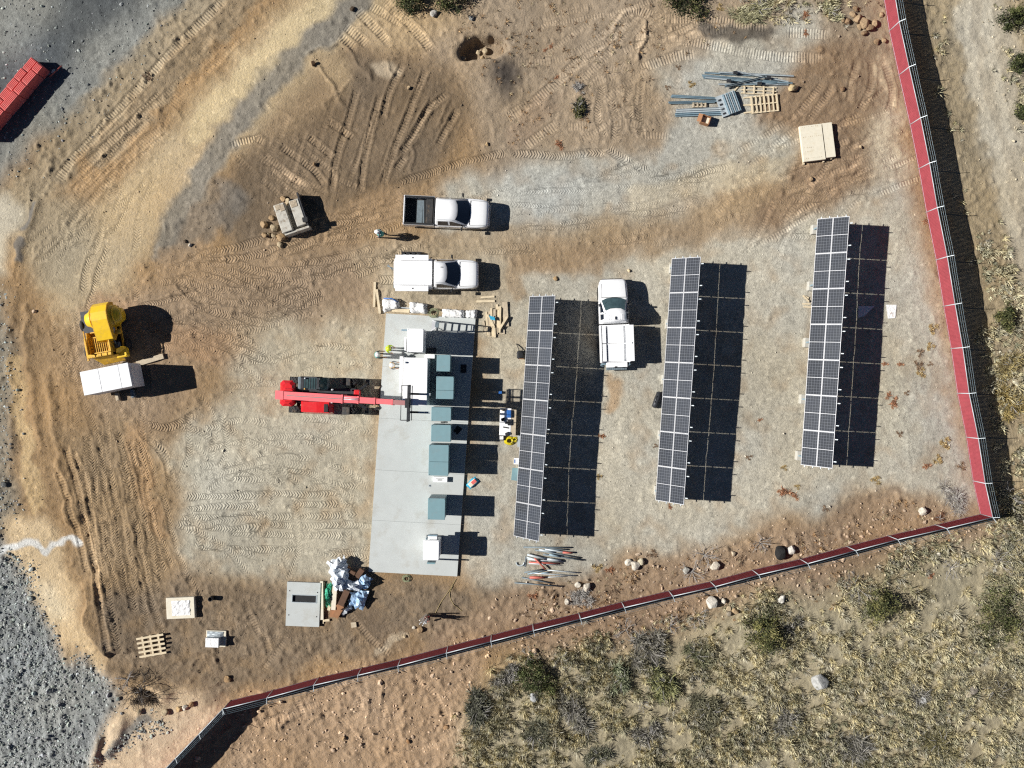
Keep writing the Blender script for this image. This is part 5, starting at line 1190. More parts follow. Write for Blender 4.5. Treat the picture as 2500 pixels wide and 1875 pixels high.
def coil(name, cx, cy, r, m, label, cat, turns=4, th=.02, z=.03, seed=0, squash=.8):
    rg = random.Random(seed); pts = []
    for k in range(turns * 16):
        a = 2 * math.pi * k / 16; rr = r * (1 - .5 * k / (turns * 16)) * rg.uniform(.92, 1.08)
        pts.append((rr * math.cos(a) + rg.uniform(-.04, .04) * r, rr * squash * math.sin(a), z + .012 * rg.random() + .002 * k))
    mb = MB(); mb.tube(pts, th, 5); o = mb.build(name, m, None, G(cx, cy)); tag(o, label, cat); return o
coil('cable_coil', 1060, 765, .42, M['cable_green'], 'loose olive cable coil at the top edge of the pad between white bags', 'cable', seed=5, z=.2)
coil('cable_coil', 993, 1412, .32, M['cable_green'], 'small olive cable coil lying just below the bottom edge of the pad', 'cable', seed=6)
coil('yellow_hose', 1244, 1076, .36, M['hose_yellow'], 'tangled bright yellow hose beside the tool table', 'hose', turns=5, th=.035, seed=7, z=.05)
coil('yellow_hose', 1256, 1073, .22, M['hose_yellow'], 'small loop of yellow hose nearest the left solar table', 'hose', turns=3, th=.03, seed=8, z=.05)
# tool table beside the left solar table
tb = empty('folding_table', P3(1240, 1029, 0), R(-2)); tag(tb, 'white folding work table covered with tools beside the left solar table', 'table')
m_ = MB(); m_.box(-.55, -.92, .72, .22, .92, .76, bev=.02); m_.build('table_top', M['white_metal'], tb)
m_ = MB(); m_.box(.224, -.90, .70, .55, .84, .74); m_.build('side_leaf', M['wood_grey'], tb)
for x in (-.48, .48):
    for y in (-.8, .8): m_ = MB(); m_.tube([(x, y, 0), (x, y, .70)], .02, 6); m_.build('leg', M['steel_dark'], tb)
def on_table(name, x, y, w, d, h, m, label, cat, rz=0):
    mb = MB(); mb.box(-w / 2, -d / 2, 0, w / 2, d / 2, h, bev=min(.03, h * .4)); c = math.cos(-R(2)); s_ = math.sin(-R(2))
    o = mb.build(name, M[m], None, (tb.location.x + x * c - y * s_, tb.location.y + x * s_ + y * c, .762), rz); tag(o, label, cat); return o
on_table('tool_case', .06, .55, .3, .52, .16, 'blue', 'blue plastic case at the upper end of the tool table', 'case')
on_table('parts_tray', -.3, .8, .32, .14, .08, 'wood_grey', 'shallow tan tray at the upper left corner of the tool table', 'tray')
on_table('power_drill', -.32, .17, .3, .2, .14, 'black', 'black power drill on the upper half of the tool table', 'drill', R(20))
on_table('tool_case', .08, -.02, .2, .42, .16, 'black', 'flat black case in the middle of the tool table', 'case')
on_table('hand_tool', -.12, -.38, .4, .08, .05, 'steel_dark', 'dark hand tool lying across the middle of the tool table', 'tool', R(-10))
on_table('hand_tool', -.02, -.8, .28, .2, .14, 'steel_dark', 'dark grey clamp at the lower end of the tool table', 'tool', R(25))
on_table('hand_tool', -.1, -.05, .22, .1, .08, 'steel_dark', 'small dark wrench between the drill and the flat black case', 'tool', R(40))
o = slab_thing('open_carton', 'small dark edged box with a white bag inside, below the tool table', 'box', [(1218.5, 1062), (1232, 1063), (1231, 1075.5), (1217.5, 1075)], .02, .28, M['black'])
m_ = MB(); m_.box(-.13, -.12, .26, .13, .12, .30, bev=.05); m_.build('liner', M['bag'], o)
o = slab_thing('cooler', 'white cooler box against the lower half of the left solar table', 'cooler', [(1255, 1118), (1267, 1118.5), (1266, 1134), (1254, 1133.5)], .02, .42, M['white_metal'])
m_ = MB(); m_.box(-.14, -.12, .402, -.07, .12, .41); m_.build('handle', M['blue'], o)
slab_thing('cabinet_panel', 'loose teal panel lying under the edge of the left solar table', 'panel', [(1251, 1142), (1266, 1143), (1262.5, 1174), (1248, 1172)], .02, .1, M['teal'])
slab_thing('cabinet_panel', 'pale grey panel beside the yellow hose at the left solar table', 'panel', [(1264, 1062), (1270, 1062), (1268, 1092), (1263, 1091)], .02, .1, M['galv_light'])
bk = empty('backpack', G(1271, 866), 0); tag(bk, 'black backpack with straps on the gravel left of the left solar table', 'bag')
m_ = MB(); m_.box(-.26, -.3, .02, .24, .28, .32, bev=.1); m_.build('bag_body', M['black'], bk)
m_ = MB(); m_.tube([(-.1, .25, .3), (-.22, .6, .12), (-.3, .75, .03)], .03, 5); m_.tube([(.1, .28, .3), (.15, .5, .1)], .025, 5); m_.build('strap', M['black'], bk)
m_ = MB(); m_.box(-.12, -.31, .22, .2, -.27, .3); m_.build('trim', M['card'], bk)
bk2 = empty('duffel_bag', G(1603, 976), R(70)); tag(bk2, 'long dark duffel bag lying against the middle solar table', 'bag')
m_ = MB(); m_.lathe([(.08, -.58), (.2, -.5), (.22, 0), (.2, .5), (.08, .58)], 12, T((0, 0, .2)), 'X'); m_.build('bag_body', M['steel_dark'], bk2)
m_ = MB(); m_.tube([(-.25, .1, .4), (0, .2, .48), (.25, .1, .4)], .02, 5); m_.build('handle', M['black'], bk2)
o = bag([(1136, 1184), (1158, 1163), (1172, 1174), (1149, 1195)], .18, 'bright blue plastic pack with a red patch on the gravel right of the pad', 6, 'sky_blue', 'plastic_pack', 'package', 9)
m_ = MB(); m_.box(-.3, -.16, .14, .32, .16, .20, Rz(R(42)), bev=.03); m_.build('label_panel', M['wood_pale'], o); m_ = MB(); m_.box(-.05, -.10, .205, .28, .12, .215, Rz(R(42))); m_.build('red_patch', M['red_plastic'], o)
# pallets
def pallet(px, py, rz, L, W_, n_top, label, nl=3, m='wood', z=0.0, name='pallet'):
    root = empty(name, G(px, py, z), rz); tag(root, label, 'pallet')
    for k in range(nl):
        y = -W_ / 2 + .05 + k * (W_ - .1) / (nl - 1); mb = MB(); mb.box(-L / 2, y - .04, .03, L / 2, y + .04, .11); mb.build('stringer', M[m], root)
    for k in range(n_top):
        x = -L / 2 + .06 + k * (L - .12) / (n_top - 1); mb = MB(); mb.box(x - .05, -W_ / 2, .112, x + .05, W_ / 2, .135); mb.build('deck_board', M[m], root)
    for k in range(3):
        x = -L / 2 + .06 + k * (L - .12) / 2; mb = MB(); mb.box(x - .05, -W_ / 2, .0, x + .05, W_ / 2, .028); mb.build('base_board', M[m], root)
    return root
o = empty('pallet', G(373, 1574), R(10)); tag(o, 'open slatted wooden pallet lying on the dirt at the lower left', 'pallet')
for k in range(5):
    m_ = MB(); y = -.62 + k * .31; m_.box(-.93, y - .07, .2, .93, y + .07, .24); m_.build('deck_board', M['wood'], o)
for k in range(3):
    m_ = MB(); x = -.55 + k * .55; m_.box(x - .06, -.72, .02, x + .06, .72, .195); m_.build('stringer', M['wood'], o)
pallet(1866, 254, R(6), 1.85, 1.2, 7, 'large pale pallet at the right end of the steel stock', 3)
pallet(1707, 257, R(0), .95, .32, 4, 'small pinkish pallet under the blue grey beams', 2, 'wood_grey')
o = empty('timber_ladder', G(1852, 220), R(-3)); tag(o, 'yellowish narrow timber frame lying between the beams and the pallet', 'timber frame')
for y in (-.28, -.05, .2):
    m_ = MB(); m_.box(-1.2, y - .035, .05, 1.2, y + .035, .13); m_.build('rail', M['wood'], o)
for k in range(4):
    m_ = MB(); x = -1.0 + k * .66; m_.box(x - .05, -.33, .132, x + .05, .26, .16); m_.build('rung', M['wood'], o)
plank(1787, 228, 1802, 211, .09, .05, 0, 'wood', 'short slanted batten at the left end of the timber frame')
plank(1815, 239, 1835, 237, .1, .04, 0, 'wood', 'upper loose batten poking left from the large pallet')
plank(1815, 257, 1836, 256, .1, .04, 0, 'wood', 'middle loose batten poking left from the large pallet')
plank(1816, 276, 1845, 272, .1, .04, 0, 'wood', 'lower loose batten poking left from the large pallet')
o = empty('cardboard_box', G(1720, 296), R(-18)); tag(o, 'open cardboard box tipped on the gravel below the beams', 'box')
for b_ in ((-.3, -.28, 0, -.27, .28, .5), (.27, -.28, 0, .3, .28, .5), (-.268, .25, 0, .268, .28, .5), (-.268, -.28, 0, .268, -.25, .5), (-.268, -.248, .0, .268, .248, .03)):
    m_ = MB(); m_.box(*b_); m_.build('panel', M['card'], o)
m_ = MB(); m_.box(-.26, -.24, .2, .26, .24, .23); m_.build('lining', M['wood_pale'], o)
m_ = MB(); m_.add([(-.3, -.28, .5), (-.3, .28, .5), (-.55, .30, .38), (-.55, -.26, .38)], [(0, 1, 2, 3)]); m_.build('flap', M['card'], o, fix=False)
ply = empty('plywood_stack', P3(1993, 349, 0), R(7)); tag(ply, 'stack of cream plywood sheets near the top right bend of the fence', 'plywood')
ply.location.z = gz(1993, 349)
m_ = MB(); m_.box(-1.12, -1.25, .15, .36, 1.18, .42); m_.build('sheet', M['wood_pale'], ply)
m_ = MB(); m_.box(.44, -1.15, .15, 1.08, 1.20, .38); m_.build('sheet', M['wood_pale'], ply)
for x in (-1.05, .3): m_ = MB(); m_.box(x - .05, -1.38, .0, x + .05, 1.2, .148); m_.build('bearer', M['wood'], ply)
m_ = MB(); m_.box(.8, -1.25, 0, .9, 1.1, .148); m_.build('bearer', M['wood_grey'], ply)
mk = MB()
rg = random.Random(3)
for row, z_, n_ in ((1.05, .4235, 8), (.38, .4235, 9), (-1.08, .4235, 8), (-.35, .4235, 5), (-.62, .4235, 4)):
    for k in range(n_):
        x = -.98 + k * .15 + rg.uniform(-.03, .03); mk.box(x, row + rg.uniform(-.02, .02), z_ - .002, x + rg.uniform(.02, .06), row + .05, z_)
mk.build('printed_mark', M['wood_grey'], ply)['kind'] = 'stuff'
# crates at the lower left
cr = empty('shallow_crate', P3(445, 1481.5, 0), R(2.5)); tag(cr, 'low pale crate with a crumpled white sheet on its lid', 'crate'); cr.location.z = gz(445, 1481)
m_ = MB(); m_.box(-.96, -.72, .03, .96, .72, .36, bev=.02); m_.build('crate_body', M['wood_pale'], cr)
for y in (-.6, 0, .6): m_ = MB(); m_.box(-.98, y - .06, .0, .98, y + .06, .03); m_.build('skid', M['wood'], cr)
rg = random.Random(4); n = 9; vs = [(-.58 + 1.22 * i / n, -.5 + 1.02 * j / n, .365 + rg.uniform(0, .05)) for i in range(n + 1) for j in range(n + 1)]
m_ = MB(); m_.add(vs, [(i * (n + 1) + j, (i + 1) * (n + 1) + j, (i + 1) * (n + 1) + j + 1, i * (n + 1) + j + 1) for i in range(n) for j in range(n)]); m_.build('plastic_sheet', M['bag'], cr)
cb = empty('crate_on_pallet', P3(530, 1557, 0), R(-2)); tag(cb, 'small white topped box standing on a pale square base at the lower left', 'crate'); cb.location.z = gz(530, 1557)
m_ = MB(); m_.box(-.68, -.55, .0, .68, .55, .12, bev=.02); m_.build('base', M['wood_pale'], cb)
m_ = MB(); m_.box(-.56, -.46, .122, .34, .18, .60, bev=.02); m_.build('box', M['galv_light'], cb)
m_ = MB(); m_.box(-.55, -.45, .602, .33, .17, .612); m_.build('lid', M['bag'], cb)
rg = random.Random(5); n = 6; vs = [(-.6 + 1.1 * i / n, .16 + .34 * j / n, .125 + .18 * (1 - j / n) * math.sin(math.pi * i / n) + rg.uniform(0, .06)) for i in range(n + 1) for j in range(n + 1)]
m_ = MB(); m_.add(vs, [(i * (n + 1) + j, (i + 1) * (n + 1) + j, (i + 1) * (n + 1) + j + 1, i * (n + 1) + j + 1) for i in range(n) for j in range(n)]); m_.build('wrap', M['galv_light'], cb)
o = empty('pipe_stub', G(518.5, 1459.5)); tag(o, 'short black pipe standing upright on the dirt right of the low crate', 'pipe')
m_ = MB(); m_.lathe([(.13, 0), (.16, 0), (.16, .48), (.13, .48), (.13, .1)], 16); m_.build('pipe_wall', M['black'], o)
# vault lid with a slot
vl = empty('vault_lid', P3(742, 1473.5, 0), R(-2.2)); vl.location.z = gz(742, 1473); tag(vl, 'flat grey equipment base with a black slot, left of the rubbish heap', 'equipment base')
W1, D1 = 1.14, 1.50
for nm, b_ in (('lid_plate', (-W1, -D1, .0, W1, .15, .24)), ('lid_plate', (-W1, .62, 0, W1, D1, .24)), ('lid_plate', (-W1, .153, 0, -.74, .617, .24)), ('lid_plate', (.86, .153, 0, W1, .617, .24))):
    m_ = MB(); m_.box(*b_); m_.build(nm, M['galv_light'] if False else M['concrete'], vl)
m_ = MB(); m_.box(-.738, .153, 0, .858, .617, .13); m_.build('slot_dark_sheet', M['black'], vl)  # black sheet puts the darkness of the open slot into its colour
m_ = MB()
for b_ in ((-.80, .10, .2415, .92, .15, .262), (-.80, .62, .2415, .92, .67, .262), (-.80, .153, .2415, -.745, .617, .262), (.865, .153, .2415, .92, .617, .262)): m_.box(*b_)
m_.build('slot_rim', M['galv_light'], vl)
for x, y in ((-.95, -.75), (.95, -.8), (-.95, .9), (.95, .85)):
    m_ = MB(); m_.box(x - .03, y - .04, .24, x + .03, y + .04, .252); m_.build('lifting_point', M['steel_dark'], vl)
# rubbish heap
plank(786, 1418, 787, 1512, .2, .1, .05, 'wood_pale', 'long pale timber along the right side of the grey equipment base')
plank(792, 1420, 788.5, 1522, .12, .06, .0, 'wood', 'long thin timber squeezed beside the grey equipment base')
plank(791, 1514, 805, 1513, .16, .1, 0, 'wood', 'short pale block at the foot of the long timbers')
for k, (x0, y0, x1, y1, w, h, z, m, lb) in enumerate([(820, 1428, 816, 1486, .3, .3, .1, 'wood_pale', 'pale carton strip right of the green netting'), (812, 1445, 804, 1488, .2, .2, .1, 'wood', 'pale board partly under the green netting'), (835, 1478, 820, 1504, .42, .3, .05, 'card', 'lower tan carton at the foot of the rubbish heap'), (815, 1486, 812, 1505, .36, .2, .0, 'card', 'small tan carton left of the foot of the rubbish heap'), (850, 1438, 834, 1474, .42, .38, .25, 'card_dark', 'dark brown folded carton in the middle of the rubbish heap'), (865, 1392, 852, 1418, .36, .35, .2, 'card_dark', 'dark brown carton at the top of the rubbish heap'), (886, 1388, 866, 1416, .36, .34, .2, 'card_dark', 'brown carton at the upper right of the rubbish heap'), (852, 1382, 846, 1396, .3, .3, .15, 'card', 'small reddish carton under the clear film'), (838, 1474, 826, 1482, .4, .3, .3, 'card', 'tan carton end below the folded dark carton')]):
    plank(x0, y0, x1, y1, w, h, z, m, lb, None, 'flattened_carton', 'carton')
def crumple(quad, h, label, m, name, cat, n=10, seed=0, lift=.1):
    rg = random.Random(seed); a, b, c, d = [P3(x, y, h) for x, y in quad]; ctr = (a + b + c + d) / 4; vs = []
    for i in range(n + 1):
        for j in range(n + 1):
            u, v = i / n, j / n; p = a.lerp(b, u).lerp(d.lerp(c, u), v) - ctr
            e = min(u, 1 - u, v, 1 - v); jit = .09
            vs.append((p.x * (1 + rg.uniform(-.12, .16)) + rg.uniform(-jit, jit), p.y * (1 + rg.uniform(-.12, .16)) + rg.uniform(-jit, jit), lift + h * (.35 + 2.2 * e) * rg.uniform(.55, 1.15)))
    fs = []
    for i in range(n):
        for j in range(n):
            q = (i * (n + 1) + j, (i + 1) * (n + 1) + j, (i + 1) * (n + 1) + j + 1, i * (n + 1) + j + 1); fs += [(q[0], q[1], q[2]), (q[0], q[2], q[3])]
    mb = MB(); mb.add(vs, fs); o = mb.build(name, M[m], None, (ctr.x, ctr.y, gz(ctr.x * S + CX, CY - ctr.y * S))); tag(o, label, cat); return o
crumple([(797, 1372), (838, 1362), (850, 1395), (805, 1410)], .8, 'white crumpled plastic film at the top left of the rubbish heap', 'film', 'plastic_film', 'plastic film', 7, 11, .3)
crumple([(806, 1395), (850, 1392), (842, 1450), (812, 1440)], .9, 'milky plastic film over the middle of the rubbish heap', 'film', 'plastic_film', 'plastic film', 7, 12, .3)
crumple([(838, 1418), (880, 1420), (880, 1445), (842, 1440)], .8, 'pale blue plastic film draped across the cartons', 'film', 'plastic_film', 'plastic film', 6, 13, .3)
crumple([(875, 1402), (908, 1412), (895, 1440), (870, 1430)], .6, 'plastic bag coloured deep shade blue at the right of the rubbish heap', 'film_shade_blue', 'plastic_film', 'plastic film', 6, 14, .2)
crumple([(852, 1445), (898, 1446), (884, 1490), (850, 1480)], .6, 'plastic film coloured shade blue, spreading at the lower right of the rubbish heap', 'film_shade_blue', 'plastic_film', 'plastic film', 6, 15, .1)
crumple([(850, 1476), (862, 1484), (836, 1504), (830, 1500)], .35, 'tail of pale blue film at the foot of the rubbish heap', 'film', 'plastic_film', 'plastic film', 5, 16, .05)
crumple([(795, 1428), (811, 1427), (806, 1482), (793, 1486)], .5, 'bright green netting beside the pale timbers', 'green_net', 'netting', 'netting', 9, 17, .15)
slab_thing('paving_slab', 'small square tan slab lying on the dirt below the rubbish heap', 'slab', [(856, 1520), (869, 1519), (870.5, 1531), (858, 1533)], gz(863, 1526) + .01, gz(863, 1526) + .07, M['wood_grey'])
# bundle of stakes standing on end, with two ropes to the pad
bs = empty('stake_bundle', G(1046, 1502)); tag(bs, 'bundle of white stakes standing on end below the concrete pad', 'stakes')
rg = random.Random(8)
for k in range(12):
    a = rg.uniform(0, 6.28); r = rg.uniform(.02, .16); m_ = MB(); m_.bar((r * math.cos(a), r * math.sin(a), 0), (r * math.cos(a) * 2.6 - .12, r * math.sin(a) * 2.2 - .08, rg.uniform(1.5, 2.0)), .045, .045); m_.build('stake', M['bag'] if k % 4 else M['wood_grey'], bs)
m_ = MB(); m_.lathe([(.17, .75), (.2, .75), (.2, .82), (.17, .82)], 12); m_.build('strap', M['red_dark'], bs)
m_ = MB(); m_.bar((-.2, -.35, .4), (.1, -.2, .55), .1, .05); m_.build('tag_board', M['red_pipe'], bs)
def rope(pts, label, m='rope', th=.018, name='rope', cat='rope'):
    p0 = G(*pts[0]); mb = MB(); mb.tube([G(*p, .03) - p0 for p in curve(pts)], th, 5); o = mb.build(name, M[m], None, p0); tag(o, label, cat)
rope([(1062, 1498), (1078, 1468), (1100, 1436), (1113, 1414)], 'straight tan rope from the stake bundle to the corner of the pad')
rope([(1128, 1492), (1106, 1472), (1098, 1450), (1105, 1430)], 'curved tan rope lying loose right of the straight rope')

# ------------------------------------------------------------------ steel stock, pipes
def stick(name, x0, y0, x1, y1, w, h, z, m, label, cat, group=None, rnd=False):
    a = P3(x0, y0, z); b = P3(x1, y1, z); c = (a + b) / 2; d = b - a
    mb = MB()
    if rnd: mb.tube([-d / 2, d / 2], w / 2, 8)
    else:
        L = d.length; an = math.atan2(d.y, d.x); mb.box(-L / 2, -w / 2, -h / 2, L / 2, w / 2, -h / 2 + .012, Rz(an)); mb.box(-L / 2, -w / 2, -h / 2 + .012, L / 2, -w / 2 + .012, h / 2, Rz(an)); mb.box(-L / 2, w / 2 - .012, -h / 2 + .012, L / 2, w / 2, h / 2, Rz(an))
    o = mb.build(name, M[m], None, (c.x, c.y, gz((x0 + x1) / 2, (y0 + y1) / 2) + z + h / 2)); tag(o, label, cat, group); return o
GB = 'long galvanised beams in the upper stock row'
for (x0, y0, x1, y1, w, z) in [(1714, 184, 1865, 197, .1, .06), (1720, 178, 1880, 187, .1, .06), (1716, 187, 1900, 200, .1, .06), (1718, 190, 1922, 206, .1, .06), (1755, 177, 1938, 186, .09, .16), (1795, 174, 1925, 200, .08, .2), (1780, 196, 1935, 203, .1, .16), (1754, 206, 1900, 207, .09, .06), (1770, 209, 1895, 203, .1, .12), (1830, 205, 1925, 207, .09, .08), (1722, 189, 1860, 204, .09, .12)]:
    stick('steel_beam', x0, y0, x1, y1, w, .1, z, 'galv' if w > .09 else 'galv_light', 'long pale blue galvanised beam in the fanned row near the top', 'steel beam', GB)
stick('steel_beam', 1770, 212, 1870, 187, .1, .1, .26, 'galv_dull', 'dark slanting beam lying across the fanned row', 'steel beam')
for x, y, lb in ((1796, 176, 'dark end bracket at the top of the fanned beams'), (1878, 187, 'dark square bracket at the right of the fanned beams'), (1780, 196, 'dark bracket at the left middle of the fanned beams'), (1855, 202, 'dark bracket at the right middle of the fanned beams')):
    slab_thing('bracket', lb, 'bracket', [(x - 5, y - 3), (x + 5, y - 3), (x + 5, y + 4), (x - 5, y + 4)], gz(x, y) + .25, gz(x, y) + .42, M['steel_dark'])
GB2 = 'thin blue grey rails in the left stock row'
for (x0, y0, x1, y1) in [(1638, 236, 1750, 241), (1640, 233, 1745, 239), (1632, 250, 1760, 246), (1634, 252, 1745, 249)]:
    stick('steel_rail', x0, y0, x1, y1, .11, .1, .1, 'galv', 'thin blue grey rail in the loose left row of stock', 'steel rail', GB2)
GB3 = 'pale stacked channels in the lower stock row'
for k, (x0, y0, x1, y1, z) in enumerate([(1651, 269, 1765, 264, .1), (1650, 274, 1766, 269, .12), (1648, 279, 1766, 274, .1), (1649, 283, 1765, 279, .06)]):
    stick('steel_channel', x0, y0, x1, y1, .13, .12, z, 'galv_light' if k < 2 else 'galv', 'pale channel in the tight stack above the open cardboard box', 'steel channel', GB3)
st = empty('bracket_stack', G(1783, 253, .02), R(-70)); tag(st, 'stack of bluish steel brackets left of the large pallet', 'bracket stack')
for k in range(7):
    m_ = MB(); m_.box(-.72, -.36 + k * .13, .02, .72, -.30 + k * .13, .30 + .02 * (k % 3)); m_.box(-.72, -.298 + k * .13, .02, .72, -.25 + k * .13, .06); m_.build('bracket_plate', M['galv_light' if k % 2 else 'galv'], st)
m_ = MB(); m_.box(-.75, -.85, .1, .72, -.38, .16); m_.build('base_plate', M['galv_light'], st)
for k in range(4): m_ = MB(); m_.box(-.5 + k * .32, -.75, .161, -.38 + k * .32, -.55, .19); m_.build('bolt_tab', M['steel_dark'], st)
PP = 'grey conduit pipes strewn below the left solar table'
for k, (x0, y0, x1, y1, w, z, m) in enumerate([(1278, 1336, 1395, 1337, .13, 0, 'galv_dull'), (1330, 1340, 1388, 1342, .12, 0, 'galv_dull'), (1316, 1342, 1353, 1348, .16, 0, 'galv_light'), (1331, 1341, 1390, 1350, .14, .08, 'galv_light'), (1306, 1343, 1418, 1362, .12, 0, 'galv_dull'), (1326, 1354, 1425, 1368, .13, .06, 'galv_dull'), (1341, 1354, 1368, 1359, .14, .1, 'galv'), (1287, 1354, 1335, 1365, .18, .1, 'galv_light'), (1336, 1365, 1370, 1369, .2, .1, 'galv_light'), (1286, 1361, 1332, 1372, .16, 0, 'galv_light'), (1288, 1366, 1376, 1372, .1, .05, 'galv_light'), (1290, 1376, 1370, 1380, .09, .0, 'galv_light'), (1280, 1398, 1326, 1390, .13, 0, 'galv_dull'), (1288, 1402, 1335, 1392, .12, .05, 'galv'), (1322, 1400, 1342, 1397, .14, .05, 'galv'), (1335, 1392, 1415, 1399, .09, .05, 'galv_light'), (1295, 1399, 1408, 1406, .1, .0, 'galv_light'), (1330, 1410, 1385, 1407, .08, .0, 'galv_light'), (1274, 1410, 1350, 1424, .11, 0, 'galv_dull'), (1256, 1422, 1371, 1431, .10, 0, 'galv_dull')]):
    stick('conduit_pipe', x0, y0, x1, y1, w * .8, w * .8, z, m, 'grey conduit pipe in the strewn pile below the left solar table', 'pipe', PP, True)
for k, (x0, y0, x1, y1, w, z, lb) in enumerate([(1374, 1349, 1398, 1350, .18, .12, 'short red pipe at the upper right of the pipe pile'), (1292, 1373, 1368, 1376, .14, .1, 'long red pipe across the middle of the pipe pile'), (1305, 1363, 1332, 1390, .15, .2, 'steeply slanting red pipe on top of the pipe pile'), (1293, 1410, 1331, 1410, .22, .05, 'thick orange red pipe at the bottom of the pipe pile')]):
    stick('red_pipe', x0, y0, x1, y1, w * .72, w * .72, z, 'red_pipe', lb, 'pipe', None, True)
o = empty('pipe_elbow', G(1270, 1374, .06)); tag(o, 'white curved pipe elbow left of the pipe pile', 'pipe')
m_ = MB(); m_.tube([(.26 * math.cos(R(a)), .2 * math.sin(R(a)), 0) for a in range(170, 371, 20)], .05, 8); m_.build('elbow', M['galv_light'], o)
stick('steel_strip', 1284, 1359, 1281, 1384, .08, .05, 0, 'galv_light', 'upright pale strip at the left end of the pipe pile', 'strip')

# ------------------------------------------------------------------ red plastic stack at the top left
ra = math.atan2((CY - 146) - (CY - 318), (88) - (-32))
base_o = P3(45, 230, 0); ZB = .95
ux = Vector((math.cos(R(49.5)), math.sin(R(49.5)), 0)); uy = Vector((-ux.y, ux.x, 0))
p_ref = P3(89, 152, ZB); GR = 'red ribbed plastic barriers stacked in two rows'
rowdef = [[.60, 1.02, .82, 1.4, 1.1, 1.2], [.95, .80, .80, .8, .95, 1.1, 1.0]]
for r_ in range(2):
    t = -.05
    for k, ln in enumerate(rowdef[r_]):
        cx_ = p_ref - ux * (t + ln / 2) + uy * ((-.32 if r_ == 0 else .24) + (0.0 if r_ else -.02)); t += ln + .025
        root = empty('plastic_barrier', (cx_.x, cx_.y, gz(CX + cx_.x * S, CY - cx_.y * S)), R(49.5 + random.uniform(-1.2, 1.2)))
        tag(root, 'red ribbed plastic barrier in the double stack at the top left', 'plastic barrier', GR)
        hh = ZB + (.06 if r_ == 0 else -.05) + random.uniform(-.03, .03)
        m_ = MB(); m_.box(-ln / 2, -.25, .02, ln / 2, .25, hh, bev=.02); m_.build('shell', M['red_plastic'], root)
        for q_ in range(5):
            m_ = MB(); y = -.20 + q_ * .10; m_.box(-ln / 2 + .05, y - .028, hh, ln / 2 - .05, y + .028, hh + .045); m_.build('rib', M['red_plastic'], root)
stick('red_pole', 122, 188, 152, 161, .08, .08, .3, 'red_pipe', 'thin red pole lying in the shadow beside the red stack', 'pole', None, True)
rope([(122, 188), (90, 215), (50, 262), (12, 315)], 'thin grey cable along the shadow edge of the red stack', 'galv_dull', .015, 'cable', 'cable')

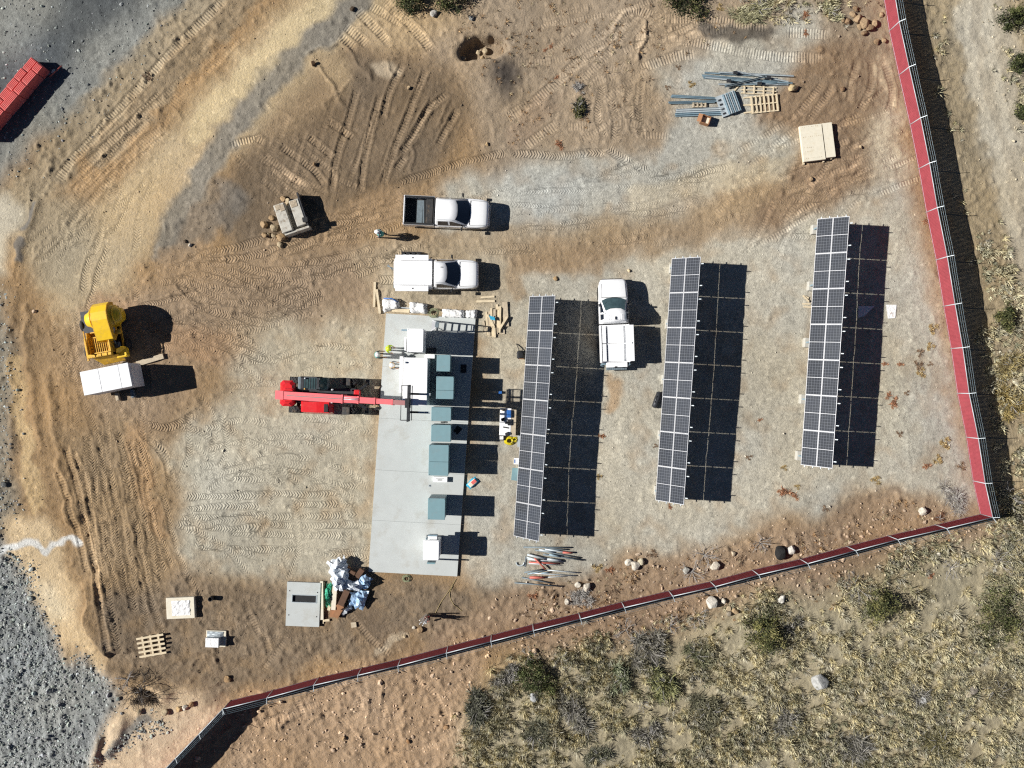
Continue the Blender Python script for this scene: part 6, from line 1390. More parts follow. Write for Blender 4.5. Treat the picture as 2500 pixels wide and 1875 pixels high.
# ------------------------------------------------------------------ people
def person(label, px, py, face, pose, cloth, helmet, vest):
    root = empty('person', G(px, py, PAD_Z if pose.get('pad') else 0), face); tag(root, label, 'person')
    J = {'pelvis': ((0, 0, .95), .145), 'belly': ((0, 0, 1.10), .135), 'chest': ((.02, 0, 1.32), .155), 'neck': ((.03, 0, 1.49), .06), 'head': ((.06, 0, 1.62), .095), 'crown': ((.05, 0, 1.70), .09), 'nose': ((.17, 0, 1.61), .018)}
    lean = pose.get('lean', 0); st_ = pose.get('stride', .12); E = [('pelvis', 'belly'), ('belly', 'chest'), ('chest', 'neck'), ('neck', 'head'), ('head', 'crown'), ('head', 'nose')]
    for s_, nm in ((1, 'l'), (-1, 'r')):
        sw = st_ * s_
        J['hip' + nm] = ((0, s_ * .10, .90), .105); J['knee' + nm] = ((.04 + sw * .8, s_ * .11, .50), .068); J['ank' + nm] = ((sw, s_ * .11, .09), .045); J['toe' + nm] = ((sw + .17, s_ * .125, .045), .04)
        J['sh' + nm] = ((.01, s_ * .19, 1.42), .065); r_ = pose.get('reach' + nm, .1)
        J['elb' + nm] = ((.0 + r_ * .55, s_ * (.25), 1.16 + r_ * .15), .046); J['wri' + nm] = ((.08 + r_ * 1.1, s_ * .22, .95 + r_ * .45), .03)
        w = Vector(J['wri' + nm][0]); d = (w - Vector(J['elb' + nm][0])).normalized(); J['palm' + nm] = (tuple(w + d * .08), .034)
        side = Vector((0, 1, 0)); 
        for q_ in range(4):
            L_ = (.075, .085, .08, .06)[q_]; b_ = w + d * .10 + side * (q_ - 1.5) * .02
            J['f%d' % q_ + nm] = (tuple(b_ + d * L_ * .5 + Vector((0, 0, -.005))), .0095); J['g%d' % q_ + nm] = (tuple(b_ + d * L_ * .9 + Vector((.0, 0, -.02))), .008)
            E += [('palm' + nm, 'f%d' % q_ + nm), ('f%d' % q_ + nm, 'g%d' % q_ + nm)]
        J['th' + nm] = (tuple(w + d * .06 + side * (-s_) * .05), .011); E.append(('wri' + nm, 'th' + nm)); E.append(('wri' + nm, 'palm' + nm))
        E += [('pelvis', 'hip' + nm), ('hip' + nm, 'knee' + nm), ('knee' + nm, 'ank' + nm), ('ank' + nm, 'toe' + nm), ('chest', 'sh' + nm), ('sh' + nm, 'elb' + nm), ('elb' + nm, 'wri' + nm)]
    for k in J:
        (x, y, z), r = J[k]
        if z > .92 : x = x + lean * (z - .95)
        J[k] = ((x, y, z), r)
    names = list(J); me = bpy.data.meshes.new('person_body'); me.from_pydata([J[k][0] for k in names], [(names.index(a), names.index(b)) for a, b in E], [])
    tmp = bpy.data.objects.new('tmp', me); COL.objects.link(tmp)
    md = tmp.modifiers.new('skin', 'SKIN'); md.use_smooth_shade = True
    if not me.skin_vertices: me.skin_vertices.new()
    for i, k in enumerate(names):
        me.skin_vertices[0].data[i].radius = (J[k][1], J[k][1]); me.skin_vertices[0].data[i].use_root = (k == 'pelvis')
    tmp.modifiers.new('sub', 'SUBSURF').levels = 1
    dg = bpy.context.evaluated_depsgraph_get(); dg.update()
    bm_ = bpy.data.meshes.new_from_object(tmp.evaluated_get(dg)); bpy.data.objects.remove(tmp)
    bm_.materials.clear()
    for c_ in (M[cloth[0]], M[cloth[1]], M['skin'], M['boot']): bm_.materials.append(c_)
    hands = [Vector(J[k][0]) for k in ('palml', 'palmr', 'wril', 'wrir')]
    for p_ in bm_.polygons:
        c_ = Vector(p_.center); mi = 0
        if c_.z < .12: mi = 3
        elif min((c_ - h_).length for h_ in hands) < .10: mi = 2
        elif c_.z > 1.49: mi = 2
        elif c_.z > .93: mi = 1
        p_.material_index = mi
    link('body', bm_, None, root)
    ch_ = Vector(J['chest'][0]); hd = Vector(J['crown'][0])
    v_ = MB(); v_.smooth = True
    rings = []
    for z, rx, ry in ((.92, .17, .20), (1.10, .165, .19), (1.30, .185, .225), (1.42, .165, .235), (1.475, .10, .13)):
        rings.append([(lean * max(0, z - .95) + .015 + rx * math.cos(2 * math.pi * k / 14), ry * math.sin(2 * math.pi * k / 14), z) for k in range(14)])
    v_.loft(rings, caps=False); vo = v_.build('vest', M[vest], root)
    s2 = MB(); 
    for y in (-.11, .11): s2.add([(lean * .5 + .13, y - .025, 1.452), (lean * .5 + .13, y + .025, 1.452), (lean * .5 - .10, y + .025, 1.462), (lean * .5 - .10, y - .025, 1.462)], [(0, 1, 2, 3)])
    s2.build('stripe', M['stripe'], vo, fix=False)
    h_ = MB(); h_.lathe([(.165, -.02), (.165, .0), (.135, .01), (.132, .06), (.10, .12), (.05, .145), (.01, .15)], 16, T((hd.x + .005, hd.y, hd.z + .0))); h_.box(hd.x + .10, hd.y - .09, hd.z - .018, hd.x + .20, hd.y + .09, hd.z - .004, bev=.02); ho = h_.build('hard_hat', M[helmet], root)
    r2 = MB(); r2.box(hd.x - .12, hd.y - .015, hd.z + .125, hd.x + .10, hd.y + .015, hd.z + .156, bev=.01); r2.build('hat_ridge', M[helmet], ho)
    e_ = MB()
    for s_ in (-1, 1): e_.lathe([(.004, -.012), (.011, 0), (.004, .012)], 6, T((hd.x + .085, s_ * .035, hd.z - .06)))
    return root
person('person in a white hard hat and teal vest walking left between the two upper trucks', 937, 577, R(175), {'stride': .26, 'lean': .18, 'reachl': .15, 'reachr': .05}, ('jeans', 'shirt'), 'helmet', 'teal_vest')
person('person in a yellow hard hat and yellow vest at the left edge of the pad', 953, 852, R(-20), {'stride': .08, 'reachl': .25, 'reachr': .2, 'pad': 1, 'lean': .12}, ('red_shirt', 'hivis'), 'helmet_yellow', 'hivis')
person('person in a white hard hat facing the yellow vested worker, just off the pad', 926, 868, R(5), {'stride': .1, 'reachl': .3, 'reachr': .35, 'lean': .1}, ('jeans', 'shirt'), 'helmet', 'teal_vest')
person('person in a white hard hat and orange vest beside the largest white cabinet', 963, 893, R(0), {'stride': .06, 'reachl': .25, 'reachr': .2, 'pad': 1}, ('jeans', 'shirt'), 'helmet', 'hivis_orange')
o = empty('tool_stand', P3(1016, 862, PAD_Z), R(-5)); tag(o, 'small dark tool stand below the smaller white cabinet', 'tool')
m_ = MB(); m_.box(-.22, -.05, .3, .2, .05, .4); m_.build('tool_body', M['steel_dark'], o); m_ = MB(); m_.tube([(-.15, 0, 0), (-.15, 0, .3)], .03, 6); m_.tube([(.15, 0, 0), (.15, 0, .3)], .03, 6); m_.build('stand', M['steel_dark'], o)
o = empty('steel_rack', G(1004, 622), R(-1)); tag(o, 'black steel rack of fittings beside the upper lid of the service truck', 'rack')
for k in range(4):
    m_ = MB(); x = -.65 + k * .36; m_.box(x, -.16, .02, x + .26, .14, .3 + .06 * (k % 2), bev=.03); m_.build('fitting', M['black'], o)
m_ = MB(); m_.box(-.7, .15, .02, .72, .2, .12); m_.box(-.7, -.22, .02, .72, -.18, .1); m_.build('rack_frame', M['steel_dark'], o)
for x in (-.5, -.1, .35): m_ = MB(); m_.box(x, -.1, .36, x + .2, -.04, .42); m_.build('bright_fitting', M['galv_light'], o)
slab_thing('white_sheet', 'pale translucent sheet half in the shadow of the right solar table', 'sheet', [(2163, 744), (2189, 744), (2186, 776), (2168, 778)], gz(2175, 760) + .03, gz(2175, 760) + .045, M['bag'])
slab_thing('white_sheet', 'grey sheet lying fully in the shadow of the right solar table', 'sheet', [(2096, 747), (2136, 747), (2110, 772), (2095, 776)], gz(2110, 760) + .03, gz(2110, 760) + .045, M['bag'])
o = empty('wooden_bracing', G(1970, 735), 0); tag(o, 'small heap of wooden offcuts at the left edge of the right solar table', 'offcuts')
for k, (x0, y0, x1, y1) in enumerate([(-.3, .35, .1, .2), (-.25, .3, .1, -.05), (-.35, -.2, .2, -.22), (-.3, -.4, .25, -.45)]):
    m_ = MB(); m_.bar((x0, y0, .06 + .05 * k), (x1, y1, .06 + .05 * k), .11, .05); m_.build('offcut', M['wood'], o)
# ------------------------------------------------------------------ rocks and rubble
def ico(sub):
    bm = bmesh.new(); bmesh.ops.create_icosphere(bm, subdivisions=sub, radius=1.0)
    v = np.array([x.co[:] for x in bm.verts]); bm.verts.index_update(); f = np.array([[q.index for q in p.verts] for p in bm.faces]); bm.free(); return v, f
ICO1, ICO3 = ico(1), ico(3)
def rock_mesh(name, rx, ry, rz_, col, seed, cuts=15):
    rg = np.random.default_rng(seed); v, f = ICO3; v = v.copy()
    for k in range(cuts):
        n = rg.standard_normal(3); n /= np.linalg.norm(n); d = rg.uniform(.62, .92)
        ex = (v @ n - d * .93).clip(0); v -= ex[:, None] * n * rg.uniform(.8, 1)
    for k in range(3):
        w = rg.standard_normal((3,)) * (2.5 + 2 * k); v *= (1 + .05 / (k + 1) * np.sin(v @ w + rg.uniform(0, 6)))[:, None]
    v *= np.array([rx, ry, rz_])
    c = np.array(alb(*col))[None] * (1 + .16 * np.sin(v @ (rg.standard_normal(3) * 14))[:, None] * .6 + .10 * rg.standard_normal((len(v), 1)))
    return np_mesh(name, v, f, c.clip(.02, .8), False)
def boulder(px, py, r, label, col=(190, 168, 132), asp=1.0, rz=None, hz=.75, sink=.25, group=None):
    rm = r * .9 / S; rg = random.Random(int(px * 7 + py)); me = rock_mesh('boulder', rm * 1.08 * max(1, asp), rm * 1.08 / max(1, asp) ** .5, rm * hz, col, int(px * 13 + py * 7))
    o = link('boulder', me, M['rock'], None, G(px, py, rm * hz * (1 - sink)), rg.uniform(0, 6) if rz is None else rz); tag(o, label, 'boulder', group); return o
TANR, GRYR, WHR = (190, 172, 142), (178, 176, 168), (222, 214, 198)
boulder(1060, 34, 11, 'pale grey boulder under the green bush at the top edge', (196, 192, 184))
boulder(1150, 47, 7, 'smaller grey boulder right of the bush at the top edge', GRYR)
boulder(1129, 140, 10, 'round tan boulder at the left rim of the dug hole', TANR)
boulder(1183, 113, 10, 'round tan boulder in the middle of the dug hole', TANR)
boulder(1178, 134, 8, 'flat tan rock at the lower side of the dug hole', (190, 164, 128), 1.3); boulder(1167, 117, 7, 'small tan rock leaning on the boulder in the dug hole', TANR)
GRV_ = 'rocks heaped beside the broken concrete vault'
for k, (x, y, r, lb) in enumerate([(646, 549, 11, 'leftmost of the large rocks beside the broken concrete vault'), (671, 558, 12, 'large flat rock between the vault and the leftmost rock'), (647, 575, 8, 'lower left rock of the heap beside the vault'), (670, 576, 8, 'middle low rock of the heap beside the vault'), (688, 581, 12, 'large pale rock at the lower corner of the vault'), (684, 598, 8, 'lowest pale rock below the corner of the vault'), (663, 533, 7, 'small rock at the left flank of the vault'), (656, 573, 5, 'smallest rock between two lower rocks by the vault'), (692, 486, 8, 'rock at the upper edge of the vault'), (706, 494, 9, 'rock wedged into the top of the vault slot')]):
    boulder(x, y, r, lb, TANR if k % 2 else (186, 158, 122), 1.1, group=GRV_, hz=.85)
for k, (x, y, r, lb) in enumerate([(2070, 53, 9, 'left rock of the heap near the top of the red fence'), (2094, 49, 13, 'large brown rock in the middle of the heap near the fence top'), (2108, 58, 14, 'largest tan rock of the heap near the fence top'), (2121, 69, 11, 'lower right tan rock of the heap near the fence top'), (2136, 58, 10, 'right tan rock of the heap near the fence top'), (2083, 36, 9, 'upper brown rock of the heap near the fence top'), (2109, 82, 8, 'lowest rock of the heap near the fence top'), (2098, 66, 8, 'small rock between larger ones near the fence top'), (2057, 49, 6, 'small rock left of the heap near the fence top'), (2140, 101, 8, 'left one of two single rocks below the heap by the fence'), (2158, 99, 7, 'right one of two single rocks below the heap by the fence'), (2152, 36, 7, 'dark rock closest to the top of the red fence'), (2090, 22, 8, 'topmost rock of the heap near the fence top')]):
    boulder(x, y, r, lb, (178, 152, 120) if k % 3 else (152, 126, 98), 1.15)
boulder(1933, 217, 13, 'tan boulder at the right end of the steel stock', (200, 178, 138), 1.2, .3)
for x, y, r, lb, c in [(1533, 1371, 10, 'left one of three pale rocks in a row below the gravel yard', WHR), (1550, 1379, 12, 'middle one of three pale rocks in a row below the gravel yard', WHR), (1565, 1372, 10, 'right one of three pale rocks in a row below the gravel yard', (214, 204, 178)), (1745, 1381, 13, 'pale pointed boulder right of the twiggy grey bush', (224, 214, 196)), (1675, 1392, 10, 'grey round boulder under the twiggy bush', GRYR), (2251, 1248, 12, 'pale boulder near the bottom right corner of the yard', WHR), (1929, 1341, 13, 'white boulder beside the charred lump', (226, 220, 210)), (1411, 1427, 8, 'left one of two pale rocks on the round grey bush', WHR), (1433, 1433, 11, 'right one of two pale rocks on the round grey bush', (214, 204, 188)), (1385, 1468, 8, 'pale rock below the round grey bush', WHR), (1790, 1351, 7, 'small pale rock above the pointed boulder', (214, 196, 170)),
                       (1737, 1472, 17, 'big white weathered boulder just outside the maroon fence', (226, 220, 208)), (1767, 1468, 8, 'small pale rock right of the big white weathered boulder', WHR), (1781, 1486, 8, 'upper tan rock of the trio outside the fence', TANR), (1795, 1493, 9, 'right tan rock of the trio outside the fence', (190, 164, 128)), (1782, 1501, 8, 'lower grey rock of the trio outside the fence', (160, 150, 134)), (1306, 1591, 7, 'pinkish rock outside the fence above the dark bush', (206, 180, 152)), (1304, 1706, 12, 'grey boulder in the brush below the dark bush', (186, 188, 188)), (2004, 1665, 24, 'largest grey lichen spotted boulder in the dry grass', (190, 190, 186)), (1911, 1463, 11, 'white boulder on bare soil above the dry grass', (226, 222, 212)), (2295, 1352, 8, 'white rock outside the fence near its right corner', WHR), (2382, 1686, 13, 'dark flat boulder at the right side of the dry grass', (140, 132, 122)), (2372, 1699, 11, 'pale flat rock beside the dark flat boulder', (190, 178, 154)), (2258, 1711, 11, 'light grey boulder half hidden in a grey shrub', (206, 206, 204)),
                       (556, 1655, 10, 'tan boulder above the bend of the fence at lower left', (180, 150, 112)), (405, 1738, 9, 'left tan rock in the row below the dead brush', TANR), (438, 1731, 9, 'second tan rock in the row below the dead brush', (206, 176, 132)), (452, 1727, 8, 'third tan rock in the row below the dead brush', WHR), (468, 1719, 8, 'dark sided rock at the right of the row below the dead brush', (150, 120, 88)), (342, 1736, 8, 'single tan rock at the edge of the dead brush', TANR), (1010, 1532, 5, 'pale stone left of the pair below the stake bundle', WHR), (1026, 1537, 8, 'larger rock of the pair below the stake bundle', (178, 150, 116)), (988, 1553, 5, 'lone tan stone near the swept patch of dirt', TANR), (84, 760, 6, 'pinkish stone on the bank left of the mixer', (222, 196, 168)), (466, 599, 5, 'white stone on the dark ash edge', WHR), (453, 590, 5, 'dark stone on the ash edge', (110, 96, 80)), (769, 403, 6, 'stone lost among the track prints', (150, 124, 94)), (998, 216, 5, 'pale stone between two dozer tracks', (190, 166, 132)), (1189, 353, 5, 'tan stone right of the dozer tracks', (196, 168, 128)), (766, 157, 7, 'dark clod at the corner of the scraped cut', (104, 82, 62)), (860, 22, 7, 'dark clod at the verge of the tan road', (92, 78, 64)), (2056, 217, 7, 'dark clod near the plywood stack', (150, 122, 94)), (1356, 680, 6, 'tan stone above the left solar table', (190, 160, 120)), (1535, 661, 5, 'pale stone above the upward facing truck', (226, 204, 168)), (1088, 1780, 7, 'tan clod on the bare slope outside the fence', (186, 150, 112)), (837, 1808, 6, 'pale clod on the bare orange slope', (206, 174, 134)), (995, 1815, 6, 'dark sided clod on the bare orange slope', (180, 140, 100)), (2100, 360, 5, 'pale stone right of the plywood stack', (206, 184, 148)), (1978, 438, 6, 'round brown stone in the tread marks below the plywood', (176, 150, 118))]:
    boulder(x, y, r, lb, c, 1.12)
o = boulder(1903, 1347, 17, 'black charred lump beside the white boulder', (40, 36, 34), 1.2, hz=.9)

def scatter(name, n, sampler, size, col, seed, tmpl=None, flat=.6, kind='stuff', label=None, cat=None):
    rg = np.random.default_rng(seed); px, py = sampler(rg, n); n = len(px)
    v0, f0 = ICO1 if tmpl is None else tmpl
    s = size(rg, n)
    ang = rg.uniform(0, 2 * np.pi, n); ca, sa = np.cos(ang), np.sin(ang)
    jit = 1 + rg.uniform(-.32, .25, (n, len(v0)))
    v = v0[None] * jit[..., None] * s[:, None, None] * np.stack([np.ones(n) * 1.15, rg.uniform(.6, 1, n), rg.uniform(.45, .9, n) * flat / .6], -1)[:, None, :]
    x = v[..., 0] * ca[:, None] - v[..., 1] * sa[:, None]; y = v[..., 0] * sa[:, None] + v[..., 1] * ca[:, None]
    j = ((px - X0) / STEP).astype(int).clip(0, NX - 1); i = ((py - Y0) / STEP).astype(int).clip(0, NY - 1)
    z = v[..., 2] + (HGT[i, j] + s * .22)[:, None]
    V = np.stack([x + ((px - CX) / S)[:, None], y + ((CY - py) / S)[:, None], z], -1).reshape(-1, 3)
    F = (f0[None] + (np.arange(n) * len(v0))[:, None, None]).reshape(-1, 3)
    c = col(rg, n, i, j); C = np.repeat(c, len(v0), 0)
    o = link(name, np_mesh(name, V, F, C.clip(.01, .8)), M['rock']); tag(o, kind=kind)
    if label: tag(o, label, cat)
    return o
OCT = (np.array([(1, 0, 0), (-1, 0, 0), (0, 1, 0), (0, -1, 0), (0, 0, 1), (0, 0, -1)], float), np.array([(0, 2, 4), (2, 1, 4), (1, 3, 4), (3, 0, 4), (2, 0, 5), (1, 2, 5), (3, 1, 5), (0, 3, 5)]))
rub = np.clip(poly_mask([(-300, 1290), (30, 1310), (80, 1430), (125, 1560), (160, 1615), (275, 1655), (300, 1720), (240, 1790), (228, 1880), (240, 2200), (-300, 2200)], 12) , 0, 1)
rub2 = np.clip(poly_mask([(-300, 700), (20, 700), (40, 900), (55, 1000), (25, 1130), (45, 1250), (10, 1330), (-300, 1330)], 12), 0, 1) * .35
rub3 = .3 * np.clip(poly_mask([(-300, -300), (560, -300), (440, 40), (330, 170), (170, 330), (20, 470), (-300, 600)], 25), 0, 1) * .22
rub4 = np.clip(poly_mask([(260, 1840), (310, 1780), (370, 1740), (380, 1770), (300, 1850)], 6), 0, 1) * .8
RUBW = (rub + rub2 + rub3 + rub4).clip(0, 1)
gapm = poly_mask([(170, 1690), (300, 1680), (330, 1750), (240, 1790), (170, 1760)], 14); RUBW *= 1 - .7 * gapm
def by_weight(Wt):
    p = Wt.ravel() / Wt.sum(); cdf = p.cumsum()
    def f(rg, n):
        k = np.searchsorted(cdf, rg.uniform(0, 1, n)).clip(0, p.size - 1)
        return gx[k % NX] + rg.uniform(-.5, .5, n) * STEP, gy[k // NX] + rg.uniform(-.5, .5, n) * STEP
    return f
def grey_col(rg, n, i, j):
    t = np.exp(rg.normal(.15, .42, n)).clip(.3, 2.4); return np.array(alb(158, 162, 158))[None] * t[:, None] * (1 + rg.uniform(-.05, .05, (n, 3)))
def soil_col(rg, n, i, j):
    base = COLR[i, j]; t = rg.uniform(.75, 1.75, n); return base * t[:, None] + .02
scatter('rubble', 25000, by_weight(RUBW), lambda rg, n: .043 * np.exp(rg.normal(0, .40, n)), grey_col, 21)
scatter('rubble', 420, by_weight(rub * .9 + rub4), lambda rg, n: .105 * np.exp(rg.normal(0, .3, n)), lambda rg, n, i, j: grey_col(rg, n, i, j) * 1.15, 22)
dirtw = (RUF * (1 - GRAV) + .25 * GRAV + .1) * (1 - padm)
scatter('pebbles', 15000, by_weight(dirtw), lambda rg, n: .026 * np.exp(rg.normal(0, .45, n)), soil_col, 23, OCT, .75)
rockw = np.clip(poly_mask([(1250, 1430), (1500, 1390), (1800, 1330), (2120, 1240), (2380, 1250), (2700, 1200), (2700, 1300), (2250, 1420), (1900, 1460), (1600, 1570), (1250, 1650), (1160, 1600)], 20), 0, 1) + .6 * poly_mask([(560, 1722), (900, 1630), (1160, 1560), (1180, 1860), (430, 1880)], 20).clip(0, 1) + .5 * poly_mask([(640, 470), (740, 470), (720, 620), (620, 610)], 15).clip(0, 1)
scatter('field_stones', 1500, by_weight(rockw.clip(0, 1) + 1e-6), lambda rg, n: .06 * np.exp(rg.normal(0, .4, n)), lambda rg, n, i, j: COLR[i, j] * rg.uniform(.9, 2.0, n)[:, None] + .05, 24)
eastw = poly_mask([(2350, -300), (2760, -300), (2760, 900), (2500, 500)], 20).clip(0, 1)
scatter('road_stones', 420, by_weight(eastw + 1e-6), lambda rg, n: .05 * np.exp(rg.normal(0, .5, n)), lambda rg, n, i, j: np.array(alb(225, 212, 185))[None] * rg.uniform(.7, 1.2, n)[:, None], 25)

# ------------------------------------------------------------------ vegetation
def blades(n_tuft, nb, sampler, length, spread, width, cols, seed, name, zoff=0.0):
    rg = np.random.default_rng(seed); px, py = sampler(rg, n_tuft); n = len(px)
    j = ((px - X0) / STEP).astype(int).clip(0, NX - 1); i = ((py - Y0) / STEP).astype(int).clip(0, NY - 1)
    bx, by, bz = (px - CX) / S, (CY - py) / S, HGT[i, j] + zoff
    sz = np.exp(rg.normal(0, .32, n)) * length
    a = rg.uniform(0, 2 * np.pi, (n, nb)); lean = rg.uniform(.15, 1.0, (n, nb)) * spread
    L = sz[:, None] * rg.uniform(.55, 1.15, (n, nb))
    r0 = sz[:, None] * .28 * rg.uniform(0, 1, (n, nb))
    x0 = bx[:, None] + r0 * np.cos(a); y0 = by[:, None] + r0 * np.sin(a)
    hx, hy = L * np.sin(lean) * np.cos(a), L * np.sin(lean) * np.sin(a); hz = L * np.cos(lean)
    w = width * rg.uniform(.6, 1.3, (n, nb)); wa = a + np.pi / 2 + rg.uniform(-.6, .6, (n, nb)); wx, wy = w * np.cos(wa), w * np.sin(wa)
    z0 = bz[:, None] - .02
    V = np.stack([np.stack([x0 - wx, y0 - wy, z0 + 0 * x0], -1), np.stack([x0 + wx, y0 + wy, z0 + 0 * x0], -1), np.stack([x0 + hx * .55 + wx * .9, y0 + hy * .55 + wy * .9, z0 + hz * .72], -1), np.stack([x0 + hx, y0 + hy, z0 + hz], -1)], 2).reshape(-1, 3)
    q = np.arange(n * nb)[:, None] * 4; F = np.concatenate([q + np.array([[0, 1, 2]]), q + np.array([[0, 2, 3]])], 0)
    pal = np.array([alb(*c) for c in cols]); ci = rg.integers(0, len(cols), n)
    c = 1.25 * pal[ci][:, None, :] * rg.uniform(.72, 1.2, (n, nb, 1)); C = np.repeat(c.reshape(-1, 3), 4, 0)
    o = link(name, np_mesh(name, V, F, C.clip(.01, .8)), M['grass']); tag(o, kind='stuff'); return o
fieldp = [(1165, 2200), (1140, 1800), (1150, 1740), (1210, 1670), (1290, 1640), (1420, 1600), (1520, 1560), (1640, 1545), (1800, 1560), (1950, 1480), (2060, 1430), (2140, 1405), (2260, 1350), (2340, 1330), (2500, 1270), (2800, 1230), (2800, 2200)]
field = (poly_mask(fieldp, 22, 1.3).clip(0, 1) * (.75 + .4 * n60 + .25 * n25)).clip(0, 1)
field *= 1 - .8 * poly_mask([(1900, 1640), (2010, 1600), (2150, 1760), (2100, 1800), (1960, 1740)], 20).clip(0, 1) * .5
strip = (poly_mask([(2400, 560), (2470, 600), (2560, 800), (2700, 950), (2800, 1270), (2430, 1265), (2455, 1180), (2420, 880)], 14).clip(0, 1) * (.6 + .4 * n25)).clip(0, 1)
tops = poly_mask([(1790, -200), (2030, -200), (2050, 40), (1960, 60), (1880, 60), (1800, 20)], 12).clip(0, 1) * .6
eastg = poly_mask([(2440, -200), (2800, -200), (2800, 600), (2520, 420), (2470, 180)], 14).clip(0, 1) * .45 * (1 + .6 * n25)
verge = poly_mask([(2250, -100), (2330, -100), (2360, 300), (2440, 560), (2410, 800), (2330, 480)], 10).clip(0, 1) * (.10 + .12 * n25)
STRAW = [(228, 214, 168), (220, 208, 168), (208, 198, 164), (234, 224, 188), (196, 188, 156), (186, 182, 154), (214, 202, 160), (176, 170, 142), (204, 198, 176), (170, 166, 148)]
blades(11000, 28, by_weight((field * (.7 + .5 * n10 + .3 * n25b)).clip(0, 1)), .30, 1.25, .0135, STRAW, 31, 'dry_grass')
OLIVE = [(164, 160, 126), (150, 150, 122), (176, 170, 140), (138, 138, 116), (182, 178, 162), (160, 156, 144)]
blades(4200, 18, by_weight((field * (.35 + .6 * n60b + .3 * n25b)).clip(0, 1)), .33, 1.1, .013, OLIVE, 32, 'dry_brush')
blades(900, 22, by_weight(strip), .34, 1.2, .018, STRAW[3:] + OLIVE[2:4], 33, 'dry_grass')
blades(700, 22, by_weight((tops + eastg + verge).clip(0, 1)), .32, 1.2, .018, STRAW + OLIVE, 34, 'dry_grass')
low = (RUF * (1 - GRAV) * (poly_mask([(1150, -100), (2150, -100), (2150, 100), (1980, 60), (1600, 200), (1480, 330), (1230, 330), (1130, 90)], 20).clip(0, 1) * .7 + poly_mask([(1250, 1440), (1800, 1330), (2200, 1210), (2380, 1260), (1800, 1400), (1250, 1530)], 14).clip(0, 1) + .8 * poly_mask([(1150, 1590), (2380, 1290), (2200, 1400), (1600, 1560)], 14).clip(0, 1)) * (.5 + .5 * n25)).clip(0, 1)
blades(900, 14, by_weight(low), .17, 1.25, .014, [(176, 142, 104), (160, 134, 104), (190, 160, 120), (150, 128, 104), (196, 182, 150)], 35, 'low_dry_weeds')

def leaves(n, rx, ry, h, leaf, cols, seed, clumps=26):
    rg = np.random.default_rng(seed)
    cc = rg.standard_normal((clumps, 3)); cc /= np.linalg.norm(cc, axis=1)[:, None]; cc[:, 2] = np.abs(cc[:, 2]); cc *= rg.uniform(.45, .92, (clumps, 1))
    ccol = np.array([alb(*c) for c in cols])[rg.integers(0, len(cols), clumps)] * rg.uniform(.7, 1.3, (clumps, 1))
    lob = 1 + .28 * np.sin(2 * np.arctan2(cc[:, 1], cc[:, 0]) + rg.uniform(0, 6)) + .2 * np.sin(3 * np.arctan2(cc[:, 1], cc[:, 0]) + rg.uniform(0, 6)); cc[:, :2] *= lob[:, None]
    k = rg.integers(0, clumps, n); p = cc[k] + rg.standard_normal((n, 3)) * rg.uniform(.08, .22, clumps)[k][:, None]; p[:, 2] = np.abs(p[:, 2]) 
    p *= np.array([rx, ry, h]); c = ccol[k] * rg.uniform(.75, 1.3, (n, 1))
    u = rg.standard_normal((n, 3)); u /= np.linalg.norm(u, axis=1)[:, None]; t = rg.standard_normal((n, 3)); w = np.cross(u, t); w /= np.linalg.norm(w, axis=1)[:, None]
    s = leaf * rg.uniform(.6, 1.4, (n, 1))
    V = np.stack([p - u * s, p + w * s * .45, p + u * s, p - w * s * .45], 1).reshape(-1, 3)
    F = (np.arange(n)[:, None] * 4 + np.array([[0, 1, 2, 3]])); return V, F, np.repeat(c, 4, 0).clip(.01, .7)
def twigs(n, rx, ry, h, w, cols, seed, droop=.2):
    rg = np.random.default_rng(seed); a = rg.uniform(0, 2 * np.pi, n); el = rg.uniform(.12, 1.45, n); L = rg.uniform(.55, 1.08, n)
    d = np.stack([np.cos(a) * np.cos(el) * rx, np.sin(a) * np.cos(el) * ry, np.sin(el) * h], -1) * L[:, None]
    m_c = 7; sub = rg.uniform(-1, 1, (m_c, 2)) * .62; sub[0] = 0; ss = rg.uniform(.35, .75, m_c); kk = rg.integers(0, m_c, n); d = d * ss[kk][:, None]
    b = np.concatenate([sub[kk] * np.array([rx, ry]), np.zeros((n, 1))], 1) + rg.standard_normal((n, 3)) * np.array([rx, ry, 0]) * .06
    a = a
    side = np.stack([-np.sin(a + rg.uniform(-.5, .5, n)), np.cos(a), rg.uniform(-.3, .3, n)], -1) * (w * rg.uniform(.6, 1.4, n))[:, None]
    curve_ = rg.standard_normal((n, 3)) * .07 * np.array([rx, ry, h])
    p0 = b; p1 = b + d * .5 + curve_ ; p2 = b + d; p2[:, 2] = np.maximum(p2[:, 2], .02)
    V = np.stack([p0 - side, p0 + side, p1 + side * .8, p1 - side * .8, p2 + side * .3, p2 - side * .3], 1).reshape(-1, 3)
    q = np.arange(n)[:, None] * 6; F = np.concatenate([q + np.array([[0, 1, 2, 3]]), q + np.array([[3, 2, 4, 5]])], 0)
    c = np.array([alb(*k) for k in cols])[rg.integers(0, len(cols), n)] * rg.uniform(.6, 1.3, (n, 1))
    return V, F, np.repeat(c, 6, 0).clip(.01, .75)
def stems(mb, n, r, h, th, seed):
    rg = random.Random(seed)
    for k in range(n):
        a = rg.uniform(0, 6.28); l_ = rg.uniform(.5, .9); mb.tube([(0, 0, -.05), (r * .35 * l_ * math.cos(a), r * .35 * l_ * math.sin(a), h * .4), (r * .75 * l_ * math.cos(a + .3), r * .75 * l_ * math.sin(a + .3), h * .7 * l_)], th, 5, r2=th * .4)
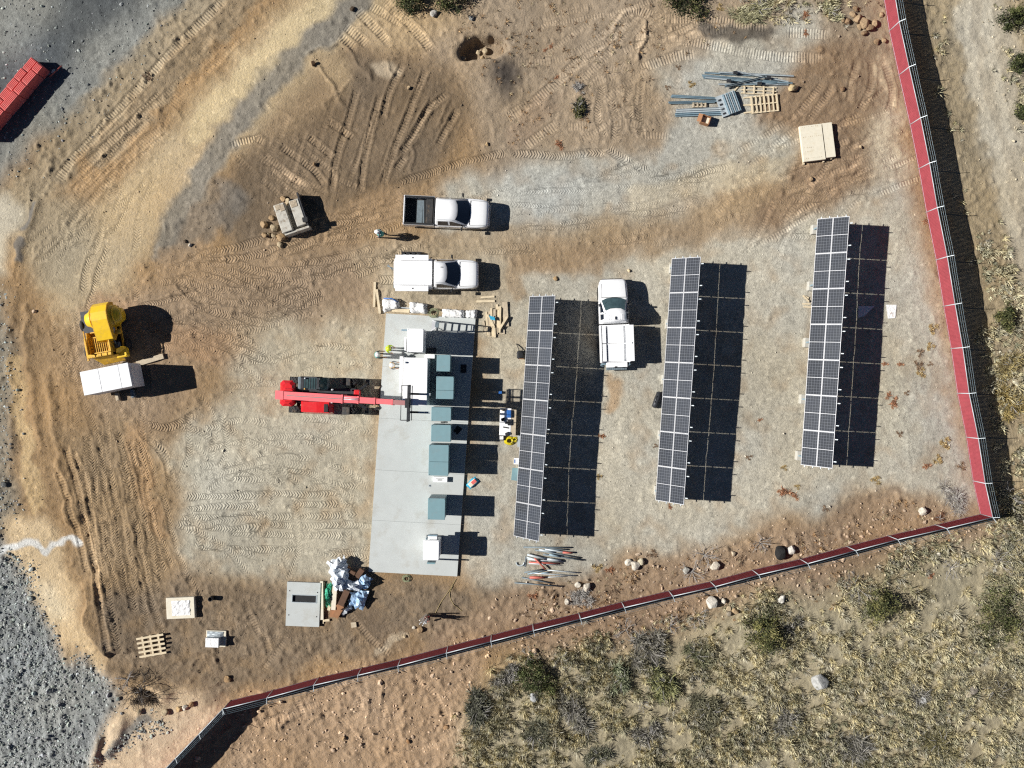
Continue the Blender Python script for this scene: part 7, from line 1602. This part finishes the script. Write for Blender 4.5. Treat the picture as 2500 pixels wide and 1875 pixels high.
def shrub(kind, px, py, r, h, label, cols, n=1500, asp=1.0, rz=0.0, seed=0, name='shrub', leaf=.06):
    root = empty(name, G(px, py), rz); tag(root, label, 'shrub' if name != 'weed' else 'weed'); rm = r / S
    if kind == 'leafy':
        V, F, C = leaves(n, rm * asp, rm, h, leaf, cols, seed, 34); link('foliage', np_mesh('foliage', V, F, C), M['leaf'], root)
    else:
        V, F, C = twigs(n, rm * asp, rm, h, .012 if kind == 'twiggy' else .022, cols, seed); link('foliage' if kind != 'twiggy' else 'twigs', np_mesh('twigs', V, F, C), M['leaf'], root)
    mb = MB(); stems(mb, 7, rm, h, .025, seed); mb.build('stem', M['twig_dark'] if kind == 'leafy' else M['twig'], root)
    return root
DG = [(82, 90, 56), (66, 74, 46), (102, 108, 66), (118, 120, 78), (54, 60, 40)]
OG = [(118, 120, 74), (140, 138, 86), (98, 102, 64), (156, 150, 100), (84, 88, 58)]
GB_ = [(168, 164, 154), (140, 136, 126), (190, 186, 176), (120, 116, 106), (152, 148, 128)]
PB = [(206, 202, 196), (180, 176, 170), (222, 218, 210), (150, 146, 140)]
shrub('leafy', 1000, 2, 38, 1.3, 'left green bush at the top edge, left of the pale grey boulder', DG, 3200, 1.1, seed=1)
shrub('leafy', 1100, -6, 46, 1.4, 'wide green bush at the top edge, right of its neighbour', OG[:3] + DG, 3600, 1.2, seed=2)
shrub('leafy', 1675, 0, 52, 1.3, 'dark green bush at the top edge above the curved track marks', DG, 3600, 1.15, seed=3)
shrub('blade', 1850, 20, 52, .9, 'pale straw coloured brush at the top edge right of the dark green bush', [(206, 202, 160), (186, 182, 140), (220, 214, 178), (150, 146, 110)], 900, 1.5, seed=4)
shrub('blade', 2030, 25, 34, .8, 'pale spiky brush at the top edge left of the rock heap', [(206, 202, 160), (186, 182, 140), (220, 214, 178)], 620, seed=5)
shrub('leafy', 1305, 1655, 50, 1.2, 'round dark green bush just below the fence, left in the brush', DG[:3], 3600, 1.0, seed=6)
shrub('blade', 1408, 262, 32, .9, 'olive grey brush alone between the tracks near the top', OG + GB_[:2], 620, .8, seed=7)
shrub('twiggy', 1414, 218, 20, .5, 'pale grey twigs above the lone olive brush', PB, 260, seed=8)
shrub('leafy', 1870, 1550, 62, 1.5, 'tall green shrub left of the open soil in the dry grass', OG + DG[:2], 4200, .9, seed=9)
shrub('leafy', 2150, 1475, 48, 1.5, 'bright olive green shrub with a long shadow in the dry grass', OG, 3400, .85, seed=10)
shrub('leafy', 2440, 1510, 70, 1.2, 'broad olive shrub at the right edge of the dry grass', OG[2:] + DG, 3800, .9, seed=11)
shrub('leafy', 2478, 40, 36, 1.2, 'green shrub at the top right corner beyond the road', DG + OG[:1], 2600, .9, seed=12)
shrub('leafy', 2492, 150, 24, .9, 'smaller green shrub at the right edge below the corner one', DG, 1500, seed=13)
shrub('leafy', 2504, 270, 22, .9, 'third green shrub along the right edge', DG, 1300, seed=14)
shrub('leafy', 2458, 772, 30, .9, 'olive green shrub outside the red fence, half way down', OG + DG[1:2], 2200, .9, seed=15)
shrub('blade', 2475, 895, 42, .8, 'straw brown brush outside the red fence below the olive shrub', [(190, 172, 118), (166, 148, 100), (206, 190, 136), (130, 116, 84)], 800, seed=16)
shrub('blade', 2480, 985, 52, .9, 'golden brush outside the red fence near the dark shadow end', [(196, 174, 110), (170, 148, 96), (140, 124, 84), (210, 190, 130)], 1000, seed=17)
shrub('blade', 1520, 1660, 44, 1.3, 'spiky pale green yucca like clump with a black shadow', [(206, 210, 178), (166, 174, 138), (190, 196, 158), (96, 104, 78)], 900, .8, seed=18)
shrub('blade', 1625, 1672, 56, 1.5, 'big spiky yellowish clump right of the pale spiky one', [(186, 186, 128), (150, 152, 110), (206, 204, 146), (90, 94, 66), (130, 132, 100)], 1300, .9, seed=19)
shrub('blade', 1590, 1590, 60, 1.2, 'large dark grey brush above the spiky clumps', GB_, 1300, 1.0, seed=20)
shrub('blade', 1400, 1740, 62, 1.0, 'wide grey brush below the dark green bush', GB_, 1300, .8, seed=21)
shrub('blade', 1170, 1735, 58, 1.2, 'dark grey green brush at the left border of the dry field', [(110, 112, 92), (90, 92, 76), (140, 140, 122), (164, 162, 150)], 1400, .8, seed=22)
shrub('blade', 1240, 1655, 40, .9, 'pale grey brush at the upper left of the dry field', PB + GB_, 760, 1.0, seed=23)
shrub('blade', 1585, 1800, 46, .9, 'dark grey brush low in the middle of the dry field', GB_[1:], 820, seed=24)
shrub('blade', 1920, 1760, 52, 1.0, 'dark grey brush right of the middle of the dry field', GB_, 900, seed=25)
shrub('blade', 2250, 1700, 48, .9, 'grey brush round the light grey boulder in the dry field', GB_, 800, seed=26)
shrub('blade', 2090, 1845, 56, 1.0, 'grey brush at the bottom edge of the dry field', GB_, 900, seed=27)
shrub('blade', 1930, 1535, 34, .8, 'small dark brush left of the bright olive shrub', GB_[1:4], 560, seed=28)
shrub('blade', 2440, 1690, 62, .9, 'brown grey brush at the right edge low in the dry field', [(150, 140, 112), (120, 112, 92), (170, 160, 128)], 900, seed=29)
shrub('blade', 1730, 1740, 54, .9, 'olive grey brush between the middle brushes of the field', [(132, 130, 104), (110, 108, 88), (150, 146, 122)], 900, seed=30)
shrub('blade', 2300, 1820, 60, .9, 'olive brown brush at the lower right of the dry field', [(142, 136, 100), (120, 114, 86), (166, 156, 112)], 950, seed=31)
shrub('blade', 1700, 1600, 46, .9, 'olive brush right of the large dark grey brush', [(128, 130, 100), (150, 150, 118), (100, 102, 80)], 760, seed=32)
shrub('blade', 1310, 1800, 50, .9, 'grey olive brush at the lower left of the field', [(128, 128, 104), (150, 148, 130), (100, 102, 84)], 800, seed=33)
shrub('blade', 1460, 1850, 44, .8, 'grey olive brush at the bottom edge, left of centre', [(128, 128, 104), (150, 148, 130), (100, 102, 84)], 700, seed=34)
def dead_brush(px, py, r, label, seed, depth=3, n=9, h=.5, m='twig', th=.022):
    rg = random.Random(seed); root = empty('dead_brush', G(px, py), rg.uniform(0, 6)); tag(root, label, 'dead bush'); rm = r / S
    def grow(mb, p, a, el, L, t, d):
        q = [p]
        for k in range(3):
            a += rg.uniform(-.35, .35); el += rg.uniform(-.25, .2); s_ = L / 3; p = (p[0] + s_ * math.cos(a) * math.cos(el), p[1] + s_ * math.sin(a) * math.cos(el), max(.02, p[2] + s_ * math.sin(el))); q.append(p)
        mb.tube(q, t, 4, r2=t * .55)
        if d > 0:
            for k in range(rg.choice((2, 3))): grow(mb, q[rg.choice((2, 3))], a + rg.uniform(-.9, .9), el + rg.uniform(-.4, .4), L * rg.uniform(.5, .75), t * .65, d - 1)
    for k in range(n):
        mb = MB(); grow(mb, (0, 0, .02), 2 * math.pi * k / n + rg.uniform(-.3, .3), rg.uniform(.1, .7), rm * .55, th, depth - 1); mb.build('branch', M[m], root)
    return root
dead_brush(1720, 1355, 40, 'twiggy pale bush with bare white branches left of the pointed boulder', 1)
dead_brush(1690, 1395, 36, 'bare pale branches around the grey round boulder', 2)
shrub('twiggy', 1418, 1450, 36, .7, 'round grey twig bush below the pipe pile', PB, 900, seed=41)
dead_brush(1855, 1325, 28, 'pale grey dead bush by the charred lump', 3)
dead_brush(1705, 1510, 32, 'bare white branched bush outside the maroon fence', 4)
dead_brush(2095, 1435, 46, 'largest bare white bush above the bright olive shrub', 5, n=11)
dead_brush(1370, 1610, 38, 'bare pale branch with forks right of the dark green bush', 6, n=5)
dead_brush(1290, 1600, 26, 'small bare pale twigs outside the fence near the pinkish rock', 7, n=5)
dead_brush(1530, 1540, 36, 'thin white dead branches above the dark grey brush', 8, n=7)
dead_brush(1640, 1530, 34, 'grey white dead branches right of the thin dead ones', 9, n=7)
dead_brush(2450, 1370, 44, 'pale bare bush at the right side below the fence corner', 10, n=9)
dead_brush(2330, 1390, 34, 'pale bare bush left of the right side one', 11, n=7)
dead_brush(1570, 1720, 26, 'short bare branches under the yellowish spiky clump', 12, n=6)
dead_brush(2470, 1210, 40, 'white bare bush beside the end of the fence shadow', 13, n=9)
dead_brush(345, 1680, 58, 'dark tangled dead brush at the lower left end of the dirt', 14, n=12, m='twig_dark', th=.03)
dead_brush(318, 1655, 30, 'pale frayed end of the dead brush beside the rubble', 15, n=7)
shrub('twiggy', 350, 1690, 46, .6, 'dark brown leafless bush inside the tangled dead brush', [(74, 62, 50), (56, 46, 38), (110, 94, 76)], 900, seed=42)
shrub('twiggy', 2325, 1218, 44, .5, 'silvery low brush in the corner of the yard', PB + [(176, 168, 150)], 900, 1.0, seed=43)
shrub('twiggy', 2290, 1265, 20, .5, 'reddish brown clump at the maroon fence near the corner', [(150, 108, 84), (128, 92, 72), (176, 140, 112)], 320, seed=44)
# dry weeds on the gravel: one of each kind, then copies
protos = {}
WG = 'dry weeds scattered over the gravel'
def weed(kind, px, py, r, label):
    cols = {'rust': [(200, 146, 112), (176, 122, 92), (214, 168, 130)], 'tan': [(206, 178, 122), (186, 158, 108), (216, 194, 146)], 'brown': [(160, 134, 108), (136, 112, 92), (186, 160, 132)]}[kind]
    if kind not in protos:
        root = empty('dry_weed', G(px, py), 0); V, F, C = twigs(170, .5, .5, .3, .02, cols, 50 + len(protos)); link('stalks', np_mesh('stalks', V, F, C), M['leaf'], root)
        mb = MB(); stems(mb, 4, .5, .3, .012, 5); mb.build('root_crown', M['twig_dark'], root); protos[kind] = root
    else: root = dup(protos[kind], G(px, py), random.uniform(0, 6))
    root.scale = (r / S / .5,) * 3; tag(root, label, 'weed', WG); root['label'] = label
for kind, x, y, r, lb in [('rust', 1967, 36, 14, 'rust red weed near the top, left of the rock heap'), ('rust', 1967, 82, 10, 'rust coloured weed below the top rust red one'), ('rust', 2176, 765, 8, 'tiny rust weed at the end of the pale sheet'), ('rust', 2198, 889, 9, 'round rust weed right of the right solar table shadow'), ('rust', 2160, 888, 9, 'rust weed on the shadow edge of the right solar table'), ('tan', 2278, 805, 16, 'round tan weed near the red fence'), ('tan', 2270, 848, 13, 'tan weed below the round tan one near the fence'), ('brown', 2248, 862, 12, 'left brown weed in the cluster near the fence'), ('brown', 2240, 892, 14, 'brown weed under the cluster near the fence'), ('tan', 2252, 912, 15, 'broad tan weed at the bottom of the cluster near the fence'), ('brown', 2272, 890, 8, 'small brown weed right of the cluster near the fence'),
                           ('rust', 2170, 965, 11, 'upper rust weed below the right solar table shadow end'), ('rust', 2182, 985, 16, 'large rust weed right of the right solar table'), ('brown', 2214, 958, 8, 'small brown weed left of the fence, level with the rust pair'), ('brown', 2195, 1060, 10, 'brown weed right of the foot of the right table shadow'), ('rust', 2262, 1138, 12, 'dark rust weed near the lower part of the fence'), ('tan', 2310, 1085, 18, 'pale tan weed beside the lower part of the fence'), ('tan', 2290, 1120, 15, 'tan weed next to the dark rust one'), ('brown', 2345, 1140, 14, 'brown weed close to the lower red fence'), ('tan', 2136, 1172, 15, 'golden weed below the right solar table'), ('rust', 1912, 1200, 18, 'large rust weed lower left of the right solar table'), ('rust', 1940, 1210, 12, 'smaller rust weed beside the large one'), ('tan', 1945, 1188, 9, 'small tan weed beside the large rust one'), ('tan', 1912, 1142, 10, 'tan weed at the lower left corner of the right solar table'), ('brown', 2015, 1241, 10, 'brown weed on the edge of the gravel'),
                           ('rust', 1470, 1065, 10, 'rust weed right of the left solar table shadow'), ('tan', 1462, 1165, 9, 'tan weed right of the left solar table shadow, lower'), ('rust', 1855, 1025, 7, 'small rust weed between middle and right solar tables'), ('brown', 1828, 1115, 9, 'brown weed right of the middle table shadow'), ('rust', 1635, 1238, 8, 'rust weed at the foot of the middle solar table'), ('brown', 1600, 1090, 7, 'brown weed at the left edge of the middle solar table'), ('rust', 1365, 352, 14, 'orange weed where the brown dirt meets the gravel'), ('tan', 1690, 205, 11, 'tan weed left of the fanned beams'), ('brown', 1630, 212, 8, 'small brown weed left of the tan one'), ('brown', 1655, 165, 8, 'brown weed above the fanned beams'), ('brown', 1365, 70, 9, 'dark weed on the pinkish soil near the top'), ('rust', 1345, 112, 8, 'rust weed on the pinkish soil near the top'), ('rust', 1330, 122, 7, 'small rust weed left of its twin on the pinkish soil'), ('brown', 1396, 90, 6, 'small dark weed on the pinkish soil'), ('brown', 1318, 72, 6, 'tiny dark weed left on the pinkish soil'), ('brown', 1406, 58, 6, 'tiny dark weed upper right on the pinkish soil'), ('rust', 1360, 188, 40 / 5, 'tan rust weed beside the arc of tracks'), ('rust', 2260, 540, 12, 'rust weed touching the red fence on its yard side'),
                           ('brown', 360, 190, 13, 'dark brown weed between the tread marks of the tan road verge'), ('tan', 1760, 20, 12, 'orange tan weed right of the dark green bush at the top'), ('rust', 1305, 1455, 16, 'rust weed between the pipe pile and the fence'), ('brown', 1345, 1450, 12, 'brown weed right of the rust one by the fence'), ('brown', 1280, 1500, 8, 'dark brown weed close to the fence'), ('brown', 1592, 1355, 14, 'brown weed behind the three pale rocks'), ('tan', 1460, 1385, 15, 'tan weed left of the three pale rocks'), ('rust', 1490, 1392, 13, 'rust weed left of the three pale rocks'), ('brown', 1500, 1440, 14, 'dark weed below the three pale rocks'), ('brown', 1810, 1370, 16, 'brown weed right of the pointed boulder'), ('rust', 2280, 1410, 10, 'orange weed outside the fence on bare soil')]:
    weed(kind, x, y, r, lb)
